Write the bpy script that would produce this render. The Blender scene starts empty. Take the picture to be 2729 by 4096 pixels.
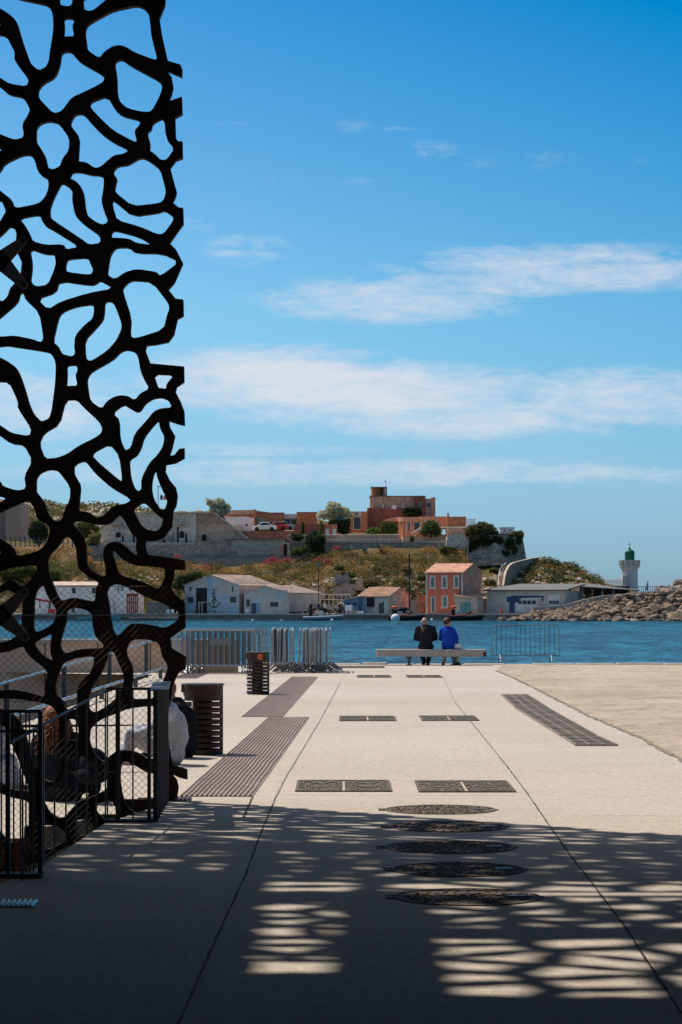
import bpy, bmesh, math, random
import numpy as np
from mathutils import Vector, Matrix
random.seed(7); RNG = np.random.default_rng(7)
S = bpy.context.scene
# ------------------------------------------------------------ camera
F = 10400.0; CX = 1364.5; HY = 2378.0; EYE = 2.0
cd = bpy.data.cameras.new("camera"); cam = bpy.data.objects.new("camera", cd); S.collection.objects.link(cam)
cam.location = (0, 0, EYE); cam.rotation_euler = (math.radians(90), 0, 0)
cd.sensor_fit = 'VERTICAL'; cd.sensor_height = 36; cd.sensor_width = 24
cd.lens = 36 * F / 4096; cd.shift_y = (HY - 2048) / 4096; cd.shift_x = 0
cd.clip_start = 0.5; cd.clip_end = 30000
S.camera = cam
# ------------------------------------------------------------ sun, sky, exposure
SUNV = Vector((-.4300, .3620, .8270)).normalized()
el = math.asin(SUNV.z); az = math.atan2(SUNV.x, SUNV.y)
sd = bpy.data.lights.new("sun", 'SUN'); sd.energy = 4.6; sd.angle = math.radians(.7); sd.color = (1, .93, .82)
so = bpy.data.objects.new("sun", sd); S.collection.objects.link(so)
so.rotation_euler = SUNV.to_track_quat('Z', 'Y').to_euler(); so.location = (-20, 30, 60)
S.view_settings.view_transform = 'Standard'; S.view_settings.look = 'None'; S.view_settings.exposure = 0.0; S.view_settings.gamma = 1

class NT:
    def __init__(s, tree): s.t = tree; s.n = tree.nodes; s.l = tree.links
    def add(s, typ, **kw):
        n = s.n.new(typ); ins = kw.pop('ins', {})
        for k, v in kw.items(): setattr(n, k, v)
        for k, v in ins.items(): s.set(n, k, v)
        return n
    def set(s, n, k, v):
        i = n.inputs[k]
        if isinstance(v, bpy.types.NodeSocket): s.l.new(v, i)
        elif isinstance(v, bpy.types.Node): s.l.new(v.outputs[0], i)
        else: i.default_value = v
    def math(s, op, a, b=None, c=None, clamp=False):
        n = s.add('ShaderNodeMath', operation=op, use_clamp=clamp); s.set(n, 0, a)
        if b is not None: s.set(n, 1, b)
        if c is not None: s.set(n, 2, c)
        return n.outputs[0]
    def vmath(s, op, a, b=None):
        n = s.add('ShaderNodeVectorMath', operation=op); s.set(n, 0, a)
        if b is not None: s.set(n, 1, b)
        return n
    def mix(s, f, a, b, blend='MIX'):
        n = s.add('ShaderNodeMix', data_type='RGBA', blend_type=blend)
        s.set(n, 0, f); s.set(n, 6, a); s.set(n, 7, b); return n.outputs[2]
    def ramp(s, f, a, b, smooth=False):
        n = s.add('ShaderNodeMapRange', interpolation_type='SMOOTHSTEP' if smooth else 'LINEAR')
        s.set(n, 0, f); s.set(n, 1, a); s.set(n, 2, b); return n.outputs[0]
    def noise(s, v, scale, detail=4, rough=.55, dist=0):
        n = s.add('ShaderNodeTexNoise'); s.set(n, 'Vector', v); s.set(n, 'Scale', scale); s.set(n, 'Detail', detail)
        s.set(n, 'Roughness', rough); s.set(n, 'Distortion', dist); return n.outputs[0]

W = bpy.data.worlds.new("World"); S.world = W; W.use_nodes = True
w = NT(W.node_tree); w.n.clear()
sky = w.add('ShaderNodeTexSky', sky_type='NISHITA', sun_disc=False, sun_elevation=el, sun_rotation=az, altitude=0, air_density=1.0, dust_density=.4, ozone_density=2.5)
tc = w.add('ShaderNodeTexCoord'); sep = w.add('ShaderNodeSeparateXYZ'); w.set(sep, 0, tc.outputs['Generated'])
yy = w.math('MAXIMUM', sep.outputs[1], .08)
px = w.math('MULTIPLY_ADD', w.math('DIVIDE', sep.outputs[0], yy), 10.4, 1.3645)
py = w.math('MULTIPLY_ADD', w.math('DIVIDE', sep.outputs[2], yy), -10.4, 2.378)
P2 = w.add('ShaderNodeCombineXYZ', ins={0: px, 1: py}).outputs[0]
# clear-sky colour: deeper blue with elevation in view, deeper to the right (away from the sun)
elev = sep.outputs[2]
lowc = (.40, .68, 1.18, 1); midc = (.55, .92, 1.12, 1); hic = (.0, .57, .93, 1); upc = (1.42, 1.20, 1.0, 1)  # upc: dome above the view, warmed and brightened to light the far facades
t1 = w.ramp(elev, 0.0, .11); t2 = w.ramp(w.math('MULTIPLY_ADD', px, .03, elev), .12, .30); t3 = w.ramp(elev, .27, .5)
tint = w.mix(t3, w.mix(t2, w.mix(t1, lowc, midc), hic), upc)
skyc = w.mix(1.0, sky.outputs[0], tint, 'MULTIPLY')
sv = w.vmath('MULTIPLY', P2, (1.0, 3.2, 1)).outputs[0]
n1 = w.noise(sv, 2.6, 9, .62, .55)
sv2 = w.vmath('MULTIPLY', P2, (1.0, 6.5, 1)).outputs[0]
n2 = w.noise(sv2, 2.0, 8, .66, .3)
EL = [(1.56,1.20,.60,.105,1),(2.30,1.07,.85,.11,.95),(1.92,1.13,.5,.08,.9),(1.10,1.52,.62,.155,1.5),(1.45,1.57,.75,.15,1.45),(1.75,1.66,.75,.11,1.1),(2.35,1.60,.85,.15,.85),(.15,1.62,.55,.17,.8),
      (1.5,1.89,1.7,.07,.72),(.9,1.80,.9,.035,.45),(1.42,.505,.14,.035,.22),(1.73,.60,.13,.06,.32),(1.93,.625,.18,.06,.18),(2.19,.645,.20,.055,.18),
      (1.46,.73,.14,.03,.22),(.99,1.0,.22,.08,.45),(.72,.9,.2,.05,.3),(2.56,.65,.14,.03,.2),(1.12,.72,.14,.025,.15),(1.6,.515,.1,.015,.4),(.93,.495,.14,.015,.3),(2.45,1.72,.3,.03,.4)]
acc = None
for (a, b, rx, ry, k) in EL:
    d = w.vmath('SUBTRACT', P2, (a, b, 0)).outputs[0]
    d = w.vmath('MULTIPLY', d, (1/rx, 1/ry, 0)).outputs[0]
    L = w.vmath('LENGTH', d).outputs['Value']
    m = w.math('MULTIPLY', w.ramp(L, 1.25, .25, True), k)
    acc = m if acc is None else w.math('MAXIMUM', acc, m)
nn = w.math('ADD', w.math('MULTIPLY', n1, .6), w.math('MULTIPLY', n2, .4))
dens = w.math('ADD', w.math('MULTIPLY', acc, 1.0), w.math('MULTIPLY', w.math('SUBTRACT', nn, .5), 3.6))
n3 = w.noise(sv, 9.0, 7, .7, .8)
dens = w.math('ADD', dens, w.math('MULTIPLY', w.math('SUBTRACT', n3, .5), 1.5))
dens = w.math('MULTIPLY', w.ramp(dens, .1, 1.6, False), w.ramp(acc, 0, .45, True))
dens = w.math('MULTIPLY', dens, .95)
cloudc = (6.6, 7.0, 7.8, 1)
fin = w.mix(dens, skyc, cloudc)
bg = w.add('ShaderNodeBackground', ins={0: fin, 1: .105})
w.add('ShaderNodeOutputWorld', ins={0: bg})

# ------------------------------------------------------------ helpers
COL = S.collection
def P(px, py, D): return Vector(((px-CX)/F*D, D, EYE + (HY-py)/F*D))
def G(px, py, z=0.0):
    D = (EYE - z)*F/(py-HY); return Vector(((px-CX)/F*D, D, z))
def gx(px, D): return (px-CX)/F*D
def gz(py, D): return EYE + (HY-py)/F*D

def tag(o, label=None, cat=None, group=None, kind=None):
    if label: o['label'] = label
    if cat: o['category'] = cat
    if group: o['group'] = group
    if kind: o['kind'] = kind
    return o
def thing(name, label, cat, loc=(0, 0, 0), group=None):
    o = bpy.data.objects.new(name, None); COL.objects.link(o); o.location = loc; o.empty_display_size = .2
    return tag(o, label, cat, group)
def wloc(o):
    v = Vector((0, 0, 0))
    while o is not None: v = v + Vector(o.location); o = o.parent
    return v
def link_mesh(name, me, mat, parent=None, smooth=False):
    me.name = name
    o = bpy.data.objects.new(name, me); COL.objects.link(o)
    if mat is not None and not me.materials: me.materials.append(mat)
    if parent is not None:
        me.transform(Matrix.Translation(-wloc(parent))); o.parent = parent
    if smooth: me.polygons.foreach_set('use_smooth', [True]*len(me.polygons))
    return o
class MB:
    def __init__(s): s.v = []; s.f = []
    def add(s, vs, fs):
        b = len(s.v); s.v += [tuple(v) for v in vs]; s.f += [tuple(i+b for i in f) for f in fs]; return s
    def box(s, x0, x1, y0, y1, z0, z1):
        return s.hexa([(x0,y0,z0),(x1,y0,z0),(x1,y1,z0),(x0,y1,z0),(x0,y0,z1),(x1,y0,z1),(x1,y1,z1),(x0,y1,z1)])
    def hexa(s, p): return s.add(p, [(3,2,1,0),(4,5,6,7),(0,1,5,4),(1,2,6,5),(2,3,7,6),(3,0,4,7)])
    def extr(s, poly, vec):
        n = len(poly); vec = Vector(vec); a = [Vector(p) for p in poly]
        return s.add(a + [p+vec for p in a], [tuple(range(n))[::-1], tuple(range(n, 2*n))] + [(i, (i+1) % n, n+(i+1) % n, n+i) for i in range(n)])
    def tube(s, p0, p1, r, r1=None, n=6, cap=True):
        p0, p1 = Vector(p0), Vector(p1); r1 = r if r1 is None else r1
        d = (p1-p0).normalized(); a = d.cross(Vector((0, 0, 1)) if abs(d.z) < .9 else Vector((1, 0, 0))).normalized(); b = d.cross(a)
        vs = []
        for q, rr in ((p0, r), (p1, r1)):
            for i in range(n):
                t = 2*math.pi*i/n; vs.append(q + (a*math.cos(t) + b*math.sin(t))*rr)
        fs = [(i, (i+1) % n, n+(i+1) % n, n+i) for i in range(n)]
        if cap: fs += [tuple(range(n))[::-1], tuple(range(n, 2*n))]
        return s.add(vs, fs)
    def path(s, pts, r, n=6):
        for a, b in zip(pts[:-1], pts[1:]): s.tube(a, b, r, n=n)
        return s
    def lathe(s, prof, c=(0, 0, 0), n=20, ang=(0, 2*math.pi), sx=1, sy=1):
        full = abs(ang[1]-ang[0]-2*math.pi) < 1e-6; m = n if full else n+1
        vs = []
        for (r, z) in prof:
            for i in range(m):
                t = ang[0] + (ang[1]-ang[0])*i/n
                vs.append((c[0]+r*math.cos(t)*sx, c[1]+r*math.sin(t)*sy, c[2]+z))
        fs = []
        for k in range(len(prof)-1):
            for i in range(n if full else n):
                j = (i+1) % m
                if not full and i == n: continue
                fs.append((k*m+i, k*m+j, (k+1)*m+j, (k+1)*m+i))
        return s.add(vs, fs)
    def sphere(s, c, rx, ry, rz, n=12, m=8):
        prof = [(math.sin(math.pi*k/m), -math.cos(math.pi*k/m)) for k in range(m+1)]
        b = len(s.v); s.lathe([(max(r, 1e-4), z) for r, z in prof], (0, 0, 0), n)
        for i in range(b, len(s.v)):
            v = s.v[i]; s.v[i] = (c[0]+v[0]*rx, c[1]+v[1]*ry, c[2]+v[2]*rz)
        return s
    def mesh(s, name):
        me = bpy.data.meshes.new(name); me.from_pydata(s.v, [], s.f); me.update()
        return me
    def build(s, name, mat, parent=None, smooth=False, fixn=True, bevel=0):
        me = s.mesh(name)
        if fixn or bevel:
            bm = bmesh.new(); bm.from_mesh(me)
            if fixn: bmesh.ops.recalc_face_normals(bm, faces=bm.faces)
            if bevel: bmesh.ops.bevel(bm, geom=[e for e in bm.edges if len(e.link_faces) == 2 and e.calc_face_angle(0) > .6], offset=bevel, segments=1, affect='EDGES')
            bm.to_mesh(me); bm.free()
        return link_mesh(name, me, mat, parent, smooth)
def chaikin(p, r=.22, it=1, closed=True):
    for _ in range(it):
        q = []
        for i in range(len(p)):
            a, b = p[i], p[(i+1) % len(p)]
            if not closed and i == len(p)-1: break
            q.append((a[0]+(b[0]-a[0])*r, a[1]+(b[1]-a[1])*r)); q.append((a[0]+(b[0]-a[0])*(1-r), a[1]+(b[1]-a[1])*(1-r)))
        p = q
    return p

# ------------------------------------------------------------ materials
def M(name, col, rough=.8, var=.22, scale=2.0, col2=None, mixs=.6, bump=0.0, bscale=30, metal=0, spec=.35, detail=5, speck=0, speckscale=120, lo=.42, hi=.62):
    m = bpy.data.materials.new(name); m.use_nodes = True; t = NT(m.node_tree); t.n.clear()
    g = t.add('ShaderNodeNewGeometry').outputs['Position']
    c4 = (*col, 1); n = t.noise(g, scale, detail)
    f = t.ramp(n, lo, hi)
    dark = tuple(c*(1-var) for c in col) + (1,); lite = tuple(min(1, c*(1+var*.7)) for c in col) + (1,)
    c = t.mix(t.ramp(t.noise(g, scale*3.7, 4), .3, .7), dark, lite)
    if col2: c = t.mix(t.math('MULTIPLY', f, mixs), c, (*col2, 1))
    if speck:
        sp = t.ramp(t.noise(g, speckscale, 2), .35, .65)
        c = t.mix(speck, c, t.mix(sp, (col[0]*.35, col[1]*.35, col[2]*.35, 1), (min(1, col[0]*1.5), min(1, col[1]*1.5), min(1, col[2]*1.5), 1)))
    b = t.add('ShaderNodeBsdfPrincipled', ins={'Base Color': c, 'Roughness': rough, 'Metallic': metal, 'Specular IOR Level': spec})
    if bump:
        bn = t.add('ShaderNodeBump', ins={'Height': t.noise(g, bscale, 4), 'Strength': bump, 'Distance': .02}); t.l.new(bn.outputs[0], b.inputs['Normal'])
    t.add('ShaderNodeOutputMaterial', ins={0: b})
    return m
def stone(name, c1, c2, mortar, w_=.5, h_=.25, blotch=(.1, .09, .08), bl=.45, bs=.25, msize=.03):
    m = bpy.data.materials.new(name); m.use_nodes = True; t = NT(m.node_tree); t.n.clear()
    g = t.add('ShaderNodeNewGeometry').outputs['Position']; s3 = t.add('ShaderNodeSeparateXYZ', ins={0: g})
    u = t.math('ADD', s3.outputs[0], t.math('MULTIPLY', s3.outputs[1], .7))
    v = t.add('ShaderNodeCombineXYZ', ins={0: u, 1: s3.outputs[2]}).outputs[0]
    wob = t.add('ShaderNodeVectorMath', operation='ADD', ins={0: v, 1: t.vmath('MULTIPLY', t.add('ShaderNodeTexNoise', ins={'Vector': g, 'Scale': .9, 'Detail': 4}).outputs[1], (.9, .5, 0)).outputs[0]}).outputs[0]
    br = t.add('ShaderNodeTexBrick', ins={'Vector': wob, 'Color1': (*c1, 1), 'Color2': (*c2, 1), 'Mortar': (*mortar, 1), 'Scale': 1, 'Mortar Size': msize, 'Brick Width': w_, 'Row Height': h_})
    n = t.ramp(t.noise(g, bs, 6, .6), .45, .66)
    c = t.mix(t.math('MULTIPLY', n, bl), br.outputs[0], (*blotch, 1))
    n2 = t.ramp(t.noise(g, 2.2, 5, .7), .3, .75)
    c = t.mix(.5, c, t.mix(n2, (.0, .0, .0, 1), (1, 1, 1, 1)), 'OVERLAY')
    b = t.add('ShaderNodeBsdfPrincipled', ins={'Base Color': c, 'Roughness': .9, 'Specular IOR Level': .2})
    bn = t.add('ShaderNodeBump', ins={'Height': br.outputs[1], 'Strength': .3, 'Distance': -.03}); t.l.new(bn.outputs[0], b.inputs['Normal'])
    t.add('ShaderNodeOutputMaterial', ins={0: b}); return m
def leafmat(name, a, b_, c_, sc=.8):
    m = bpy.data.materials.new(name); m.use_nodes = True; t = NT(m.node_tree); t.n.clear()
    g = t.add('ShaderNodeNewGeometry'); pos = g.outputs['Position']
    c = t.mix(t.ramp(t.noise(pos, sc, 4), .38, .62), (*a, 1), (*b_, 1))
    c = t.mix(t.ramp(t.noise(pos, sc*7, 3), .45, .7), c, (*c_, 1))
    d = t.add('ShaderNodeBsdfDiffuse', ins={0: c}); tr = t.add('ShaderNodeBsdfTranslucent', ins={0: c})
    mx = t.add('ShaderNodeMixShader', ins={0: .38}); t.l.new(d.outputs[0], mx.inputs[1]); t.l.new(tr.outputs[0], mx.inputs[2])
    t.add('ShaderNodeOutputMaterial', ins={0: mx}); return m

m_black = M('dark_fibre_concrete', (.050, .041, .036), .9, .4, 5, (.08, .062, .052), .6, .25, 60, spec=.12)
def pave_mat():
    m = bpy.data.materials.new('pale_aggregate_concrete'); m.use_nodes = True; t = NT(m.node_tree); t.n.clear()
    g = t.add('ShaderNodeNewGeometry').outputs['Position']
    a = t.ramp(t.noise(g, .16, 5, .6), .35, .65); b = t.ramp(t.noise(g, .9, 7, .7, .5), .52, .70); f = t.noise(g, 48, 3, .8); k = t.noise(g, 150, 2, .8); s = t.ramp(t.noise(t.vmath('MULTIPLY', g, (1.6, .5, 1)).outputs[0], 2.2, 6, .7), .64, .72)
    c = t.mix(a, (.58, .50, .43, 1), (.50, .43, .36, 1)); c = t.mix(t.math('MULTIPLY', b, .30), c, (.37, .305, .245, 1)); c = t.mix(t.math('MULTIPLY', s, .22), c, (.26, .21, .165, 1))
    q = t.noise(g, 3.2, 6, .75); h = t.noise(t.vmath('MULTIPLY', g, (1, .45, 1)).outputs[0], 13, 4, .8)
    c = t.mix(t.math('MULTIPLY', t.ramp(q, .54, .68), .28), c, (.34, .28, .22, 1)); c = t.mix(t.math('MULTIPLY', t.ramp(h, .52, .66), .38), c, (.30, .245, .20, 1)); c = t.mix(t.math('MULTIPLY', t.ramp(h, .46, .34), .35), c, (.85, .76, .66, 1))
    c = t.mix(t.math('MULTIPLY', t.ramp(f, .48, .34), .6), c, (.20, .165, .135, 1)); c = t.mix(t.math('MULTIPLY', t.ramp(f, .54, .70), .55), c, (.82, .74, .64, 1)); c = t.mix(t.math('MULTIPLY', t.ramp(k, .5, .34), .5), c, (.22, .18, .15, 1))
    b_ = t.add('ShaderNodeBsdfPrincipled', ins={'Base Color': c, 'Roughness': .93, 'Specular IOR Level': .08})
    t.add('ShaderNodeOutputMaterial', ins={0: b_}); return m
m_pave = pave_mat()
def rough_mat():
    m = bpy.data.materials.new('rough_tan_quay_surface'); m.use_nodes = True; t = NT(m.node_tree); t.n.clear()
    g = t.add('ShaderNodeNewGeometry').outputs['Position']
    r = t.add('ShaderNodeVectorRotate', ins={'Vector': g, 'Angle': .5}).outputs[0]
    st = t.noise(t.vmath('MULTIPLY', r, (1.6, .6, 1)).outputs[0], 1.1, 7, .75, 1.2); bl = t.noise(g, .22, 5, .6); sp = t.noise(g, 6, 5, .7)
    c = t.mix(t.ramp(bl, .38, .64), (.53, .425, .335, 1), (.41, .325, .25, 1)); c = t.mix(t.math('MULTIPLY', t.ramp(st, .47, .62), .48), c, (.22, .16, .115, 1))
    c = t.mix(t.math('MULTIPLY', t.ramp(sp, .52, .66), .6), c, (.16, .12, .09, 1)); c = t.mix(t.math('MULTIPLY', t.ramp(sp, .45, .25), .35), c, (.62, .50, .38, 1))
    b = t.add('ShaderNodeBsdfPrincipled', ins={'Base Color': c, 'Roughness': .95, 'Specular IOR Level': .1})
    bn = t.add('ShaderNodeBump', ins={'Height': t.math('ADD', st, sp), 'Strength': .8, 'Distance': .03}); t.l.new(bn.outputs[0], b.inputs['Normal'])
    t.add('ShaderNodeOutputMaterial', ins={0: b}); return m
m_rough = rough_mat()
m_joint = M('joint_dirt', (.06, .05, .04), 1, .5, 3)
m_crack = M('filled_crack', (.25, .2, .16), 1, .3, 3)
m_iron = M('worn_cast_iron', (.12, .10, .082), .8, .5, 30, (.30, .235, .175), .6, .6, 45, spec=.15)
m_grate = M('ribbed_bronze_grating', (.36, .28, .245), .75, .3, 6, (.22, .16, .135), .6, .2, 40, spec=.2)
m_grate2 = M('dark_steel_grating', (.12, .10, .088), .75, .4, 6, (.22, .18, .15), .5, .2, 40, spec=.2)
m_steel = M('galvanised_steel', (.43, .43, .42), .38, .18, 8, (.33, .36, .38), .5, metal=.55, spec=.5)
m_steeld = M('dark_galvanised_steel', (.20, .22, .24), .45, .35, 8, metal=.5)
m_fence = M('charcoal_painted_metal', (.085, .095, .102), .6, .3, 8)
m_wire = M('rusty_fence_wire', (.10, .065, .05), .7, .4, 9, metal=.2)
m_bracket = M('weathered_steel_bracket', (.30, .33, .38), .5, .3, 9, (.25, .2, .16), .6, metal=.4)
m_bolt = M('dark_bolt', (.04, .035, .03), .5)
m_cor = M('rusty_brown_steel', (.045, .033, .029), .6, .45, 5, (.11, .05, .032), .55, .2, 30, metal=.3)
m_liner = M('black_liner', (.012, .012, .012), .6)
m_bench = M('grey_concrete_bench', (.40, .36, .32), .85, .2, 2.5, (.30, .25, .21), .5, .2, 40, speck=.3, speckscale=40)
m_pink = M('warm_beige_quay_wall', (.90, .57, .39), .9, .2, 1.0, (.72, .42, .27), .6, .2, 20, speck=.2, speckscale=30)
m_cap = M('pale_wall_coping', (.55, .48, .41), .85, .15, 2)
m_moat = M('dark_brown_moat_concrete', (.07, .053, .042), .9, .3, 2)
m_stonecap = M('pale_quay_stone', (.47, .41, .35), .9, .2, 2.5, bump=.3)
# ------------------------------------------------------------ near ground
def struct(name, mb, mat, **k): return tag(mb.build(name, mat, **k), kind='structure')
def sheet(name, pts, mat):
    mb = MB(); mb.add(pts, [tuple(range(len(pts)))]); o = mb.build(name, mat, fixn=False)
    if o.data.polygons[0].normal.z < 0: o.data.flip_normals()
    return tag(o, kind='structure')
ZQ = 74.6      # quay edge distance
# pavement edge along the moat (from the photo), then the back of the moat
edge = [G(704, 3192), G(640, 3222), G(422, 3292), G(170, 3462), G(-150, 3600)]
pl = [(p.x, p.y, 0) for p in edge]
pv = pl + [(-6, 15.5, 0), (-30, 15.5, 0), (-30, -20, 0), (40, -20, 0), (40, 15, 0)]
# boundary between smooth slabs and rough quay
bd = [G(2729+900, 3560), G(2729, 3043), G(2560, 2951), G(2350, 2862), G(2180, 2774), G(2050, 2710), G(1986, 2684)]
def V0(v, z=0): return (v.x, v.y, z)
pave = pl + [(-5, 16.2, 0), (-30, 16.2, 0), (-30, -20, 0), (40, -20, 0), (40, 8, 0)] + [V0(b) for b in bd] + [(4.6, ZQ-.5, 0), (-3.0, ZQ-.5, 0), (-3.0, 67.1, 0), (-9.2, 67.1, 0), G(669-40, 2690, 0)[:]]
# left edge of upright ground beside the sunken ramp, then back to the moat
ramp = [G(610, 2700), G(330, 2810), G(60, 2905)]
pave = pave[:-1] + [V0(r) for r in ramp] + [(-4.97, 40, 0), (-2.35, 40, 0), (-2.35, 28.5, 0), (gx(482, 25.6), 25.6, 0), (gx(704, 25.6), 25.6, 0)]
me = bpy.data.meshes.new('pavement'); bm = bmesh.new()
vs = [bm.verts.new(p) for p in pave]; es = [bm.edges.new((vs[i], vs[(i+1) % len(vs)])) for i in range(len(vs))]
bmesh.ops.triangle_fill(bm, use_beauty=True, edges=es)
for f_ in bm.faces:
    if f_.normal.z < 0: f_.normal_flip()
bm.to_mesh(me); bm.free()
tag(link_mesh('pavement', me, m_pave), kind='structure')
sheet('rough_quay', [V0(b, .004) for b in bd] + [(4.6, ZQ-.5, .004), (60, ZQ-.5, .004), (60, 12, .004)], m_rough)
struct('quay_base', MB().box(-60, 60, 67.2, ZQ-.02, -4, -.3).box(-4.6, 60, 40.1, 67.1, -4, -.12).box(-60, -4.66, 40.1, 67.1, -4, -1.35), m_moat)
# quay edge coping stones
mb = MB(); x = -6.0
while x < 40:
    L = random.uniform(.7, 1.5); h = random.uniform(.0, .05)
    mb.box(x+.02, x+L-.02, ZQ-.5, ZQ+random.uniform(-.02, .05), -.35, h+.01); x += L
struct('quay_coping', mb, m_stonecap, bevel=.02)
# lower terrace behind the screen, rises to the quay level
zl = -.40
def GL(px, py): return G(px, py, zl)
tf = [GL(480, 3247), GL(380, 3247), GL(379, 3268), GL(250, 3300), GL(180, 3305), GL(97, 3308), GL(96, 3352), GL(-400, 3370)]
mb = MB(); n = len(tf)
back = [(-2.34, 40, -.006), (-2.34, 28.4, zl)]
pts = [V0(p, zl) for p in tf] + [(-9, 28.4, zl), (-2.34, 28.4, zl)]
mb.add(pts, [tuple(range(len(pts)))]); mb.add([(-9, 28.4, zl), (-2.34, 28.4, zl), (-2.34, 40, -.006), (-9, 40, -.006)], [(0, 1, 2, 3)])
for a, b in zip(tf[:-1], tf[1:]): mb.add([V0(a, zl), V0(b, zl), V0(b, -1.6), V0(a, -1.6)], [(0, 1, 2, 3)])
mb.add([V0(tf[0], zl), (-2.34, tf[0].y, zl), (-2.34, tf[0].y, -1.6), V0(tf[0], -1.6)], [(0, 1, 2, 3)])
o = struct('lower_terrace', mb, m_pave)
# terrace front face at 25.6, moat floor and moat wall
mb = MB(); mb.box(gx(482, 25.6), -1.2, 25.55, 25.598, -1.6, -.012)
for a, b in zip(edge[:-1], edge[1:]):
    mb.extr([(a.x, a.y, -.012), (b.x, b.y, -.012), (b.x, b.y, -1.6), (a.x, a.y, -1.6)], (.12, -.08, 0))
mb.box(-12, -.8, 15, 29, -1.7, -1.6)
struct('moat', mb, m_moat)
# joints
def strip(pts, wd, name, mat, z=.004, wig=.0025):
    q = []
    for a, b in zip(pts[:-1], pts[1:]):
        a, b = Vector(a), Vector(b); k = max(2, int((b-a).length/.25))
        q += [a.lerp(b, i/k) for i in range(k)]
    q.append(Vector(pts[-1])); L = []; R = []
    d = (Vector(pts[-1])-Vector(pts[0])).normalized(); nrm = Vector((d.y, -d.x, 0))
    for p in q:
        o_ = random.uniform(-wig, wig); ww = wd*random.uniform(.6, 1.3)/2
        L.append((p.x+nrm.x*(o_-ww), p.y+nrm.y*(o_-ww), z)); R.append((p.x+nrm.x*(o_+ww), p.y+nrm.y*(o_+ww), z))
    m_ = MB(); k = len(L); m_.add(L+R, [(i, i+1, k+i+1, k+i) for i in range(k-1)])
    o = m_.build(name, mat, fixn=False)
    if o.data.polygons[0].normal.z < 0: o.data.flip_normals()
    return tag(o, kind='structure')
strip([G(690, 4150), G(870, 3744), G(975, 3518), G(1053, 3309), G(1105, 3187)], .012, 'paving_joint', m_joint)
strip([G(1105, 3187), G(1149, 3100), G(1281, 2882), G(1361, 2731)], .018, 'paving_joint', m_crack)
strip([G(2780, 4110), G(2715, 4040), G(2489, 3692), G(2262, 3396), G(2192, 3295), G(2117, 3184), G(2026, 3063)], .014, 'paving_joint', m_joint)
strip([G(2026, 3063), G(1880, 2882), G(1822, 2811)], .022, 'paving_joint', m_crack)
strip([G(1822, 2811), G(1769, 2700)], .012, 'paving_joint', m_crack, wig=.002)
strip([G(975, 3270), G(1010, 3188)], .02, 'paving_joint', m_joint)
for (x0, x1, y, mt, wd) in [(1281, 1822, 2812, m_crack, .03), (-600, 2790, 3958, m_crack, .004), (1110, 2070, 3180, m_crack, .012), (2150, 2729, 3262, m_crack, .01),
                            (1240, 1900, 2867, m_crack, .02), (620, 1000, 2850, m_crack, .02), (-600, 870, 3640, m_crack, .004), (880, 1500, 2705, m_crack, .03)]:
    strip([G(x0, y), G(x1, y+(x1-x0)*.004)], wd, 'paving_joint', mt, wig=.003)
# rubble lip of the rough quay surface
mb = MB()
strip([V0(b) for b in bd], .07, 'surface_edge', m_crack, z=.009, wig=.03)

# ------------------------------------------------------------ covers and gratings
def rect_cover(c4, label):
    a, b, c, d = [G(*p) for p in c4]            # near-left, near-right, far-right, far-left
    cen = (a+b+c+d)/4; w2 = ((b-a).length+(c-d).length)/4; h2 = ((d-a).length+(c-b).length)/4
    t = thing('drain_cover', label, 'drain cover', (cen.x, cen.y, 0), 'rectangular iron covers set in the pavement')
    m_ = MB(); f = .035
    for (x0, x1, y0, y1) in ((-w2, w2, -h2, -h2+f), (-w2, w2, h2-f, h2), (-w2, -w2+f, -h2+f, h2-f), (w2-f, w2, -h2+f, h2-f)):
        m_.box(cen.x+x0, cen.x+x1, cen.y+y0, cen.y+y1, .003, .014)
    m_.build('frame', m_iron, t)
    for sx in (-1, 1):
        pm = MB(); cx = cen.x + sx*w2/2; ww = w2/2-.014; hh = h2-.03
        pm.box(cx-ww, cx+ww, cen.y-hh, cen.y+hh, .002, .006)
        nx, ny = 13, 8
        for i in range(nx):
            for j in range(ny):
                if (3 <= i <= nx-4) and j in (2, 5):
                    continue
                if random.random() < .12: continue
                X = cx-ww+(i+.5)*2*ww/nx; Y = cen.y-hh+(j+.5)*2*hh/ny; r = random.uniform(.5, .85)
                pm.box(X-ww/nx*r, X+ww/nx*r, Y-hh/ny*r, Y+hh/ny*r, .006, .016)
        pm.build('plate', m_iron, t)
        for j in (-.35, .35): MB().box(cx-ww*.42, cx+ww*.42, cen.y+j*hh-.02, cen.y+j*hh+.02, .006, .017).build('lifting_bar', m_steel, t)
rect_cover([(1176, 3168), (1566, 3168), (1560, 3124), (1195, 3124)], 'nearest left rectangular iron cover, in the row closest to the round lids')
rect_cover([(1670, 3170), (2064, 3170), (2030, 3126), (1662, 3126)], 'nearest right rectangular iron cover, in the row closest to the round lids')
rect_cover([(1352, 2885), (1586, 2885), (1580, 2866), (1362, 2866)], 'left rectangular iron cover of the middle row, crossing the pale slabs')
rect_cover([(1684, 2884), (1918, 2884), (1900, 2865), (1680, 2865)], 'right rectangular iron cover of the middle row, beside the ribbed dark grating')
rect_cover([(1426, 2711), (1566, 2711), (1562, 2702), (1430, 2702)], 'small far left rectangular cover in the row nearest the bench')
rect_cover([(1628, 2711), (1768, 2711), (1762, 2702), (1624, 2702)], 'small far right rectangular cover in the row nearest the bench')
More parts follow.
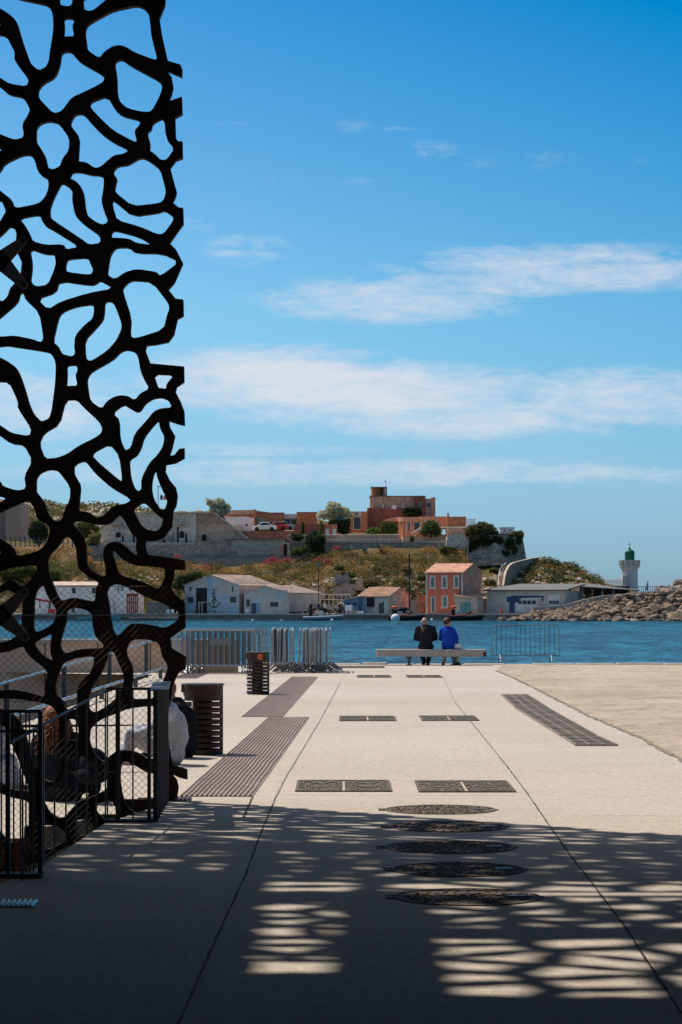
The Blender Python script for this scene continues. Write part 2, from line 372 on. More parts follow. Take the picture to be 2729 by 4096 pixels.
def manhole(px_, py_, wpx, label):
    c = G(px_, py_); R = wpx/2/F*c.y
    t = thing('manhole_cover', label, 'manhole cover', (c.x, c.y, 0), 'round cast iron manhole covers in a line')
    MB().lathe([(R, .002), (R, .009), (R-.022, .009), (R-.022, .004)], (c.x, c.y, 0), 40).build('rim', m_iron, t)
    m_ = MB(); m_.lathe([(R-.03, .0), (R-.03, .006), (.001, .006)], (c.x, c.y, 0), 40)
    for k, rr in enumerate(np.arange(.05, R-.035, .05)):
        nseg = max(6, int(2*math.pi*rr/.075))
        for i in range(nseg):
            t0 = 2*math.pi*(i+(k % 2)*.5)/nseg
            if random.random() < .08: continue
            X = c.x+rr*math.cos(t0); Y = c.y+rr*math.sin(t0)
            m_.tube((X, Y, .004), (X, Y, .012+random.uniform(-.003, .003)), .024, .018, n=5)
    m_.build('lid', m_iron, t)
    h = MB()
    for dy in (-.07, .07): h.box(c.x-R-.06, c.x-R+.03, c.y+dy-.018, c.y+dy+.018, .002, .008)
    h.box(c.x-R-.04, c.x-R-.02, c.y-.085, c.y+.085, .002, .007)
    h.build('hinge', m_iron, t)
    MB().box(c.x+R-.02, c.x+R+.02, c.y-.02, c.y+.02, .002, .008).build('latch', m_iron, t)
    MB().box(c.x+R*.55, c.x+R*.8, c.y-.028, c.y+.028, .011, .0145).build('keyhole_plate', m_steeld, t)
manhole(1763, 3240, 446, 'farthest round iron manhole lid, lying in sun just past the shadow edge')
manhole(1790, 3308, 478, 'second farthest round manhole lid, first one inside the shadow')
manhole(1800, 3390, 525, 'middle round manhole lid of the line of five')
manhole(1835, 3480, 535, 'second nearest round manhole lid, fully in shadow above the light stripe')
manhole(1872, 3590, 585, 'nearest and largest round manhole lid, speckled with sun')

def ribbed(c4, label, name, cat, mat, ribs, group, cross=0, wav=.0):
    a, b, c, d = [G(*p) for p in c4]; t = (a+b+c+d)/4
    o = thing(name, label, cat, (t.x, t.y, 0), group)
    m_ = MB(); q = [V0(a, .003), V0(b, .003), V0(c, .003), V0(d, .003)]
    m_.add(q + [(p[0], p[1], .008) for p in q], [(4, 5, 6, 7), (0, 1, 5, 4), (1, 2, 6, 5), (2, 3, 7, 6), (3, 0, 4, 7)]); m_.build('base_plate', mat, o)
    r_ = MB(); K = 26
    for i in range(ribs):
        f0 = (i+.18)/ribs; f1 = (i+.68)/ribs
        prev = None
        for k in range(K+1):
            s = k/K
            l0 = a.lerp(d, s); r0 = b.lerp(c, s); ww = math.sin(s*40+i*.4)*wav
            A = l0.lerp(r0, f0+ww); B = l0.lerp(r0, f1+ww); mid = (A+B)/2
            cur = [V0(A, .008), V0(mid, .024), V0(B, .008)]
            if prev: r_.add(prev+cur, [(0, 3, 4, 1), (1, 4, 5, 2)])
            prev = cur
    r_.build('ribs', mat, o)
    if cross:
        for f_ in (.0, .33, .66, .985):
            y_ = MB(); A0, B0, A1, B1 = a.lerp(b, f_), a.lerp(b, f_+.03), d.lerp(c, f_), d.lerp(c, f_+.03)
            y_.hexa([V0(A0, .004), V0(B0, .004), V0(B1, .004), V0(A1, .004), V0(A0, .026), V0(B0, .026), V0(B1, .026), V0(A1, .026)]); y_.build('side_bar', m_grate, o)
        x_ = MB()
        for k in range(1, cross):
            s = k/cross; l0 = a.lerp(d, s); r0 = b.lerp(c, s); dd = (d-a).normalized()*.012
            x_.hexa([V0(l0-dd, .004), V0(r0-dd, .004), V0(r0+dd, .004), V0(l0+dd, .004), V0(l0-dd, .027), V0(r0-dd, .027), V0(r0+dd, .027), V0(l0+dd, .027)])
        x_.build('cross_bar', m_steel, o)
    return o
gg = 'ribbed metal drain gratings along the left'
ribbed([(718, 3187), (1012, 3187), (1237, 2871), (1074, 2871)], 'large near ribbed bronze grating beside the rubbish bin and the screen', 'floor_grating', 'grating', m_grate, 15, gg, wav=.006)
ribbed([(966, 2868), (1132, 2868), (1272, 2709), (1167, 2709)], 'ribbed bronze grating farther off, right of the far bin', 'floor_grating', 'grating', m_grate, 15, gg, wav=.004)
ribbed([(690, 2714), (788, 2714), (836, 2693), (746, 2693)], 'small distant ribbed grating in front of the stacked barriers', 'floor_grating', 'grating', m_grate, 12, gg)
g2 = 'dark diagonal gratings on the right'
ribbed([(2061, 2833), (2192, 2833), (2107, 2780), (2004, 2780)], 'farthest piece of the dark slanting grating on the right', 'channel_grating', 'grating', m_grate2, 22, g2, 3)
ribbed([(2242, 2946), (2383, 2943), (2192, 2835), (2061, 2835)], 'long middle piece of the dark slanting grating on the right', 'channel_grating', 'grating', m_grate2, 22, g2, 5)
ribbed([(2302, 2984), (2470, 2984), (2384, 2946), (2247, 2949)], 'nearest piece of the dark slanting grating on the right', 'channel_grating', 'grating', m_grate2, 22, g2, 3)
ribbed([(-60, 3630), (135, 3630), (160, 3608), (-60, 3608)], 'small bluish grating strip in the shade at the lower left', 'channel_grating', 'grating', m_steel, 10, None)
ribbed([(700, 3203), (765, 3203), (768, 3192), (706, 3192)], 'short rusty drain strip at the foot of the big ribbed grating', 'drain_strip', 'drain', m_cor, 4, None)
# ------------------------------------------------------------ lattice screen
ZL = 25.2; C1 = 2.0632; C4 = 1.7043
def c1(*p): return [(x/C1, y/C1) for x, y in p]
def c2(*p): return [(x/C1, 1000+y/C1) for x, y in p]
def c3(*p): return [(x/C1, 1900+y/C1) for x, y in p]
def c4(*p): return [(x/C4, 2500+y/C4) for x, y in p]
def c5(*p): return [(x/C1, 2680+y/C1) for x, y in p]
J1, J2 = 1051.0, 2460.0
HOLES = [
 c1((-80,-60),(60,-40),(190,-5),(300,18),(395,40),(425,85),(438,140),(440,240),(425,350),(410,430),(402,505),(375,555),(318,580),(255,525),(225,450),(190,350),(165,270),(150,210),(130,165),(90,125),(40,90),(0,68),(-80,30)),
 c1((-25,170),(15,205),(-25,208)),
 c1((-80,275),(50,290),(90,370),(122,430),(118,490),(150,540),(238,655),(222,712),(80,690),(0,640),(-80,590)),
 c1((-80,670),(0,712),(75,780),(188,798),(225,860),(248,905),(230,950),(183,1025),(200,1130),(125,1152),(60,1130),(0,1105),(-80,1080)),
 c1((-30,1208),(22,1232),(-30,1262)),
 c1((-80,1520),(-80,1470),(0,1415),(35,1350),(180,1280),(255,1275),(290,1330),(310,1410),(345,1450),(390,1472),(402,1510),(398,1560),(375,1620),(330,1670),(270,1690),(120,1718),(95,1645),(50,1610),(0,1570)),
 c1((-80,1645),(0,1655),(15,1660),(50,1745),(30,1775),(0,1830),(-80,1870)),
 c1((-80,2000),(0,1950),(50,1900),(80,1868),(120,1885),(138,1930),(130,1985),(140,2080),(178,2160)) + c2((180,110),(170,200),(150,240),(120,275),(80,320),(65,380),(15,430),(-80,360)),
 c1((485,-30),(497,40),(555,50),(585,45),(597,20),(597,-30)),
 c1((685,-30),(690,75),(735,90),(775,80),(860,10),(900,-30)),
 c1((525,150),(575,145),(612,155),(610,185),(597,212),(612,300),(565,298),(525,303),(532,215)),
 c1((712,220),(740,190),(900,100),(960,78),(1130,42),(1190,65),(1228,110),(1238,180),(1250,300),(1275,400),(1297,485),(1275,492),(1110,430),(1035,382),(985,370),(930,380),(860,425),(820,480),(720,410),(712,330),(703,270)),
 c1((505,440),(545,420),(590,428),(620,465),(665,512),(740,555),(830,605),(862,635),(855,672),(800,705),(700,755),(590,803),(510,915),(455,932),(420,915),(315,800),(315,740),(355,688),(455,635),(495,530)),
 c1((945,510),(1005,485),(1080,540),(1200,605),(1300,658),(1335,690),(1338,735),(1310,810),(1250,920),(1180,922),(1060,895),(1000,850),(970,785),(965,620)),
 c1((740,860),(760,835),(885,790),(950,905),(1010,955),(1160,992),(1152,1030),(1108,1080),(1130,1165),(1110,1170),(935,1075),(830,975),(760,900)),
 c1((590,990),(615,950),(660,935),(700,950),(740,1000),(830,1095),(920,1165),(1068,1238),(1020,1268),(940,1280),(880,1330),(835,1372),(785,1388),(715,1338),(645,1330),(648,1280),(658,1130),(580,1030)),
 c1((298,1060),(330,1020),(400,998),(470,1010),(495,1030),(572,1140),(568,1240),(515,1310),(495,1370),(440,1398),(395,1382),(375,1290),(330,1210),(298,1170)),
 c1((580,1455),(598,1420),(670,1420),(750,1442),(830,1447),(858,1470),(855,1550),(835,1660),(865,1760),(890,1820),(880,1840),(845,1852),(790,1830),(725,1780),(705,1720),(695,1610),(670,1540),(630,1495),(575,1468)),
 c1((500,1520),(520,1513),(565,1540),(600,1580),(595,1650),(620,1780),(690,1850),(825,1945),(830,2005),(735,2018),(680,1975),(430,1810),(412,1780),(412,1720),(440,1640)),
 c1((160,1800),(330,1770),(345,1820),(380,1870),(440,1900),(655,2035),(545,2058),(525,2015),(380,2020),(270,1990),(240,1920),(200,1850)),
 c1((930,1420),(970,1370),(1060,1360),(1140,1310),(1180,1303),(1230,1325),(1320,1395),(1345,1480),(1370,1580),(1355,1640),(1330,1668),(1280,1680),(1095,1700),(945,1580),(955,1520),(968,1475)),
 c1((925,1665),(940,1655),(1095,1785),(1310,1755),(1360,1735),(1430,1785),(1430,1820),(1350,1930),(1295,1930),(1160,1870),(965,1815),(935,1720)),
 c1((920,1920),(950,1900),(1150,1955),(1255,2020),(1130,2005),(1065,1968),(940,1960),(920,1965)),
 c1((1235,1240),(1240,1185),(1215,1090),(1250,1070),(1260,1015),(1355,968),(1370,1140),(1440,1225),(1375,1318),(1325,1318),(1280,1270)),
 c2((885,205),(900,110),(910,50),(935,5),(965,-20),(1065,-22),(1120,25),(1340,28),(1480,95),(1325,215),(1295,180),(1130,155),(1035,180),(950,240)),
 c2((545,110),(560,75),(725,62),(745,110),(770,165),(750,205),(545,180),(540,140)),
 c2((265,105),(245,-10),(375,35),(450,35),(462,108),(440,180),(395,285),(300,302),(250,260),(262,180)),
 c2((490,255),(755,293),(800,275),(825,252),(940,315),(725,355),(500,425),(397,490),(308,402),(460,350)),
 c2((180,350),(200,375),(210,410),(325,520),(358,720),(345,755),(325,757),(270,735),(120,705),(0,715),(-80,700),(-80,610),(0,560),(145,435),(165,360)),
 c2((-80,800),(0,797),(60,790),(120,800),(350,835),(415,850),(450,900),(462,960),(455,1100),(440,1220),(425,1330),(405,1390),(340,1417),(275,1350),(240,1270),(210,1160),(165,1030),(130,965),(60,915),(0,885),(-80,850)),
 c2((-80,1085),(75,1090),(150,1255),(145,1305),(260,1478),(242,1535),(95,1510),(0,1445),(-80,1400)),
 c2((-80,1480),(0,1535),(90,1600),(200,1613),(268,1740),(200,1865),(215,1970),(140,1985),(15,1945),(0,1910),(-80,1850)),
 c2((-60,2032),(0,2035),(50,2050),(0,2085),(-60,2110)),
 c2((500,530),(540,500),(640,465),(775,447),(775,520),(760,570),(700,615),(620,705),(612,800),(620,850),(605,872),(580,876),(510,855),(475,785),(435,760),(480,570)),
 c2((865,430),(915,422),(950,460),(1005,610),(1000,660),(960,745),(885,830),(760,912),(725,910),(705,880),(700,745),(790,650),(850,580),(862,520)),
 c2((1020,310),(1050,275),(1095,250),(1255,262),(1390,440),(1398,490),(1380,530),(1350,655),(1150,720),(1095,725),(1075,695),(1085,560),(1010,330)),
 c2((550,955),(620,950),(638,965),(640,1000),(622,1030),(640,1120),(575,1120),(548,1125),(555,1030)),
 c2((730,1040),(760,1005),(930,910),(1000,840),(1050,825),(1110,840),(1140,880),(1160,1000),(1190,1070),(1232,1145),(1160,1180),(1112,1238),(1060,1205),(1000,1197),(940,1210),(880,1250),(838,1310),(740,1240),(725,1140),(718,1080)),
 c2((1268,1025),(1435,1032),(1375,1105),(1370,1145),(1330,1138),(1307,1140)),
 c2((540,1240),(630,1235),(700,1310),(820,1420),(845,1475),(835,1510),(800,1540),(640,1620),(560,1680),(470,1715),(368,1722),(322,1600),(360,1515),(490,1440)),
 c2((930,1345),(1020,1278),(1060,1300),(1125,1340),(1158,1335),(1200,1270),(1260,1230),(1330,1218),(1390,1240),(1420,1300),(1330,1305),(1270,1330),(1215,1400),(1110,1515),(1080,1632),(1032,1655),(990,1560),(985,1400)),
 c2((1310,1407),(1320,1470),(1358,1545),(1345,1620),(1300,1690),(1230,1760),(1165,1890),(1168,1970),(1145,1992),(1110,1965),(1080,1880),(1068,1750),(1085,1725),(1130,1700),(1165,1640),(1190,1550),(1260,1460)),
 c2((770,1675),(905,1603),(985,1700),(1010,1905),(985,1900),(765,1712)),
 c2((1290,1822),(1295,1870),(1330,1960),(1375,2050),(1380,2085),(1360,2140),(1325,2143),(1270,2060),(1252,1980),(1255,1920),(1270,1850)),
 c2((610,1790),(640,1762),(690,1745),(715,1755),(790,1850),(920,1965),(1085,2060)) + c3((1040,235),(945,250),(880,310),(840,345),(795,352),(735,305),(648,297),(655,230),(667,90)) + c2((635,1890),(612,1850)),
 c2((298,1995),(298,1890),(330,1845),(400,1815),(455,1818),(490,1835),(580,1955)) + c3((578,200),(530,290),(515,360),(490,382),(450,380),(400,330),(370,230),(300,140)),
 c3((-80,360),(5,310),(165,235),(240,212),(285,280),(310,370),(380,400),(410,440),(408,500),(370,580),(320,625),(140,675),(105,590),(0,520),(-80,480)),
 c3((-40,605),(15,640),(-40,680)),
 c3((1100,290),(1170,235),(1200,235),(1320,350),(1342,355),(1345,380),(1330,430),(1290,465),(1210,450),(1160,410),(1130,350)),
 c3((600,400),(640,378),(730,395),(800,413),(905,410),(990,325),(1030,380),(1090,490),(1130,520),(1120,600),(1135,662),(1110,655),(1040,590),(990,555),(930,548),(880,570),(850,625),(855,700),(870,760),(875,850),(720,770),(715,650),(710,570),(680,490),(620,430)),
 c3((540,505),(590,530),(628,600),(635,690),(645,770),(700,820),(818,890),(795,920),(790,960),(782,1045),(720,1035),(600,1008),(500,1043),(455,950),(430,880),(400,790),(395,680),(480,590)),
 c3((-80,830),(0,800),(100,765),(300,742),(305,790),(270,850),(190,925),(105,865),(60,875),(0,915),(-80,950)),
 c3((-80,1005),(0,975),(60,945),(140,985),(185,1030),(183,1150),(175,1250),(140,1325),(70,1370),(0,1382),(-80,1385)),
 c3((355,900),(390,1000),(460,1100),(465,1140),(445,1225),(350,1280),(290,1300),(275,1250),(282,1150),(280,1050),(300,960)),
 c3((550,1120),(610,1095),(700,1110),(760,1145),(765,1250),(790,1340),(855,1400),(850,1430),(720,1432),(620,1445),(540,1475),(510,1450),(495,1390),(520,1300),(550,1200)),
 c3((905,920),(940,905),(990,905),(1080,940),(1160,985),(1260,1030),(1360,1065),(1440,1110),(1480,1140),(1470,1200),(1360,1265),(1290,1245),(1200,1230),(1080,1225),(1040,1260),(1000,1310),(960,1328),(935,1290),(910,1150),(900,1050),(880,980)),
 c3((935,620),(960,640),(1000,690),(1100,745),(1150,750),(1280,760),(1360,768),(1360,850),(1320,930),(1285,935),(1200,890),(1120,860),(1000,830),(970,790),(950,710),(925,650)),
 c4((-50,190),(50,187),(160,142),(180,190),(230,240),(325,310),(312,400),(300,490),(270,480),(160,450),(80,440),(0,445),(-50,450)),
 c3((275,1395),(350,1345),(430,1308),(415,1400),(418,1480),(438,1530),(400,1520),(330,1470)),
 c4((430,260),(520,225),(640,212),(640,260),(620,320),(560,380),(525,430),(525,520),(530,575),(450,580),(425,515),(380,472),(378,400),(412,300)),
 c4((735,190),(775,180),(800,240),(840,330),(845,400),(820,450),(790,500),(720,560),(640,600),(605,575),(605,500),(625,430),(690,330),(725,260)),
 c4((860,180),(875,130),(905,100),(1000,98),(1085,122),(1103,210),(1148,285),(1115,370),(1088,440),(1080,500),(1000,503),(915,508),(893,480),(905,400),(907,290),(870,220)),
 c4((640,680),(700,640),(780,610),(880,570),(1000,555),(1078,552),(1075,700),(1085,800),(1090,900),(1010,918),(960,880),(880,852),(820,855),(760,880),(705,940),(645,880),(608,800),(612,720)),
 c4((460,640),(522,645),(535,700),(533,790),(480,785),(445,790),(455,720)),
 c5((-60,238),(150,238),(350,272),(430,300),(465,350),(490,420),(480,560),(500,640),(515,700),(510,820),(485,880),(420,930),(365,905),(345,860),(290,800),(250,700),(225,590),(190,490),(150,400),(60,345),(0,320),(-60,300)),
 c5((-80,440),(60,470),(90,600),(150,740),(200,870),(245,1000),(200,1000),(90,985),(0,925),(-80,900)),
 c5((-80,985),(80,1050),(230,1080),(250,1150),(250,1290),(200,1290),(200,1400),(120,1430),(60,1410),(0,1340),(-80,1300)),
 c5((560,715),(640,700),(720,725),(790,775),(850,830),(885,900),(888,980),(780,1040),(640,1090),(570,1170),(540,1215),(480,1225),(400,1170),(355,1080),(370,970),(440,950),(505,900),(540,820)),
 c5((1000,770),(1040,750),(1100,780),(1215,850),(1350,870),(1370,900),(1390,1000),(1380,1075),(1200,1190),(1150,1200),(1060,1150),(1010,1050),(990,900)),
 c5((780,1110),(920,1070),(970,1170),(990,1250),(960,1275),(880,1250),(790,1170)),
 c5((620,1240),(680,1215),(760,1265),(790,1320),(700,1370),(640,1370)),
 c5((340,1290),(390,1280),(480,1290),(530,1330),(555,1395),(500,1440),(380,1490),(350,1430)),
]
XL = -70.0
OUT1 = [(XL, -60), (1362/C1, -60)] + c1((1365,-20),(1360,40),(1315,150),(1335,280),(1385,500),(1490,532),(1502,560),(1503,632),(1465,618),(1375,578),(1415,630),(1430,715),(1415,780),(1390,835),(1500,797),(1505,940),(1445,970),(1450,1135),(1470,1165),(1505,1165),(1508,1303),(1450,1325),(1405,1385),(1430,1480),(1458,1580),(1450,1620),(1425,1670),(1475,1710),(1510,1715),(1515,1845),(1460,1920),(1400,2005),(1455,2060)) + [(732, J1), (XL, J1)]
OUT2 = [(XL, J1+1)] + [(732, J1+1)] + c2((1440,270),(1390,325),(1450,400),(1512,408),(1515,543),(1465,570),(1435,700),(1390,760),(1290,780),(1210,790),(1200,830),(1240,935),(1518,960),(1520,1090),(1460,1130),(1448,1170),(1490,1250),(1520,1330),(1525,1450),(1480,1440),(1395,1412),(1400,1460),(1445,1535),(1420,1640),(1400,1700),(1440,1690),(1480,1640),(1522,1635),(1523,1720),(1450,1760),(1370,1775),(1365,1830),(1400,1900),(1450,1960),(1465,2030),(1455,2110)) + c3((1430,300),(1420,430),(1350,520),(1275,548),(1205,545),(1200,590),(1220,660),(1280,665),(1430,685),(1525,705),(1530,785),(1440,782),(1435,850),(1410,930),(1440,980),(1525,1050),(1529,1155)) + [(XL, J2)]
OUT3 = [(XL, J2+1), (1529/C1, J2+1)] + c3((1530,1260),(1405,1345),(1415,1430),(1535,1500),(1532,1600),(1480,1625)) + c4((1200,360),(1180,410),(1165,500),(1147,600),(1140,700),(1150,800),(1165,900),(1180,955),(1275,985),(1277,1055),(1220,1040),(1168,1015),(1205,1060),(1217,1110),(1205,1180),(1150,1235)) + c5((1320,1170),(1200,1260),(1000,1300),(870,1330),(700,1400),(500,1480),(350,1580),(100,1650)) + [(XL, 2680+1690/C1)]
def clip(poly, y, keep_below):
    out = []
    for i in range(len(poly)):
        a, b = poly[i], poly[(i+1) % len(poly)]
        ia = (a[1] > y) == keep_below; ib = (b[1] > y) == keep_below
        if ia: out.append(a)
        if ia != ib:
            t = (y-a[1])/(b[1]-a[1]); out.append((a[0]+(b[0]-a[0])*t, y))
    return out
def lattice(name, out, y0, y1, parent_label):
    TH = .1
    k = ZL/F
    def to(p, D): return ((p[0]-CX)*k, D, EYE+(HY-p[1])*k)
    slab = MB(); slab.extr([to(p, ZL) for p in out], (0, TH, 0))
    cut = MB()
    for h in HOLES:
        ys = [p[1] for p in h]
        if max(ys) < y0 or min(ys) > y1: continue
        h = [(max(p[0], -36), p[1]) for p in h] if min(p[0] for p in h) < 0 else h
        hh = chaikin(h, .2)
        if min(p[1] for p in hh) < y0: hh = clip(hh, y0-9, True)
        if max(p[1] for p in hh) > y1: hh = clip(hh, y1+9, False)
        if len(hh) < 3: continue
        cut.extr([to(p, ZL-.5) for p in hh], (0, 1.2, 0))
    a = slab.build(name, m_black); b = cut.build('cut', m_black)
    md = a.modifiers.new('b', 'BOOLEAN'); md.operation = 'DIFFERENCE'; md.object = b; md.solver = 'EXACT'
    dg = bpy.context.evaluated_depsgraph_get(); me = bpy.data.meshes.new_from_object(a.evaluated_get(dg))
    bpy.data.objects.remove(b, do_unlink=True); a.modifiers.clear(); a.data = me
    me.name = name
    return a
LP1 = lattice('lattice_panel', OUT1, -60, J1, ''); LP2 = lattice('lattice_panel', OUT2, J1+1, J2, ''); LP3 = lattice('lattice_panel', OUT3, J2+1, 9999, '')
GRP = 'black concrete lattice panels of the screen'
tag(LP1, 'top black lattice panel of the openwork screen against the sky', 'lattice panel', GRP)
tag(LP2, 'middle black lattice panel of the openwork screen, between the two horizontal joints', 'lattice panel', GRP)
tag(LP3, 'bottom black lattice panel of the screen, behind the wire mesh and railings', 'lattice panel', GRP)
# the same panels go on to the left and above, outside the frame: they cast the dappled shade
k = ZL/F; xm = (XL-CX)*k; wpan = (740-XL)*k
def cpy(src, mirror, col, dz, dy=0.0):
    o = src.copy(); COL.objects.link(o)
    if mirror: o.scale.x = -1; o.location = (2*xm - (col-1)*wpan - .01*col, dy, dz)
    else: o.location = (-col*wpan - .01*col, dy, dz)
    tag(o, 'black lattice panel farther along the screen, beyond the left and top edge of the view', 'lattice panel', GRP)
    return o
HP = (J2-J1)*k
for col, mir in ((1, True), (2, False)):
    for s_ in (LP1, LP2, LP3): cpy(s_, mir, col, 0)
for col, mir in ((0, False), (1, True), (2, False)):
    cpy(LP2, mir, col, (J2+60)*k)
# canopy of the museum above the walkway, out of view, designed from the shade it throws
ZC = 10.5; SH = ZC/SUNV.z; OX = -SUNV.x*SH; OY = -SUNV.y*SH    # shadow = canopy + (OX, OY)
m_can = M('dark_roof_concrete', (.04, .038, .036), .8)
def shx(px_, py_):
    g_ = G(px_, py_); return (g_.x-OX, g_.y-OY)
def voronoi(x0, x1, y0, y1, cell, seed, aspect=1.0):
    r = np.random.default_rng(seed); nx = int((x1-x0)/cell)+3; ny = int((y1-y0)/(cell*aspect))+3
    pts = [((i-1+r.uniform(.1, .9))*cell+x0, (j-1+r.uniform(.1, .9))*cell*aspect+y0) for i in range(nx) for j in range(ny)]
    cells = []
    for i, p in enumerate(pts):
        poly = [(x0, y0), (x1, y0), (x1, y1), (x0, y1)]
        near = sorted(((q[0]-p[0])**2+(q[1]-p[1])**2, j) for j, q in enumerate(pts) if j != i)[:16]
        for _, j in near:
            q = pts[j]; mx, my = (p[0]+q[0])/2, (p[1]+q[1])/2; nx_, ny_ = q[0]-p[0], q[1]-p[1]; o = []
            for a in range(len(poly)):
                A, B = poly[a], poly[(a+1) % len(poly)]
                da = (A[0]-mx)*nx_+(A[1]-my)*ny_; db = (B[0]-mx)*nx_+(B[1]-my)*ny_
                if da <= 0: o.append(A)
                if (da <= 0) != (db <= 0): t = da/(da-db); o.append((A[0]+(B[0]-A[0])*t, A[1]+(B[1]-A[1])*t))
            poly = o
            if len(poly) < 3: break
        if len(poly) >= 3: cells.append(poly)
    return cells
def grid_panel(mb, x0, x1, y0, y1, cell, seed, bar, z, aspect=1.0, th=.12):
    for poly in voronoi(x0, x1, y0, y1, cell, seed, aspect):
        cx = sum(p[0] for p in poly)/len(poly); cy = sum(p[1] for p in poly)/len(poly)
        dens_ = []
        for i in range(len(poly)):
            A, B = poly[i], poly[(i+1) % len(poly)]; m_ = max(1, int(math.dist(A, B)/.15)); dens_ += [(A[0]+(B[0]-A[0])*j/m_, A[1]+(B[1]-A[1])*j/m_) for j in range(m_)]
        inn = []
        for p in dens_:
            d = math.dist(p, (cx, cy)); s_ = max(.05, (d-bar)/max(d, 1e-3)); inn.append((cx+(p[0]-cx)*s_, cy+(p[1]-cy)*s_))
        n = len(dens_)
        if n < 3: continue
        for zz in (z, z+th):
            mb.add([(p[0], p[1], zz) for p in dens_] + [(p[0], p[1], zz) for p in inn], [(i, (i+1) % n, n+(i+1) % n, n+i) for i in range(n)])
        mb.add([(p[0], p[1], z) for p in inn] + [(p[0], p[1], z+th) for p in inn], [(i, (i+1) % n, n+(i+1) % n, n+i) for i in range(n)])
def canopy():
    # zones written as ground-shadow rectangles x0,x1,y0,y1
    can = thing('roof_canopy', 'dark lattice roof over the walkway, above the view', 'roof canopy', (0, 20, ZC))
    sol = MB(); lat = MB()
    def R(x0, x1, y0, y1): return (x0-OX, x1-OX, y0-OY, y1-OY)
    for z in SOLID:
        a = R(*z); sol.box(a[0], a[1], a[2], a[3], ZC, ZC+.25)
    for (z, cell, seed, bar, asp) in OPEN:
        a = R(*z); grid_panel(lat, *a, cell, seed, bar, ZC+.04, asp)
    sol.box(XR-OX, 5.58, -22, 24, ZC, ZC+.25); sol.box(-13, XR-OX, -30, -2-OY, ZC, ZC+.25)  # extra slabs added right and behind, unseen, to cut skylight in the shade
    sol.build('roof_slab', m_can, can); lat.build('roof_lattice', m_can, can)
XR = 4.1; YF = 25.15 + OY
SOLID = [(-8, -.66, -2, 18.7), (-.66, 0.0, -2, 13.7), (0.0, .42, -2, 17.3), (.42, XR, -2, 12.9), (-.66, 0, 17.0, 17.5), (.42, XR, 15.2, 15.55), (-8, XR, YF-.0, YF+.3)]
OPEN = [((-.66, 0, 13.7, 14.45), .7, 3, .10, .8), ((-.66, 0, 14.45, 17.0), .50, 4, .09, .8), ((.42, XR, 12.9, 15.2), .62, 15, .09, .62), ((.42, XR, 15.55, 17.3), .50, 6, .12, .7),
        ((-.66, XR, 17.5, 18.2), .9, 8, .10, .5), ((-.66, XR, 18.2, YF), .45, 9, .155, .8), ((-8, -.66, 18.7, YF), .45, 10, .155, .8), ((0, .42, 17.3, 17.5), .4, 9, .1, .7)]
canopy()
# dark glass wall of the museum, unseen at left, added to darken the shade
mw = thing('museum_shade_wall', 'dark glass museum wall left of the view, unseen, added to darken the shade', 'building', (-9.5, 15, 0))
MB().box(-13, -10.6, -12, 24, -1.6, 10.5).build('wall', m_can, mw)
fw_ = thing('shade_mass', 'unseen dark mass behind and right of the viewer, added to deepen the shade', 'building', (4, -24, 0))
MB().box(-13, 26, -30, -22, -1, 16).box(5.6, 26, -22, 24, -1, 16).build('wall', m_can, fw_)  # wall masses added out of view to block skylight from the foreground
# brackets on the screen
def bracket(cx_, cy_, arms, label):
    c = P(cx_, cy_, ZL-.06); t = thing('steel_bracket', label, 'steel bracket', c, 'star shaped steel brackets holding the panels')
    for (ax, ay) in arms:
        e = P(ax, ay, ZL-.06); d = (e-c); L = d.length; d.normalize(); nrm = Vector((d.z, 0, -d.x)); poly = []
        for i in range(7):
            a = math.pi/2 - math.pi*i/6; poly.append(e + d*math.cos(a)*.04 + nrm*math.sin(a)*.04)
        poly = [c + nrm*.085] + poly + [c - nrm*.085]
        o = MB(); o.extr([(p.x, p.y, p.z) for p in poly], (0, .035, 0)); ar = o.build('arm', m_bracket, t, bevel=.004)
        MB().tube((e.x, e.y-.02, e.z), (e.x, e.y+.05, e.z), .022, n=8).build('bolt', m_bolt, ar)
    MB().tube((c.x, c.y-.04, c.z), (c.x, c.y+.06, c.z), .06, n=12).build('hub', m_bolt, t)
bracket(0, 1041, [(92, 962), (95, 1140), (-92, 962), (-95, 1140)], 'upper star bracket at the upper panel joint, against the sky')
bracket(4, 2462, [(98, 2368), (102, 2550), (-92, 2368), (-95, 2550)], 'lower star bracket at the lower panel joint, over the water')
# ------------------------------------------------------------ wire mesh, railings, wall, bins
wf = thing('chain_link_fence', 'rusty chain link fence stretched in front of the lower lattice screen', 'fence', (-2.4, 24.9, 0))
mb = MB(); z0, z1 = -.9, gz(2345, 24.9); x0, x1 = gx(-70, 24.9), gx(668, 24.9); st = .068
i = 0; X = x0-(z1-z0)
while X < x1:
    for sgn in (1, -1):
        a, b = X, X+(z1-z0)
        za, zb = (z0, z1) if sgn > 0 else (z1, z0)
        ta = max(0, (x0-a)/(b-a)); tb_ = min(1, (x1-a)/(b-a))
        if tb_ > ta:
            nseg = 5; pr = None
            for k_ in range(nseg+1):
                t_ = ta+(tb_-ta)*k_/nseg; p_ = (a+(b-a)*t_, 24.9+(.004 if sgn > 0 else -.004)+.03*math.sin(a*2+t_*7), za+(zb-za)*t_+.012*math.sin(t_*31+a*5))
                if pr: mb.tube(pr, p_, .0019, n=3, cap=False)
                pr = p_
    X += st
mb.build('wire_mesh', m_wire, wf, fixn=False)
for z in (z1, .98, .3): MB().tube((x0, 24.88, z), (x1, 24.88, z), .0028, n=4).build('tension_wire', m_wire, wf, fixn=False)
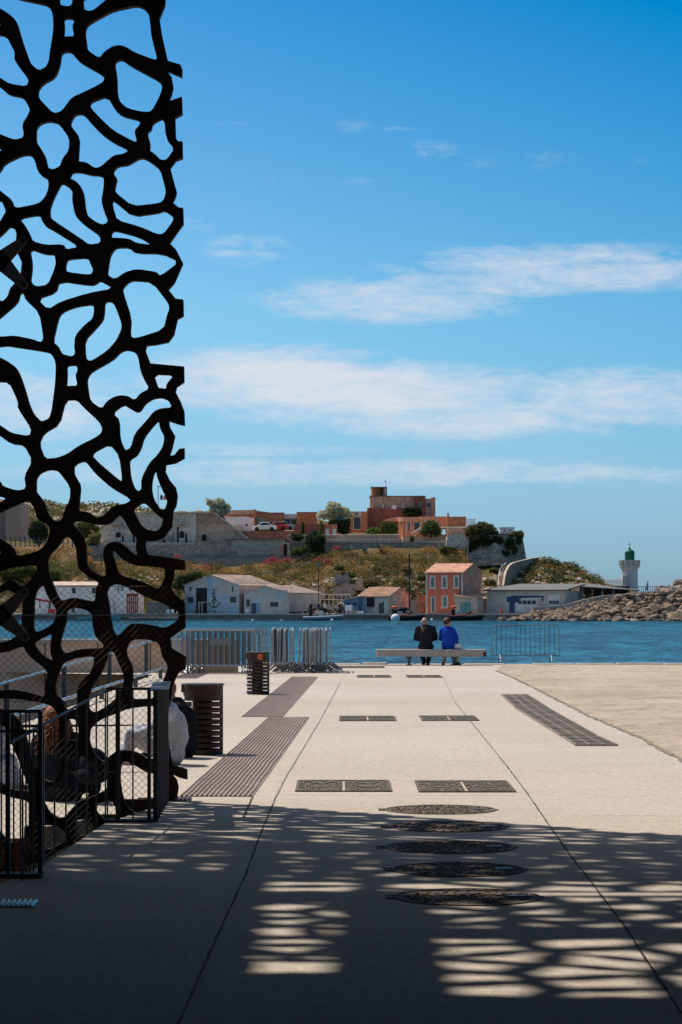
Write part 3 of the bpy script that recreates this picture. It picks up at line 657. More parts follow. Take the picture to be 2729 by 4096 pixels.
# fence in front, left: flat frontal panel
def railing(name, label, pts_top, base_fn, bars, posts, r=.0065, pr=.015, cat='railing', group=None):
    t = thing(name, label, cat, (pts_top[0].x, pts_top[0].y, 0), group)
    m_ = MB()
    for a, b in zip(pts_top[:-1], pts_top[1:]): m_.box_ = None; m_.tube(a, b, pr*.8, n=4)
    m_.build('top_rail', m_fence, t)
    m_ = MB()
    for p in bars: m_.tube((p.x, p.y, base_fn(p)), p, r, n=5)
    m_.build('bars', m_fence, t)
    for p in posts: MB().box(p.x-pr, p.x+pr, p.y-.025, p.y+.025, base_fn(p), p.z).build('post', m_fence, t)
    return t
Z1 = 18.4; zt = gz(2845, Z1)
t = railing('metal_railing', 'near dark railing panel in the lower left corner, with thick post', [P(-200, 2845, Z1), P(164, 2845, Z1)], lambda p: 0.03,
            [P(x_, 2845, Z1) for x_ in (-150, -115, -80, -40, 6, 55, 82, 104, 118)], [P(32, 2845, Z1), P(162, 2845, Z1)], group='dark metal railings along the moat')
MB().box(gx(-200, Z1), gx(172, Z1), Z1-.09, Z1+.09, .0, .03).build('base_plate', m_fence, t)
MB().tube(P(-200, 2925, Z1-.02), P(150, 2925, Z1-.02), .01, n=4).build('lower_rail', m_fence, t)
ptsS = [P(44, 2971, 17.6), P(170, 2902, 19.2), P(422, 2760, 22.8)]
def lerp(a, b, t_): return a+(b-a)*t_
sb = [lerp(ptsS[1], ptsS[2], i_/6) for i_ in range(7)] + [lerp(ptsS[0], ptsS[1], .35), lerp(ptsS[0], ptsS[1], .7)]
railing('metal_railing', 'middle dark railing running back along the moat edge, its top sloping', ptsS, lambda p: -.05, sb, [ptsS[1]], r=.0075, group='dark metal railings along the moat')
Z2 = 22.9
t = railing('metal_railing', 'far dark railing panel in front of the person in the white shirt', [P(422, 2755, Z2), P(602, 2755, Z2)], lambda p: .02,
            [P(x_, 2755, Z2) for x_ in (430, 478, 532)], [P(470, 2755, Z2), P(597, 2755, Z2)], group='dark metal railings along the moat', r=.0075)
MB().box(gx(425, Z2), gx(622, Z2), Z2-.08, Z2+.08, .0, .02).build('base_plate', m_fence, t)
a, b = P(600, 2757, Z2), P(674, 2728, 25.0)
o = MB(); o.hexa([(a.x, a.y-.1, a.z-.012), (a.x+.17, a.y-.1, a.z-.012), (b.x+.02, b.y, a.z-.012), (b.x-.14, b.y, a.z-.012), (a.x, a.y-.1, a.z), (a.x+.17, a.y-.1, a.z), (b.x+.02, b.y, a.z), (b.x-.14, b.y, a.z)])
o.build('top_plate', m_bracket, t)
m_ = MB()
for i_ in range(7):
    p = lerp(Vector((a.x+.05, a.y+.02, 0)), Vector((b.x-.02, b.y-.02, 0)), i_/6); m_.box(p.x-.022, p.x+.022, p.y-.02, p.y+.02, 0, a.z-.012)
m_.build('end_bars', m_fence, t)
# quay wall and handrails
sw = thing('quay_wall', 'low beige concrete wall with pale coping behind the screen', 'wall', (-6, 66.8, 0))
xr = gx(953, 67)
MB().box(-30, xr, 66.8, 67.1, -1.4, .76).build('wall', m_pink, sw)
MB().box(-30, xr+.03, 66.72, 67.16, .76, .85).build('coping', m_cap, sw)
mb = MB()
for i_ in range(12):
    x_ = xr-.9-i_*1.35; mb.box(x_-.012, x_+.012, 66.787, 66.81, -1.35, .755)
mb.build('joints', m_moat, sw)
def handrail(label, pts_, base, posts):
    t = thing('handrail', label, 'handrail', (pts_[0].x, pts_[0].y, 0), 'steel handrails of the sunken ramp'); MB().path(pts_, .028, n=6).build('rail', m_steel if base > -1 else m_steel, t)
    for p in posts: MB().box(p.x-.045, p.x+.045, p.y-.03, p.y+.03, base, p.z).build('post', m_fence, t)
r1 = [P(-250, 2812, 40), P(0, 2738, 44), P(616, 2562, 64), P(650, 2558, 64.5)]
handrail('far steel handrail of the sunken ramp, on the beige wall side', r1, -1.35, [lerp(r1[1], r1[2], t_) for t_ in (.03, .33, .63, .93)])
r2 = [P(-250, 2965, 33), P(47, 2864, 38), P(669, 2667, 64), P(690, 2668, 64)]
handrail('near steel handrail of the sunken ramp, on the open floor side', r2, -.4, [lerp(r2[1], r2[2], t_) for t_ in (.0, .22, .45, .7, .93)])
# bins
def bin_(cx_, base, wpx, hpx, label, sticker=False, skew=0):
    Zf = EYE*F/(base-HY); R = wpx/2/F*Zf*1.0; H = hpx/F*Zf; c = (gx(cx_, Zf), Zf+R, 0)
    t = thing('litter_bin', label, 'litter bin', c, 'slatted brown steel litter bins')
    m_ = MB(); nr = 10; pitch = (H-.16)/nr
    for i_ in range(nr):
        z = .02+i_*pitch; g_ = pitch*.66
        if i_ == nr-1: g_ = pitch*.95
        jit = (i_ % 2)*.012
        for s0, s1 in ((.02, .31), (.36, .66), (.70, .985)):
            m_.lathe([(R-jit, z), (R-jit, z+g_), (R-.008-jit, z+g_), (R-.008-jit, z), (R-jit, z)], c, 10, ang=(2*math.pi*s0+i_*.0, 2*math.pi*s1))
    m_.build('slats', m_cor, t)
    up = MB()
    for s0 in (.0, .335, .68):
        a_ = 2*math.pi*s0; up.tube((c[0]+(R-.015)*math.cos(a_), c[1]+(R-.015)*math.sin(a_), 0), (c[0]+(R-.015)*math.cos(a_), c[1]+(R-.015)*math.sin(a_), H-.02), .022, n=4)
    up.build('upright', m_cor, t)
    MB().lathe([(R*.45, .03), (R*.48, H-.14), (.001, H-.14)], c, 14).build('liner', m_liner, t)
    MB().lathe([(R, H-.15), (R+.004, H-.02), (R*.97, H-.02), (R*.97, H-.15), (R, H-.15)], c, 24).build('top_band', m_cor, t)
    l_ = MB(); l_.lathe([(R*1.10, H-.02), (R*1.10, H), (.001, H+.004)], c, 8); l_.lathe([(.001, H-.021), (R*1.10, H-.02)], c, 8); l_.box(c[0]-R*1.09, c[0]-R*.9, c[1]-.08, c[1]+.08, H-.11, H-.02)
    l_.build('lid', m_fence, t)
    MB().lathe([(.001, .0), (R*.9, .0), (R*.9, .02), (.001, .02)], c, 16).build('base', m_cor, t)
    if sticker:
        s_ = MB(); s_.box(c[0]+.005, c[0]+.10, c[1]-R-.012, c[1]-R-.004, H-.14, H-.04); s_.build('sticker', M('orange_sticker', (.75, .14, .04), .6, .1), t)
        MB().box(c[0]+.005, c[0]+.10, c[1]-R-.014, c[1]-R-.013, H-.155, H-.141).build('sticker_strip', M('green_sticker', (.08, .3, .08), .6), t)
bin_(808, 3022, 158, 286, 'near slatted litter bin beside the person dressed in black')
bin_(1030, 2779, 91, 171, 'far slatted litter bin with an orange sticker, in front of the barriers', True)
# bench
zb_ = 73.2
bt = thing('long_bench', 'long backless concrete bench facing the water, two people on it', 'bench', (gx(1725, zb_), zb_, 0))
MB().box(gx(1506, zb_), gx(1944, zb_), zb_-.02, zb_+.52, .25, .452).build('seat', m_bench, bt, bevel=.012)
MB().box(gx(1932, zb_), gx(1946, zb_), zb_-.03, zb_+.3, .252, .38).build('rust_stain_end', m_cor, bt)
for x_ in (1638, 1816):
    l_ = MB(); X = gx(x_, zb_)
    for (za, zb2, wa, wb) in ((0, .02, .09, .09), (.02, .13, .035, .03), (.13, .20, .03, .06), (.20, .25, .06, .12)):
        l_.hexa([(X-wa, zb_+.05, za), (X+wa, zb_+.05, za), (X+wa, zb_+.45, za), (X-wa, zb_+.45, za), (X-wb, zb_+.05, zb2), (X+wb, zb_+.05, zb2), (X+wb, zb_+.45, zb2), (X-wb, zb_+.45, zb2)])
    l_.build('leg', m_fence, bt)
# crowd barriers
def make_barrier(label, sign=False):
    t = thing('crowd_barrier', label, 'crowd barrier')
    m_ = MB(); r = .019; L = 1.0; zt = 1.1; zb2 = .2; cr = .13
    pts_ = [(-L, 0, zb2), (-L, 0, zt-cr), (-L+.04, 0, zt-.045), (-L+cr, 0, zt), (L-cr, 0, zt), (L-.04, 0, zt-.045), (L, 0, zt-cr), (L, 0, zb2), (-L, 0, zb2)]
    m_.path(pts_, r, 6); m_.build('frame', m_steel, t)
    b_ = MB()
    for i_ in range(13):
        x_ = -L + 2*L*(i_+1)/14; b_.tube((x_, 0, zb2), (x_, 0, zt), .0085, n=4, cap=False)
    b_.build('bars', m_steeld, t)
    for sx in (-1, 1):
        f_ = MB(); x_ = sx*L*.76; f_.path([(x_, -.3, .012), (x_, -.26, .03), (x_, -.03, zb2), (x_, .03, zb2), (x_, .26, .03), (x_, .3, .012)], .017, 5); f_.build('foot', m_steeld, t)
    h_ = MB()
    for z_ in (.33, .86): h_.path([(-L, 0, z_), (-L-.06, 0, z_), (-L-.06, 0, z_-.06)], .009, 4); h_.path([(L, 0, z_), (L+.05, 0, z_)], .012, 4)
    h_.build('hook', m_steel, t)
    if sign: MB().box(-.18, .37, -.034, -.022, .72, .92).build('plate', m_steeld, t)
    return t
def copy_tree(o, parent=None):
    c = o.copy(); COL.objects.link(c); c.parent = parent
    for ch in list(o.children): copy_tree(ch, c)
    return c
pb = make_barrier('lone galvanised crowd barrier standing at the quay edge right of the bench')
D = EYE*F/(2648-HY); pb.location = (gx(2102, D), D, 0); pb.rotation_euler.z = math.radians(1.5)
proto2 = make_barrier('front barrier of the flat stack behind the far bin, with a small grey plate', True)
proto2.location = (gx(867, 65.6), 65.6, 0); proto2['group'] = 'crowd barriers stacked flat, face on'; proto2.rotation_euler.z = .01
proto = make_barrier('x'); proto['group'] = 'crowd barriers stacked flat, face on'
for i_, dx in enumerate((.10, -.06, .18, -.16, .26, -.10, .34, .02)):
    b_ = proto if i_ == 0 else copy_tree(proto)
    b_.location = (gx(872, 65.8)+dx*1.0, 65.72+i_*.1, random.uniform(0, .02)); b_.rotation_euler.z = random.uniform(-.012, .012)
    b_['label'] = 'barrier in the flat face-on stack, behind the one with the plate'
bun = [('left', [1088, 1099, 1109, 1121, 1135, 1145, 1157, 1170, 1174]), ('middle', [1195, 1212, 1224, 1232, 1241, 1250, 1258, 1262]), ('right', [1281, 1288, 1304, 1309, 1324])]
for nm, xs in bun:
    for i_, x_ in enumerate(xs):
        b_ = copy_tree(proto); D = 67.4; b_.location = (gx(x_, 66.6), D+random.uniform(-.1, .1), random.uniform(0, .03))
        b_.rotation_euler = (random.uniform(-.03, .03), 0, math.radians(90)+math.atan2(gx(x_, 66.6), -66.6)*.0 + random.uniform(-.02, .02))
        b_['group'] = 'crowd barriers parked side by side, edge on'
        b_['label'] = {'left': 'barrier in the left edge-on bunch, nearest the far bin', 'middle': 'barrier in the middle of the three edge-on bunches', 'right': 'barrier in the right edge-on bunch, nearest the bench'}[nm]
# low kerb and bar lying on the quay
kb = MB().box(gx(1350, 70), gx(1540, 70), 70.6, 70.75, 0, .07).build('kerb_strip', m_cap); tag(kb, 'low pale kerb strip on the quay between barriers and bench', 'kerb')

# ------------------------------------------------------------ people
def skin(name, nodes, edges, mat, parent, sub=2, scale=1.0, folds=0):
    """one continuous smooth body grown round the joints"""
    mb_ = MB()
    for n in nodes: r = n[3]*scale; mb_.sphere(n[:3], r, r, r, 12, 8)
    for a_, b_ in edges:
        na, nb_ = nodes[a_], nodes[b_]; mb_.tube(na[:3], nb_[:3], na[3]*scale, nb_[3]*scale, n=14)
    me = mb_.mesh(name); o = bpy.data.objects.new(name, me); COL.objects.link(o)
    rm = o.modifiers.new('r', 'REMESH'); rm.mode = 'VOXEL'; rm.voxel_size = .022 if sub > 1 else .05; rm.use_smooth_shade = True
    sm = o.modifiers.new('s', 'SMOOTH'); sm.factor = .5; sm.iterations = 7 if sub > 1 else 3
    if folds:
        for sz_, st_ in ((.16, folds), (.035, folds*.4)):
            tx = bpy.data.textures.new('fold', 'CLOUDS'); tx.noise_scale = sz_; dm = o.modifiers.new('d', 'DISPLACE'); dm.texture = tx; dm.strength = st_; dm.mid_level = .36; dm.texture_coords = 'GLOBAL'
    dg = bpy.context.evaluated_depsgraph_get(); m2 = bpy.data.meshes.new_from_object(o.evaluated_get(dg)); bpy.data.objects.remove(o, do_unlink=True)
    return link_mesh(name, m2, mat, parent, True)
m_skin = M('skin', (.50, .27, .18), .55, .12, 12)
m_dskin = M('tanned_skin', (.42, .2, .125), .55, .12, 12)
def cloth(n, c, v=.25): return M(n, c, .95, v, 9, bump=.7, bscale=14, spec=.06)
m_blackc = cloth('black_cloth', (.018, .02, .026)); m_blue = cloth('royal_blue_cloth', (.012, .06, .40)); m_white = cloth('white_cloth', (.74, .72, .70), .1)
m_shirt = cloth('pale_shirt', (.48, .52, .60), .2); m_navy = cloth('dark_trousers', (.03, .035, .045)); m_pale = cloth('pale_jeans', (.55, .56, .62), .15)
m_hair1 = M('auburn_hair', (.22, .07, .03), .6, .6, 14, (.45, .17, .07), .7, bump=.6, bscale=60); m_hair2 = M('dark_red_hair', (.07, .025, .018), .6, .4, 20); m_grey = M('grey_hair', (.3, .28, .27), .7)
m_shoe = M('grey_shoe', (.22, .22, .21), .7, .2); m_shoeo = M('gum_sole', (.30, .11, .04), .7); m_orange = M('tan_leather_strap', (.45, .16, .07), .6); m_lens = M('dark_lens', (.01, .01, .012), .15)
def mixj(J, k_, off): return J[k_][:3]
def person(loc, J, label, mats, hair, face_dir, hairfn=None, scale=1.0, head_r=.105, extras=None):
    """J: joint positions relative to loc. One continuous body, clothes over it."""
    t = thing('person', label, 'person', loc); L = Vector(loc)
    W_ = {k_: L + Vector(v)*scale for k_, v in J.items()}
    R = dict(pelvis=.11, belly=.10, chest=.11, neck0=.075, neck=.055, shL=.05, shR=.05, elL=.038, elR=.038, wrL=.028, wrR=.028, hipL=.08, hipR=.08, knL=.052, knR=.052, anL=.04, anR=.04, toL=.035, toR=.035, haL=.035, haR=.035)
    names = ['pelvis', 'belly', 'chest', 'neck0', 'neck', 'head', 'top', 'shL', 'elL', 'wrL', 'haL', 'shR', 'elR', 'wrR', 'haR', 'hipL', 'knL', 'anL', 'toL', 'hipR', 'knR', 'anR', 'toR']
    E = [('pelvis', 'belly'), ('belly', 'chest'), ('chest', 'neck0'), ('neck0', 'neck'), ('neck', 'head'), ('head', 'top'), ('neck0', 'shL'), ('shL', 'elL'), ('elL', 'wrL'), ('wrL', 'haL'), ('neck0', 'shR'), ('shR', 'elR'), ('elR', 'wrR'), ('wrR', 'haR'),
         ('pelvis', 'hipL'), ('hipL', 'knL'), ('knL', 'anL'), ('anL', 'toL'), ('pelvis', 'hipR'), ('hipR', 'knR'), ('knR', 'anR'), ('anR', 'toR')]
    W_['top'] = W_['head'] + (W_['head']-W_['neck']).normalized()*.085*scale
    R2 = dict(R); R2['head'] = head_r*.93; R2['top'] = head_r*.70; W_['top'] = W_['head'] + (W_['head']-W_['neck']).normalized()*.045*scale
    idx = {n_: i_ for i_, n_ in enumerate(names)}
    body = skin('body', [(*W_[n_], R2[n_]*scale) for n_ in names], [(idx[a_], idx[b_]) for a_, b_ in E], mats['skin'], t)
    fd = Vector(face_dir).normalized(); side = fd.cross(Vector((0, 0, 1))).normalized(); H = W_['head']
    p = H + fd*head_r*.93*scale; MB().sphere(p - Vector((0, 0, .01)), .016, .016, .022, 8, 6).build('nose', mats['skin'], t, True)
    for s_ in (-1, 1): e = H + side*s_*head_r*.9*scale; MB().sphere(e, .014, .02, .03, 8, 6).build('ear', mats['skin'], t, True)
    for s_ in (-1, 1): MB().sphere(H + fd*head_r*.86*scale + side*s_*.034 + Vector((0, 0, .022)), .012, .012, .008, 6, 4).build('eye', m_lens, t, True)
    MB().sphere(H + fd*head_r*.86*scale - Vector((0, 0, .05)), .02, .015, .007, 8, 4).build('mouth', m_dskin, t, True)
    # fingers
    for s_ in 'LR':
        w_, h_ = W_['wr'+s_], W_['ha'+s_]; d = (h_-w_).normalized(); sd_ = d.cross(Vector((0, 0, 1)));
        sd_ = sd_.normalized() if sd_.length > .1 else Vector((1, 0, 0))
        for q in range(4):
            b0 = h_ + sd_*(q-1.5)*.02; ln = (.07, .08, .075, .06)[q]*.5; m1 = b0+d*ln+Vector((0, 0, -.006)); fm = MB(); fm.tube(b0, m1, .010, .009, n=6); fm.tube(m1, m1+(d*.7-Vector((0, 0, .7))).normalized()*ln, .009, .007, n=6); fm.build('finger', mats['skin'], t, True)
        MB().tube(w_.lerp(h_, .4), w_.lerp(h_, .4)+(d*.6+sd_*.8).normalized()*.06, .012, .008, n=6).build('thumb', mats['skin'], t, True)
    k_ = 1.0
    up = ['belly', 'pelvis', 'chest', 'neck0', 'shL', 'elL', 'wrL', 'shR', 'elR', 'wrR']; U = {n_: i_ for i_, n_ in enumerate(up)}
    RU = dict(belly=.165, pelvis=.165, chest=.17, neck0=.085, shL=.082, shR=.082, elL=.062, elR=.062, wrL=.045, wrR=.045)
    for q, v in (mats.get('bulk') or {}).items(): RU[q] = v
    skin('jacket', [(*W_[n_], RU[n_]*scale) for n_ in up], [(U[a_], U[b_]) for a_, b_ in E if a_ in U and b_ in U], mats['top'], t, folds=.034)
    lo_ = ['pelvis', 'hipL', 'knL', 'anL', 'hipR', 'knR', 'anR']; Lq = {n_: i_ for i_, n_ in enumerate(lo_)}
    RL = dict(pelvis=.155, hipL=.115, hipR=.115, knL=.08, knR=.08, anL=.062, anR=.062)
    skin('trousers', [(*W_[n_], RL[n_]*scale) for n_ in lo_], [(Lq[a_], Lq[b_]) for a_, b_ in E if a_ in Lq and b_ in Lq], mats['legs'], t, folds=.034)
    for s_ in 'LR':
        a_, b_ = W_['an'+s_], W_['to'+s_]; m_ = MB(); d = (b_-a_); d.z = 0; ln = d.length+.12; d.normalize(); sd_ = Vector((-d.y, d.x, 0)); base = Vector((a_.x, a_.y, L.z+mats.get('floor', 0))) - d*.07
        pr = [(0, .035, .06), (.3, .04, .075), (.62, .048, .05), (.9, .035, .03), (1, .015, .02)]
        vs_ = []
        for (u, hw, hh) in pr:
            c = base+d*ln*u; vs_ += [c-sd_*hw, c+sd_*hw, c+sd_*hw*.75+Vector((0, 0, hh+.02)), c-sd_*hw*.75+Vector((0, 0, hh+.02))]
        fs_ = [(0, 1, 2, 3), tuple(4*(len(pr)-1)+q for q in (3, 2, 1, 0))]
        for q in range(len(pr)-1):
            for e in range(4): fs_.append((4*q+e, 4*q+(e+1) % 4, 4*(q+1)+(e+1) % 4, 4*(q+1)+e))
        m_.add(vs_, fs_); sh = m_.build('shoe', mats['shoe'], t, bevel=.006)
        if mats.get('sole'):
            m3 = MB(); m3.hexa([base-sd_*.045, base+sd_*.045, base+d*ln+sd_*.03, base+d*ln-sd_*.03] + [q+Vector((0, 0, .025)) for q in (base-sd_*.045, base+sd_*.045, base+d*ln+sd_*.03, base+d*ln-sd_*.03)]); m3.build('sole', mats['sole'], sh)
    if hairfn: hairfn(t, H, fd, side, head_r*scale, hair, W_)
    if extras: extras(t, W_)
    return t, W_
def hair_short(cover=1.0):
    def f(t, H, fd, side, r, mat, W_):
        m_ = MB()
        vs = []; n, k_ = 18, 10
        for j in range(k_+1):
            ph = math.pi*j/k_
            for i_ in range(n):
                a_ = 2*math.pi*i_/n; d = side*math.cos(a_)*math.sin(ph) + fd*math.sin(a_)*math.sin(ph) + Vector((0, 0, math.cos(ph)))
                front = max(0, d.dot(fd)); low = max(0, -d.z)
                rr = r*(1.16 + random.uniform(-.03, .05)) * (1 - .35*front*max(0, 1-max(0, d.z)*2)) * (1-.25*low)
                vs.append(H + Vector((0, 0, .028)) - fd*.012 + d*rr)
        fs = [(j*n+i_, j*n+(i_+1) % n, (j+1)*n+(i_+1) % n, (j+1)*n+i_) for j in range(k_) for i_ in range(n)]
        m_.add(vs, fs); m_.build('hair', mat, t, True)
    return f
def hair_fringe(t, H, fd, side, r, mat, W_):
    m_ = MB(); vs = []; n = 18
    for j, (z, rr) in enumerate(((-.06, .92), (-.03, 1.08), (.0, 1.1), (.02, 1.0))):
        for i_ in range(n+1):
            a_ = math.pi*(.0+i_/n); d = side*math.cos(a_) - fd*math.sin(a_); vs.append(H + d*r*rr + Vector((0, 0, z)))
    m_.add(vs, [(j*(n+1)+i_, j*(n+1)+i_+1, (j+1)*(n+1)+i_+1, (j+1)*(n+1)+i_) for j in range(3) for i_ in range(n)]); m_.build('hair', mat, t, True)
def hair_long(length, spread=.1, curl=.02, nst=130):
    def f(t, H, fd, side, r, mat, W_):
        hair_short()(t, H, fd, side, r*1.04, mat, W_)
        m_ = MB()
        for i_ in range(nst):
            a_ = random.uniform(-.15, math.pi+.15); d = side*math.cos(a_) - fd*math.sin(a_)
            p = H + d*r*.95 + Vector((0, 0, random.uniform(-.02, .09))); ln = length*random.uniform(.6, 1.0); ph = random.uniform(0, 6); k_ = 9; sp = random.uniform(.3, 1)*spread
            for j in range(k_):
                u = (j+1)/k_; q = H + d*(r*.98+sp*u) + Vector((math.sin(ph+u*11)*curl, math.cos(ph+u*10)*curl, .03-ln*u))
                m_.tube(p, q, .014*(1-u*.5), .013*(1-u*.5), n=4, cap=False); p = q
        m_.build('curls', mat, t, True)
    return f
# man and woman on the bench (facing the water)
bx = gx(1705, zb_); by = zb_+.28
def strap(t, W_):
    c = W_['chest']; m_ = MB(); y = c.y-.185
    pts_ = [Vector((bx-.14, y+.10, 1.12)), Vector((bx-.10, y+.015, 1.03)), Vector((bx+.0, y-.0, .87)), Vector((bx+.12, y+.005, .70))]
    for a_, b_ in zip(pts_[:-1], pts_[1:]): m_.tube(a_, b_, .014, n=4)
    m_.build('shoulder_strap', m_orange, t)
person((bx, by, 0), dict(pelvis=(0, 0, .55), belly=(0, .0, .72), chest=(0, .03, .92), neck0=(0, .06, 1.07), neck=(-.02, .09, 1.13), head=(-.03, .12, 1.24), shL=(-.20, .05, 1.02), elL=(-.27, .12, .76), wrL=(-.12, .32, .72), haL=(-.07, .36, .71),
    shR=(.20, .05, 1.02), elR=(.27, .12, .76), wrR=(.12, .32, .72), haR=(.07, .36, .71), hipL=(-.10, .02, .53), knL=(-.13, .40, .50), anL=(-.05, .36, .09), toL=(-.07, .46, .04), hipR=(.10, .02, .53), knR=(.15, .40, .50), anR=(.07, .22, .09), toR=(.05, .34, .04)),
    'balding man in a black jacket with a tan shoulder strap on the bench', dict(skin=m_skin, top=m_blackc, legs=m_navy, shoe=m_blackc, bulk=dict(chest=.195, belly=.185, pelvis=.18, shL=.095, shR=.095, elL=.075, elR=.075)), m_grey, (-.1, 1, -.1), hair_fringe, extras=strap)
wx = gx(1795, zb_)
def glasses(t, W_):
    H = W_['head']; m_ = MB(); m_.box(H.x+.055, H.x+.1, H.y+.02, H.y+.09, H.z+.005, H.z+.04); m_.tube((H.x-.0, H.y-.06, H.z+.03), (H.x+.09, H.y+.0, H.z+.03), .006, n=4); m_.build('sunglasses', m_lens, t)
person((wx, by, 0), dict(pelvis=(0, 0, .55), belly=(.01, .0, .72), chest=(-.01, .03, .90), neck0=(-.03, .05, 1.04), neck=(-.035, .06, 1.09), head=(-.02, .07, 1.20), shL=(-.16, .04, .98), elL=(-.19, .14, .76), wrL=(-.05, .3, .68), haL=(0, .34, .67),
    shR=(.13, .06, .98), elR=(.22, .12, .77), wrR=(.26, .26, .62), haR=(.29, .31, .58), hipL=(-.09, .02, .53), knL=(-.02, .42, .50), anL=(-.13, .12, .09), toL=(-.15, .02, .04), hipR=(.11, .02, .53), knR=(.30, .36, .52), anR=(.24, .10, .10), toR=(.33, .02, .04)),
    'woman with short dark hair in a bright blue jacket on the bench', dict(skin=m_dskin, top=m_blue, legs=m_white, shoe=m_shoe, bulk=dict(chest=.175, belly=.18, pelvis=.185, shL=.085, shR=.085, elL=.075, elR=.075)), m_hair2, (1, .35, 0), hair_short(), extras=glasses)
tag(MB().sphere((gx(1835, zb_), zb_+.2, .53), .13, .10, .085, 12, 8).build('white_bag', m_white, None, True), 'soft white bundle lying on the bench beside the woman in blue', 'bag')
# person in pale shirt sitting on the floor, knees up, turned left
Dp = 30.6; X0 = gx(688, Dp)
person((X0, Dp, 0), dict(pelvis=(0, 0, .13), belly=(.045, 0, .32), chest=(.03, -.01, .50), neck0=(-.02, -.02, .66), neck=(-.06, -.02, .70), head=(-.13, -.03, .80), shL=(-.04, -.19, .61), elL=(-.22, -.24, .42), wrL=(-.42, -.16, .36), haL=(-.47, -.12, .35),
    shR=(-.02, .17, .62), elR=(-.2, .2, .42), wrR=(-.42, .1, .36), haR=(-.47, .06, .35), hipL=(-.05, -.10, .12), knL=(-.47, -.14, .36), anL=(-.52, -.14, .06), toL=(-.64, -.16, .03), hipR=(-.05, .10, .12), knR=(-.40, .12, .40), anR=(-.62, .1, .06), toR=(-.74, .1, .03)),
    'person in a pale shirt and light trousers sitting knees up behind the railing', dict(skin=m_skin, top=m_shirt, legs=m_pale, shoe=m_white, sole=m_shoeo, bulk=dict(chest=.135, belly=.145, pelvis=.13, shL=.085, shR=.085, elL=.07, elR=.07, wrL=.05, wrR=.05)), m_hair1, (-1, -.1, -.4), hair_long(.12, .04, .015, 60))
Dp = 31.9; X0 = gx(738, Dp)
person((X0, Dp, 0), dict(pelvis=(0, 0, .14), belly=(.02, 0, .32), chest=(-.01, 0, .50), neck0=(-.08, 0, .64), neck=(-.13, 0, .68), head=(-.21, 0, .76), shL=(-.08, -.18, .60), elL=(-.16, -.22, .38), wrL=(-.32, -.14, .3), haL=(-.37, -.12, .28),
    shR=(-.06, .18, .6), elR=(-.16, .2, .38), wrR=(-.3, .1, .3), haR=(-.36, .08, .28), hipL=(-.05, -.1, .13), knL=(-.34, -.14, .36), anL=(-.16, -.14, .06), toL=(-.26, -.16, .03), hipR=(-.05, .1, .13), knR=(-.34, .14, .36), anR=(-.4, .1, .06), toR=(-.5, .1, .03)),
    'person dressed in black hunched on the ground between the pale shirt and the near bin', dict(skin=m_skin, top=m_blackc, legs=m_blackc, shoe=m_blackc, bulk=dict(chest=.14, belly=.14, pelvis=.14, shL=.085, shR=.085, neck0=.10)), m_hair1, (-1, 0, -.6), hair_short())
# woman with auburn curls, back to us, on the lower terrace
Dp = 29.8; zf = -.37; X0 = gx(250, Dp)
person((X0, Dp, zf), dict(pelvis=(0, 0, .14), belly=(-.01, 0, .34), chest=(-.03, .02, .56), neck0=(-.06, .04, .74), neck=(-.07, .05, .80), head=(-.08, .07, .93), shL=(-.25, .03, .67), elL=(-.33, .05, .40), wrL=(-.26, .22, .22), haL=(-.22, .28, .2),
    shR=(.13, .05, .68), elR=(.26, .08, .46), wrR=(.34, .28, .42), haR=(.37, .33, .41), hipL=(-.12, .02, .13), knL=(-.3, .36, .3), anL=(-.12, .5, .06), toL=(-.1, .6, .03), hipR=(.12, .02, .13), knR=(.34, .3, .28), anR=(.36, .02, .07), toR=(.48, -.04, .03)),
    'woman with long auburn curls in black, sitting behind the wire mesh', dict(skin=m_dskin, top=m_blackc, legs=m_blackc, shoe=m_shoe, sole=m_shoeo, bulk=dict(chest=.20, belly=.21, pelvis=.24, shL=.11, shR=.11, elL=.085, elR=.085)), m_hair1, (.25, 1, -.1), hair_long(.44, .13, .03, 330), head_r=.12)
mb = MB(); bg_ = P(375, 3060, 29.5); mb.sphere((bg_.x, bg_.y, bg_.z), .17, .12, .2, 12, 8); mb.sphere((bg_.x-.02, bg_.y-.05, bg_.z-.12), .2, .12, .1, 12, 8)
bo = mb.build('backpack', m_blackc, None, True); tag(bo, 'black bag on the ground right of the auburn haired woman', 'bag')
# person at the left edge of the picture
X0 = gx(-62, 31)
person((X0, 31, -.34), dict(pelvis=(0, 0, .13), belly=(.02, 0, .34), chest=(.04, 0, .58), neck0=(.06, 0, .76), neck=(.07, .02, .82), head=(.08, .03, .94), shL=(-.12, -.1, .7), elL=(-.1, -.2, .45), wrL=(.1, -.2, .3), haL=(.15, -.2, .29),
    shR=(.2, .1, .7), elR=(.24, .1, .46), wrR=(.3, -.05, .3), haR=(.34, -.1, .3), hipL=(.02, -.1, .12), knL=(.3, -.2, .32), anL=(.32, -.25, .06), toL=(.44, -.27, .03), hipR=(.04, .1, .12), knR=(.3, .05, .36), anR=(.42, -.05, .06), toR=(.54, -.08, .03)),
    'person in light blue at the far left edge, mostly outside the view', dict(skin=m_skin, top=m_shirt, legs=m_pale, shoe=m_shoeo, bulk=dict(chest=.18, belly=.18)), m_hair2, (1, .2, -.2), hair_short())
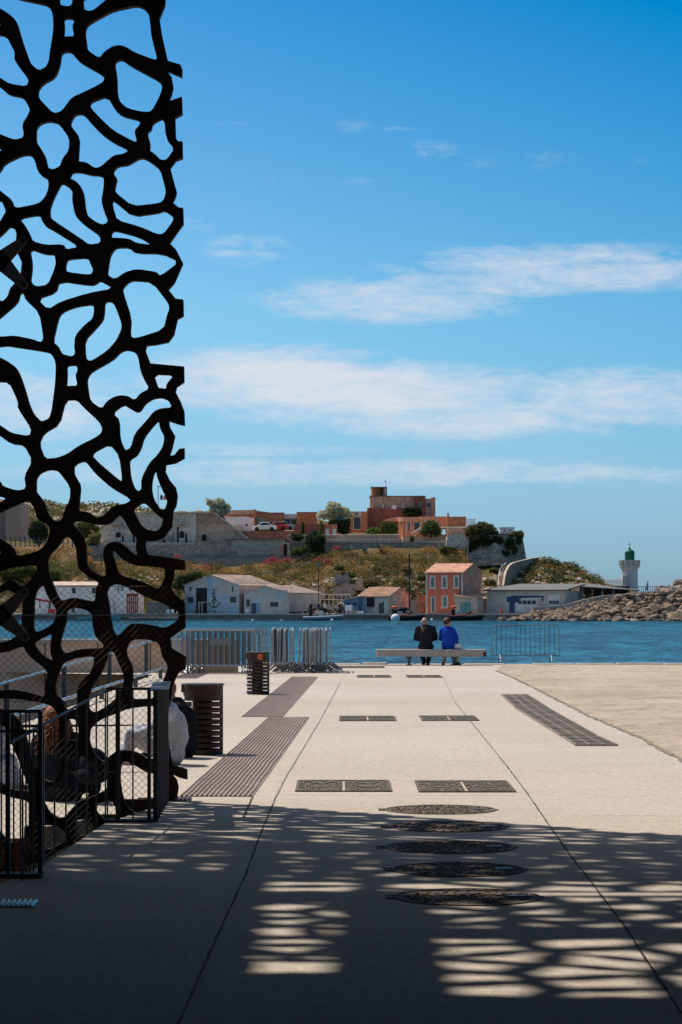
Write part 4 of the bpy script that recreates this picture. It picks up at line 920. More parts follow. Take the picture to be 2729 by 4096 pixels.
# dry orange plant in the moat
def leaf_cloud(name, blobs, n, size, mat, parent=None, flat=.6, seed=1, solid=.55):
    r = np.random.default_rng(seed); tot = sum(b[3]*b[4]*b[5] for b in blobs); V_ = []; 
    for (cx_, cy_, cz_, rx, ry, rz) in blobs:
        k_ = max(3, int(n*(rx*ry*rz)/tot)); d = r.normal(size=(k_, 3)); d /= np.linalg.norm(d, axis=1)[:, None]; rad = r.uniform(solid, 1.05, (k_, 1))**(.6); lump = 1+.16*np.sin(d[:, :1]*7+cx_)*np.cos(d[:, 1:2]*6)+.1*np.sin(d[:, 2:]*11)
        c = np.array([cx_, cy_, cz_]) + d*rad*lump*np.array([rx, ry, rz])
        a_ = r.normal(size=(k_, 3)); a_ /= np.linalg.norm(a_, axis=1)[:, None]; b_ = np.cross(a_, r.normal(size=(k_, 3))); b_ /= np.linalg.norm(b_, axis=1)[:, None]
        s_ = size*r.uniform(.5, 1.4, (k_, 1)); V_.append(np.stack([c-a_*s_*.5, c+b_*s_*.45, c+a_*s_*.5, c-b_*s_*.45], 1))
    V_ = np.concatenate(V_); nq = len(V_); me = bpy.data.meshes.new(name); me.vertices.add(nq*4); me.vertices.foreach_set('co', V_.reshape(-1)); me.loops.add(nq*4); me.loops.foreach_set('vertex_index', np.arange(nq*4, dtype=np.int32))
    me.polygons.add(nq); me.polygons.foreach_set('loop_start', np.arange(0, nq*4, 4, dtype=np.int32)); me.polygons.foreach_set('loop_total', np.full(nq, 4, dtype=np.int32)); me.update()
    return link_mesh(name, me, mat, parent)
m_dry = leafmat('dry_orange_leaves', (.35, .10, .03), (.22, .05, .02), (.45, .2, .08), 8)
o = leaf_cloud('dry_plant', [(gx(90, 20.5), 20.5, gz(3390, 20.5), .08, .1, .07), (gx(78, 20.5), 20.5, gz(3450, 20.5), .05, .08, .1), (gx(40, 20.3), 20.3, gz(3440, 20.3), .08, .1, .08)], 500, .03, m_dry)
tag(o, 'rusty orange dry plant growing in the dark moat behind the near railing', 'plant')
# ------------------------------------------------------------ water
ZW = -1.6
def water_mat():
    m = bpy.data.materials.new('sea_water'); m.use_nodes = True; t = NT(m.node_tree); t.n.clear()
    g = t.add('ShaderNodeNewGeometry').outputs['Position']; v = t.vmath('MULTIPLY', g, (1.0, .42, 1)).outputs[0]
    n1 = t.noise(v, .55, 5, .6, .3); n2 = t.noise(v, 2.4, 4, .6); n3 = t.noise(v, .12, 4, .6, .5); nb = t.noise(t.vmath('MULTIPLY', g, (.35, 1.0, 1)).outputs[0], .05, 4, .6)
    h = t.math('ADD', t.math('MULTIPLY', n1, .55), t.math('ADD', t.math('MULTIPLY', n2, .16), t.math('MULTIPLY', n3, 1.0)))
    bn = t.add('ShaderNodeBump', ins={'Height': h, 'Strength': 1.0, 'Distance': 1.5})
    nf = t.noise(t.vmath('MULTIPLY', g, (1.0, .22, 1)).outputs[0], 2.2, 5, .7, .3)
    f = t.ramp(t.math('ADD', t.math('MULTIPLY', nf, .55), t.math('MULTIPLY', t.noise(t.vmath('MULTIPLY', g, (1.0, .30, 1)).outputs[0], .30, 6, .7, .4), .45)), .455, .56)
    c = t.mix(f, (.0, .006, .014, 1), (.014, .15, .215, 1)); c = t.mix(t.math('MULTIPLY', t.ramp(nb, .5, .68), .45), c, (.012, .13, .19, 1))
    b = t.add('ShaderNodeBsdfPrincipled', ins={'Base Color': c, 'Roughness': .28, 'IOR': 1.33, 'Specular IOR Level': .13}); t.l.new(bn.outputs[0], b.inputs['Normal'])
    t.add('ShaderNodeOutputMaterial', ins={0: b}); return m
m_water = water_mat()
mb = MB(); mb.add([(-6000, ZQ+.05, ZW), (6000, ZQ+.05, ZW), (6000, 20000, ZW), (-6000, 20000, ZW)], [(0, 1, 2, 3)])
tag(mb.build('sea', m_water, fixn=False), kind='structure')
# ------------------------------------------------------------ far materials
s_grey = stone('grey_fortress_stone', (.80, .66, .51), (.64, .53, .42), (.50, .42, .34), .6, .3, (.17, .15, .135), .5, .16)
s_brown = stone('brown_fortress_stone', (.78, .53, .36), (.60, .40, .27), (.46, .32, .22), .55, .3, (.2, .14, .10), .45, .2)
s_dark = stone('dark_rampart_stone', (.52, .43, .34), (.30, .25, .20), (.19, .165, .14), .8, .4, (.08, .072, .058), .65, .2, .05)
s_wall = stone('grey_retaining_stone', (.50, .41, .33), (.36, .295, .24), (.29, .245, .205), .45, .25, (.13, .12, .10), .45, .2, .04)
s_pale = stone('pale_rampart_stone', (.72, .60, .48), (.58, .48, .38), (.50, .41, .33), .8, .4, (.3, .25, .2), .3, .2)
m_brick = stone('orange_brick', (.68, .25, .11), (.56, .20, .09), (.48, .27, .17), .5, .16, (.22, .07, .04), .3, .3, .01)
m_brickd = stone('dark_red_brick', (.42, .16, .10), (.34, .125, .08), (.30, .16, .12), .5, .16, (.12, .045, .03), .4, .3, .01)
m_tanb = stone('tan_brick', (.74, .47, .32), (.64, .39, .26), (.56, .37, .26), .6, .2, (.28, .14, .09), .4, .3, .01)
m_salmon = M('salmon_render', (.74, .37, .23), .9, .12, .4, (.72, .27, .14), .5)
m_orange_w = M('orange_red_house_paint', (.84, .215, .125), .9, .14, .5, (.70, .22, .15), .5)
m_orange_s = M('brown_side_render', (.60, .30, .20), .9, .25, .4, (.38, .24, .18), .75)  # side wall browner and darker than the front paint
m_trim = M('cream_trim', (.78, .68, .55), .85, .12, 2)
m_tile = M('pale_terracotta_tiles', (.72, .38, .25), .9, .25, 1.2, (.42, .2, .13), .6, .6, 4)
m_tile2 = M('grey_pink_old_tiles', (.66, .49, .40), .9, .3, .9, (.35, .26, .22), .7, .6, 3)
m_tile3 = M('brown_mossy_tiles', (.48, .27, .18), .9, .35, .8, (.2, .15, .09), .6, .5, 3)
m_bluew = M('weathered_pale_blue_wall', (.42, .50, .52), .92, .18, .35, (.54, .48, .40), .85, lo=.47, hi=.56)
m_bluew2 = M('grey_blue_wall', (.54, .50, .45), .92, .22, .3, (.56, .48, .40), .7, lo=.48, hi=.6)
m_bluep = M('bright_blue_paint', (.33, .47, .56), .9, .18, .6, (.45, .50, .50), .5, lo=.5, hi=.6)
m_blues = M('blue_painted_boards', (.10, .20, .31), .85, .2, .8)
m_whitew = M('white_render', (.82, .80, .78), .9, .12, .3, (.66, .60, .55), .5)
m_greyw = M('grey_render', (.60, .51, .43), .9, .25, .4, (.42, .34, .28), .7)
m_beigew = M('beige_render', (.64, .58, .51), .9, .12, .3, (.54, .47, .41), .6)
m_conc = M('far_quay_concrete', (.46, .40, .34), .95, .3, .35, (.16, .14, .12), .7)
m_concd = M('wet_quay_wall', (.25, .23, .20), .9, .3, .4, (.14, .13, .115), .7)
m_roofg = M('grey_flat_roof', (.17, .175, .16), .9, .2, .5)
m_win = M('dark_window', (.03, .035, .04), .3, .3, 2, spec=.6)
m_glassb = M('bluish_window_glass', (.12, .17, .19), .2, .3, 1, spec=.7)
m_teal = M('teal_shutter_paint', (.13, .33, .31), .8, .2, 2); m_tealg = M('grey_green_shutter', (.16, .23, .21), .8, .2, 2)
m_door = M('dark_blue_door', (.05, .09, .15), .7); m_lblue = M('light_blue_door', (.27, .40, .52), .7)
m_wood = M('dark_weathered_wood', (.05, .042, .038), .9, .3, 3); m_whitep = M('white_paint', (.78, .78, .77), .6, .06, 2); m_red = M('red_paint', (.55, .04, .03), .5, .15, 2); m_rust = M('rust_red_paint', (.25, .05, .03), .6, .4, 2)
m_greenp = M('lighthouse_green_paint', (.006, .13, .07), .5, .25, 2); m_lh = M('lighthouse_grey_white', (.50, .52, .53), .8, .12, .4, (.40, .40, .40), .5); m_lhs = M('lighthouse_stone', (.62, .55, .47), .85, .2, .7)
m_bluecr = M('blue_crane_paint', (.03, .07, .16), .5, .3, 3); m_rubber = M('black_rubber', (.015, .015, .015), .6); m_hyp = M('grey_inflatable_tube', (.30, .33, .36), .6, .15, 2); m_orb = M('orange_red_tube', (.70, .12, .05), .6, .15, 3)
m_boatg = M('pale_green_hull', (.25, .42, .42), .6, .15, 2); m_rock = M('breakwater_rock', (.40, .29, .21), .92, .45, .8, (.19, .135, .10), .7, .8, 3); m_rock2 = M('grey_breakwater_rock', (.33, .27, .22), .92, .45, .8, (.16, .13, .11), .7, .8, 3)
def rockmat(name, a, b):
    m = bpy.data.materials.new(name); m.use_nodes = True; t = NT(m.node_tree); t.n.clear(); g = t.add('ShaderNodeNewGeometry').outputs['Position']; r = t.add('ShaderNodeObjectInfo').outputs['Random']
    c = t.mix(r, (*a, 1), (*b, 1)); c = t.mix(t.math('MULTIPLY', t.ramp(t.noise(g, 1.1, 6, .7), .42, .62), .65), c, (a[0]*.35, a[1]*.33, a[2]*.32, 1)); c = t.mix(t.math('MULTIPLY', t.ramp(t.noise(g, 4, 4, .7), .52, .7), .4), c, (.62, .50, .38, 1))
    bn = t.add('ShaderNodeBump', ins={'Height': t.noise(g, 3.0, 6, .7), 'Strength': .9, 'Distance': .15}); b_ = t.add('ShaderNodeBsdfDiffuse', ins={0: c}); t.l.new(bn.outputs[0], b_.inputs['Normal']); t.add('ShaderNodeOutputMaterial', ins={0: b_}); return m
m_rock = rockmat('brown_breakwater_rock', (.40, .285, .20), (.22, .165, .125)); m_rock2 = rockmat('grey_rock', (.36, .30, .25), (.18, .15, .13))
m_rockw = M('pale_limestone', (.55, .45, .36), .92, .35, .6, (.36, .25, .18), .6, .8, 2)
L_olive = leafmat('silver_olive_leaves', (.60, .60, .44), (.46, .48, .32), (.72, .68, .54), .7); L_dark = leafmat('dark_evergreen_leaves', (.05, .085, .035), (.028, .05, .024), (.10, .12, .05), .8)
L_mid = leafmat('mid_green_leaves', (.13, .17, .05), (.08, .11, .035), (.24, .22, .08), .8); L_scrub = leafmat('olive_scrub', (.15, .16, .06), (.24, .17, .07), (.10, .12, .045), .4); L_dryg = leafmat('dry_golden_grass', (.56, .30, .11), (.42, .19, .07), (.40, .32, .13), .4)
L_pink = leafmat('pink_valerian', (.5, .08, .11), (.45, .12, .14), (.3, .14, .1), 1); L_ivy = leafmat('ivy', (.04, .065, .025), (.065, .085, .03), (.03, .045, .02), 1)
def hill_mat():
    m = bpy.data.materials.new('dry_scrub_hillside'); m.use_nodes = True; t = NT(m.node_tree); t.n.clear()
    g = t.add('ShaderNodeNewGeometry').outputs['Position']
    a = t.ramp(t.noise(g, .16, 6, .6), .42, .6); b = t.ramp(t.noise(g, .55, 6, .7), .45, .62); c = t.ramp(t.noise(t.vmath('ADD', g, (40, 3, 9)).outputs[0], .33, 7, .75), .55, .66)
    col = t.mix(a, (.34, .19, .10, 1), (.15, .14, .06, 1)); col = t.mix(t.math('MULTIPLY', b, .6), col, (.36, .28, .14, 1)); col = t.mix(c, col, (.50, .42, .34, 1))
    bn = t.add('ShaderNodeBump', ins={'Height': t.noise(g, 1.1, 7, .75), 'Strength': 1.0, 'Distance': 1.2})
    bb = t.add('ShaderNodeBsdfDiffuse', ins={0: col}); t.l.new(bn.outputs[0], bb.inputs['Normal']); t.add('ShaderNodeOutputMaterial', ins={0: bb}); return m
m_hill = hill_mat()
# ------------------------------------------------------------ terrain of the far shore
ZG = -.75
def interp(tab, x):
    if x <= tab[0][0]: return tab[0][1]
    for (a, b), (c, d) in zip(tab[:-1], tab[1:]):
        if x <= c: return b+(d-b)*(x-a)/(c-a)
    return tab[-1][1]
def smooth_noise(x, y, s=0):
    return (math.sin(x*.9+s)*math.cos(y*1.1+s*2)+.6*math.sin(x*2.3+y*1.7+s)+.4*math.sin(x*4.9-y*3.1+s*3)+.25*math.sin(x*9.7+y*8.3))/2.2
TOP = [(-500, 2185), (350, 2190), (352, 2245), (700, 2248), (900, 2270), (1180, 2238), (1300, 2212), (1500, 2192), (1860, 2196), (1880, 2262), (2010, 2262), (2120, 2246), (2155, 2240), (2226, 2250), (2309, 2272), (2380, 2314), (2410, 2330), (2500, 2352), (2560, 2375)]
def terrain(name, x0, x1, rows, amp):
    mb = MB(); xs = list(np.arange(x0, x1+1, 12)); n = len(xs)
    for (D, fn, am) in rows:
        for x_ in xs: mb.v.append((gx(x_, D), D + am*1.2*smooth_noise(x_*.02, D*.5, 1), fn(x_, D) + am*smooth_noise(x_*.045, D*.35)))
    for j in range(len(rows)-1):
        for i_ in range(n-1): mb.f.append((j*n+i_, j*n+i_+1, (j+1)*n+i_+1, (j+1)*n+i_))
    o = mb.build(name, m_hill, None, True, fixn=False); return tag(o, kind='structure')
D0, D1 = 384.0, 404.0
def slope_row(s):
    D = D0+(D1-D0)*s
    def fn(x_, D_): return ZG + (gz(interp(TOP, x_), D1)-ZG)*(s**.85)
    return (D, fn, .55*math.sin(math.pi*min(1, s*1.02))+.05)
rows = [(376, lambda x_, D: ZG-.05, 0)] + [slope_row(i_/22) for i_ in range(23)] + [(412, lambda x_, D: gz(interp(TOP, x_), D1)-.3, .2), (440, lambda x_, D: gz(interp(TOP, x_), D1)-2-(max(0, x_-2000)*.01), .2), (470, lambda x_, D: -2.5, 0)]
terrain('hillside', -700, 2570, rows, .5)
RID = [(-700, 2040), (-200, 1990), (0, 1999), (80, 2001), (185, 2003), (255, 2026), (320, 2027), (436, 2019), (500, 2028), (560, 2033), (600, 2042), (930, 2047), (1000, 2052), (1250, 2075), (1500, 2120), (1700, 2160)]
rows = [(440, lambda x_, D: 8.0, .2)]
for i_ in range(13):
    s = i_/12; rows.append((450+s*70, (lambda s: (lambda x_, D: 9.0+(gz(interp(RID, x_), 520)-9.0)*(s**.8)))(s), .9*math.sin(math.pi*min(s, .93))+.12))
rows.append((560, lambda x_, D: 0, 0))
terrain('far_hill', -900, 1700, rows, .6)
struct('terrace', MB().box(gx(352, 410), gx(1990, 410), 410.2, 470, 4, 10.2).box(gx(960, 427), gx(1800, 427), 427.7, 470, 4, 11.9), m_rockw)
struct('far_quay', MB().box(-60, gx(2160, 361), 360.0, 400, -3, ZG), m_conc)
struct('quay_edge', MB().box(-60, gx(2160, 361), 359.7, 360.6, ZG-.12, ZG+.1), m_stonecap)
mb = MB(); mb.box(-60, gx(2060, 359), 359.2, 359.95, -3, -1.42); struct('quay_footing', mb, m_conc)
mb = MB(); mb.box(-60, gx(2060, 359), 359.86, 359.99, -1.42, -.84); struct('quay_face', mb, m_concd)

class Fr:
    """upright box frame: corner B at px xb, distance D; front runs left, side runs back-right; theta = how far the front is turned to the left"""
    def __init__(s, xa, xb, D, th=0.0, xc=None, L=None):
        th = math.radians(th); s.th = th; s.fx = Vector((math.cos(th), -math.sin(th), 0)); s.sy = Vector((math.sin(th), math.cos(th), 0)); s.B = Vector((gx(xb, D), D, 0)); s.D = D
        s.W = s._solve(s.B, -s.fx, xa); s.L = L if L else s._solve(s.B, s.sy, xc); s.A = s.B - s.fx*s.W
    def _solve(s, o, d, px_):
        k_ = (px_-CX)/F; return (k_*o.y-o.x)/(d.x-k_*d.y)
    def w(s, lx, ly, z): v = s.A + s.fx*lx + s.sy*ly; return (v.x, v.y, z)
    def fl(s, px_): return s.W - s._solve(s.B, -s.fx, px_)
    def fz(s, px_, py_): v = s.A+s.fx*s.fl(px_); return gz(py_, v.y)
    def sl(s, px_): return s._solve(s.B, s.sy, px_)
    def sz(s, px_, py_): v = s.B+s.sy*s.sl(px_); return gz(py_, v.y)
    def hexa(s, mb, x0, x1, y0, y1, z0, z1): return mb.hexa([s.w(x0, y0, z0), s.w(x1, y0, z0), s.w(x1, y1, z0), s.w(x0, y1, z0), s.w(x0, y0, z1), s.w(x1, y0, z1), s.w(x1, y1, z1), s.w(x0, y1, z1)])
    def front(s, mb, x0, y0, x1, y1, d0, d1):
        """box on the front wall from px rectangle; d0,d1 distances out of the wall"""
        return s.hexa(mb, s.fl(x0), s.fl(x1), -d1, -d0, s.fz((x0+x1)/2, y1), s.fz((x0+x1)/2, y0))
    def side(s, mb, x0, y0, x1, y1, d0, d1):
        a, b = s.sl(x0), s.sl(x1); return s.hexa(mb, s.W+d0, s.W+d1, a, b, s.sz((x0+x1)/2, y1), s.sz((x0+x1)/2, y0))
def opening(fr, par, r, kind='window', face='front', mf=None, mp=None, fw=.09, bars=0, lab=None):
    """frame with a pane (or leaf) as sub-part"""
    x0, y0, x1, y1 = r; mf = mf or m_trim; mp = mp or m_win; fn = fr.front if face == 'front' else fr.side; k_ = (fw)*28
    m1 = MB(); fn(m1, x0, y0, x1, y0+k_, .0, .07); fn(m1, x0, y1-k_*.8, x1, y1, .0, .09); fn(m1, x0, y0+k_, x0+k_, y1-k_*.8, .0, .07); fn(m1, x1-k_, y0+k_, x1, y1-k_*.8, .0, .07)
    f_ = m1.build(kind, mf, par); m2 = MB(); fn(m2, x0+k_, y0+k_, x1-k_, y1-k_*.8, .0, .02); m2.build('pane' if kind == 'window' else 'leaf', mp, f_)
    if bars:
        m3 = MB()
        for i_ in range(1, bars+1): xx = x0+(x1-x0)*i_/(bars+1); fn(m3, xx-.9, y0+k_, xx+.9, y1-k_, .02, .05)
        ym = (y0+y1)/2; fn(m3, x0+k_, ym-.8, x1-k_, ym+.8, .02, .045); m3.build('bars', m_trim if mp is m_glassb else m_fence, f_)
    if lab: f_['label'] = lab
    return f_
def walls(fr, t, mat, zb2, zt, name='wall', mside=None):
    m1 = MB(); fr.hexa(m1, 0, fr.W, 0, fr.L, zb2, zt); o = m1.build(name, mat, t)
    if mside:
        m2 = MB(); fr.hexa(m2, fr.W+.003, fr.W+.03, 0, fr.L, zb2, zt); m2.build('side_wall', mside, t)
    return o
def gable_front(fr, t, mat, zb2, ze, zr, lxr=None, mside=None, mroof=None, over=.25):
    lxr = fr.W/2 if lxr is None else lxr; m1 = MB()
    poly = [fr.w(0, 0, zb2), fr.w(fr.W, 0, zb2), fr.w(fr.W, 0, ze), fr.w(lxr, 0, zr), fr.w(0, 0, ze)]
    m1.extr(poly, fr.sy*fr.L); m1.build('wall', mat, t)
    if mside: m2 = MB(); fr.hexa(m2, fr.W+.003, fr.W+.04, .0, fr.L, zb2, ze-.03); m2.build('side_wall', mside, t)
    r_ = MB(); th = .14
    for (a, b, za, zb3) in ((-over, lxr, ze-over*.4, zr), (lxr, fr.W+over, zr, ze-over*.4)):
        r_.hexa([fr.w(a, -.12, za+.02), fr.w(b, -.12, zb3+.02), fr.w(b, fr.L+.1, zb3+.02), fr.w(a, fr.L+.1, za+.02), fr.w(a, -.12, za+th), fr.w(b, -.12, zb3+th), fr.w(b, fr.L+.1, zb3+th), fr.w(a, fr.L+.1, za+th)])
    roof = r_.build('roof', mroof, t)
    ribs(fr, roof, [(0, lxr, ze, zr), (lxr, fr.W, zr, ze)], th, True, mroof)
    return roof
def ribs(fr, roof, slopes, th, along_front, mat):
    m_ = MB()
    for (a, b, za, zb3) in slopes:
        n_ = int(fr.L/.45) if along_front else int(fr.W/.45)
        for i_ in range(n_):
            if along_front:
                y_ = (i_+.5)*fr.L/n_; m_.tube(fr.w(a, y_, za+th+.0), fr.w(b, y_, zb3+th+.0), .035, n=4, cap=False)
            else:
                x_ = (i_+.5)*fr.W/n_; m_.tube(fr.w(x_, a, za+th), fr.w(x_, b, zb3+th), .035, n=4, cap=False)
    m_.build('roof_ribs', mat, roof)
def gable_side(fr, t, mat, zb2, ze, zr, mside=None, mroof=None, over=.3):
    m1 = MB(); poly = [fr.w(0, 0, zb2), fr.w(0, fr.L, zb2), fr.w(0, fr.L, ze), fr.w(0, fr.L/2, zr), fr.w(0, 0, ze)]; m1.extr(poly, fr.fx*fr.W); m1.build('wall', mat, t)
    if mside: m2 = MB(); m2.extr([fr.w(fr.W+.004, .0, zb2), fr.w(fr.W+.004, fr.L, zb2), fr.w(fr.W+.004, fr.L, ze-.02), fr.w(fr.W+.004, fr.L/2, zr-.02), fr.w(fr.W+.004, 0, ze-.02)], fr.fx*.03); m2.build('side_wall', mside, t)
    r_ = MB(); th = .15
    for (a, b, za, zb3) in ((-over, fr.L/2, ze-.1, zr), (fr.L/2, fr.L+over, zr, ze-.1)):
        r_.hexa([fr.w(-.15, a, za+.02), fr.w(fr.W+.2, a, za+.02), fr.w(fr.W+.2, b, zb3+.02), fr.w(-.15, b, zb3+.02), fr.w(-.15, a, za+th), fr.w(fr.W+.2, a, za+th), fr.w(fr.W+.2, b, zb3+th), fr.w(-.15, b, zb3+th)])
    roof = r_.build('roof', mroof, t); ribs(fr, roof, [(0, fr.L/2, ze, zr)], th, False, mroof); return roof
def bthing(name, label, cat, fr, group=None): return thing(name, label, cat, tuple(fr.A[:2])+(ZG,), group)
# --- warehouse with the anchor
fr = Fr(739, 956, 366, 20, 1108)
ze, zr = gz(2341, 366), gz(2302, 366)
t = bthing('warehouse', 'pale blue warehouse with a black anchor painted beside its tall dark door', 'warehouse', fr)
rf = gable_front(fr, t, m_bluew2, ZG, ze, zr, fr.fl(846), m_greyw, m_tile2)
p_ = MB(); fr.front(p_, 741, 2380, 787, 2455, .002, .012); fr.front(p_, 867, 2380, 954, 2452, .002, .012); fr.front(p_, 828, 2357, 870, 2457, .002, .014); fr.front(p_, 831, 2310, 854, 2357, .002, .012); p_.build('blue_paint_panel', m_bluep, t)
d_ = opening(fr, t, (786, 2352, 829, 2458), 'door', mf=m_wood, mp=m_liner, fw=.05)
b_ = MB(); fr.front(b_, 795, 2411, 799, 2454, .03, .06); fr.front(b_, 807, 2411, 811, 2454, .03, .06); fr.front(b_, 793, 2408, 826, 2411, .03, .06); b_.build('door_frame', m_beigew, d_)
for r in ((750, 2387, 776, 2412), (920, 2386, 947, 2411), (757, 2345, 769, 2365), (927, 2344, 936, 2368)): opening(fr, t, r, mf=m_greyw, mp=m_win, fw=.05)
a_ = MB(); an = lambda x, y, r1=.03: Vector(fr.w(fr.fl(x), -r1, fr.fz(x, y)))
def stroke(pts_, r_): 
    q = [an(*p) for p in pts_]
    for u, v, ra, rb in zip(q[:-1], q[1:], r_[:-1], r_[1:]):
        d = (v-u); nrm = Vector((0, 0, 1)).cross(fr.sy); dd = Vector((0, 0, 0)); dn = fr.sy.cross(d).normalized()
        a_.hexa([u-dn*ra, u+dn*ra, v+dn*rb, v-dn*rb, u-dn*ra+fr.sy*.02, u+dn*ra+fr.sy*.02, v+dn*rb+fr.sy*.02, v-dn*rb+fr.sy*.02])
ring = [(855.5+3.6*math.cos(q*math.pi/5), 2366+4.2*math.sin(q*math.pi/5)) for q in range(11)]; stroke(ring, [.04]*11)
stroke([(846, 2374), (866, 2374)], [.045, .045]); stroke([(856, 2370), (855, 2380)], [.05, .06])
stroke([(855, 2380), (852, 2386), (859, 2388), (862, 2392), (857, 2399), (850, 2403), (853, 2411), (857, 2418), (857, 2430)], [.06, .11, .1, .12, .16, .1, .10, .06, .05])
stroke([(857, 2412), (863, 2408), (868, 2402), (865, 2399), (862, 2404)], [.05, .07, .06, .04, .04])
stroke([(835, 2413), (841, 2422), (850, 2427), (857, 2430), (866, 2427), (874, 2421), (879, 2412)], [.05, .06, .07, .10, .07, .06, .05])
stroke([(833, 2419), (836, 2411), (843, 2417)], [.02, .06, .02]); stroke([(872, 2415), (880, 2409), (881, 2418)], [.02, .06, .02]); stroke([(833, 2358), (868, 2358)], [.03, .03])
a_.build('painted_anchor', m_liner, t)
m_ = MB(); m_.box(*[0]*6) if False else None
bn_ = MB(); fr.hexa(bn_, fr.fl(787), fr.fl(872), -.9, -.6, ZG+.42, ZG+.5)
for x_ in (790, 830, 868): fr.hexa(bn_, fr.fl(x_), fr.fl(x_)+.08, -.85, -.65, ZG, ZG+.42)
tag(bn_.build('quay_bench', m_wood), 'thin dark bench on the far quay under the anchor painting', 'bench')
# --- second warehouse
fr = Fr(977, 1155, 363.5, 20, 1279)
t = bthing('warehouse', 'smaller grey blue warehouse with a wide barred window, right of the anchor warehouse', 'warehouse', fr)
gable_front(fr, t, m_bluew2, ZG, gz(2371, 363.5), gz(2345, 363.5), fr.fl(1061), m_greyw, m_tile2)
p_ = MB(); fr.front(p_, 978, 2385, 1045, 2412, .002, .012); fr.front(p_, 1047, 2360, 1150, 2400, .002, .01); p_.build('blue_paint_panel', m_bluew, t)
opening(fr, t, (985, 2396, 1002, 2427), bars=1, mf=m_bluew, mp=m_win, fw=.05); opening(fr, t, (1081, 2408, 1115, 2428), bars=3, mf=m_bluew, mp=m_win, fw=.04)
opening(fr, t, (1007, 2413, 1026, 2455), 'door', mf=m_door, mp=m_door, fw=.05, lab='dark blue door leaf'); opening(fr, t, (1026, 2413, 1041, 2455), 'door', mf=m_lblue, mp=m_lblue, fw=.05, lab='pale blue open door leaf')
for r in ((1169, 2407, 1186, 2428), (1249, 2407, 1267, 2426)): opening(fr, t, r, face='side', mf=m_greyw, mp=m_win, fw=.04)
p_ = MB(); fr.front(p_, 984, 2436, 998, 2450, .0, .15); p_.build('meter_box', m_whitep, t)
p_ = MB(); p_.tube(fr.w(fr.fl(1061), -.05, gz(2345, 363.5)), fr.w(fr.fl(1061), -.05, gz(2333, 363.5)), .05); p_.build('finial', m_wood, t)
# --- blue shed
fr = Fr(1435, 1553, 364, 18, 1642)
t = bthing('quay_shed', 'pale blue shed with a black square window and tiled roof', 'shed', fr)
gable_side(fr, t, m_bluew, ZG, gz(2386, 364), gz(2352, 370), s_pale, m_tile3)
opening(fr, t, (1468, 2391, 1499, 2427), mf=m_wood, mp=m_liner, fw=.05); opening(fr, t, (1517, 2413, 1534, 2457), 'door', mf=m_wood, mp=m_fence, fw=.05)
p_ = MB(); fr.front(p_, 1478, 2427, 1481, 2447, .001, .012); fr.front(p_, 1487, 2427, 1490, 2440, .001, .012); p_.build('rust_streak', m_rust, t)
p_ = MB()
for (x_, y_, w2, h2) in ((1443, 2412, 8, 1.5), (1446, 2418, 12, 1.5), (1441, 2424, 6, 1.5), (1456, 2413, 6, 1.5), (1460, 2423, 4, 1.5)): fr.front(p_, x_, y_, x_+w2, y_+h2, .001, .012)
p_.build('blue_scrawl', m_door, t)
fr2 = Fr(1376, 1434, 363.6, 18, L=3.0)
t = bthing('lean_to_shed', 'dark blue lean-to with two little openings beside the pale blue shed', 'shed', fr2)
m1 = MB(); zl_, zh_ = gz(2401, 364), gz(2388, 364); m1.hexa([fr2.w(0, 0, ZG), fr2.w(fr2.W, 0, ZG), fr2.w(fr2.W, fr2.L, ZG), fr2.w(0, fr2.L, ZG), fr2.w(0, 0, zl_), fr2.w(fr2.W, 0, zh_), fr2.w(fr2.W, fr2.L, zh_), fr2.w(0, fr2.L, zl_)]); m1.build('wall', m_blues, t)
m1 = MB(); m1.hexa([fr2.w(-.4, -.2, zl_-.08), fr2.w(fr2.W, -.2, zh_+.01), fr2.w(fr2.W, fr2.L, zh_+.01), fr2.w(-.4, fr2.L, zl_-.08), fr2.w(-.4, -.2, zl_+.05), fr2.w(fr2.W, -.2, zh_+.12), fr2.w(fr2.W, fr2.L, zh_+.12), fr2.w(-.4, fr2.L, zl_+.05)]); m1.build('roof', m_tile2, t)
for r in ((1388, 2412, 1400, 2421), (1412, 2413, 1426, 2421)): opening(fr2, t, r, mf=m_wood, mp=m_liner, fw=.03)
m1 = MB(); fr2.front(m1, 1377, 2440, 1433, 2457, .002, .03); m1.build('lower_wall', m_greyw, t)
# --- orange house
fr = Fr(1706, 1851, 366, 24, 1926); ze, zr = gz(2290, 366), gz(2257, 368)
t = bthing('orange_house', 'two storey orange red house with cream window surrounds and tiled roof on the quay', 'house', fr)
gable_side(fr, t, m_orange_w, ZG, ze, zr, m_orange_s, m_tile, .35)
q_ = MB(); fr.front(q_, 1700, 2286, 1853, 2292, .0, .16); fr.front(q_, 1704, 2292, 1710, 2450, .0, .05); fr.front(q_, 1845, 2292, 1852, 2395, .0, .05); q_.build('cornice', m_trim, t)
for r in ((1719, 2304, 1743, 2353), (1767, 2304, 1791, 2353), (1815, 2303, 1839, 2352)):
    f_ = opening(fr, t, r, mf=m_trim, mp=m_tealg, fw=.22); s_ = MB(); fr.front(s_, r[0]-2, r[3]-1, r[2]+2, r[3]+3, 0, .16); fr.front(s_, r[0]-1, r[1]-3, r[2]+1, r[1], 0, .1); s_.build('sill', m_trim, f_)
f_ = opening(fr, t, (1768, 2382, 1793, 2430), mf=m_trim, mp=m_teal, fw=.18); s_ = MB(); fr.front(s_, 1766, 2429, 1795, 2433, 0, .16); s_.build('sill', m_trim, f_)
opening(fr, t, (1818, 2385, 1838, 2407), mf=m_trim, mp=m_teal, fw=.06)
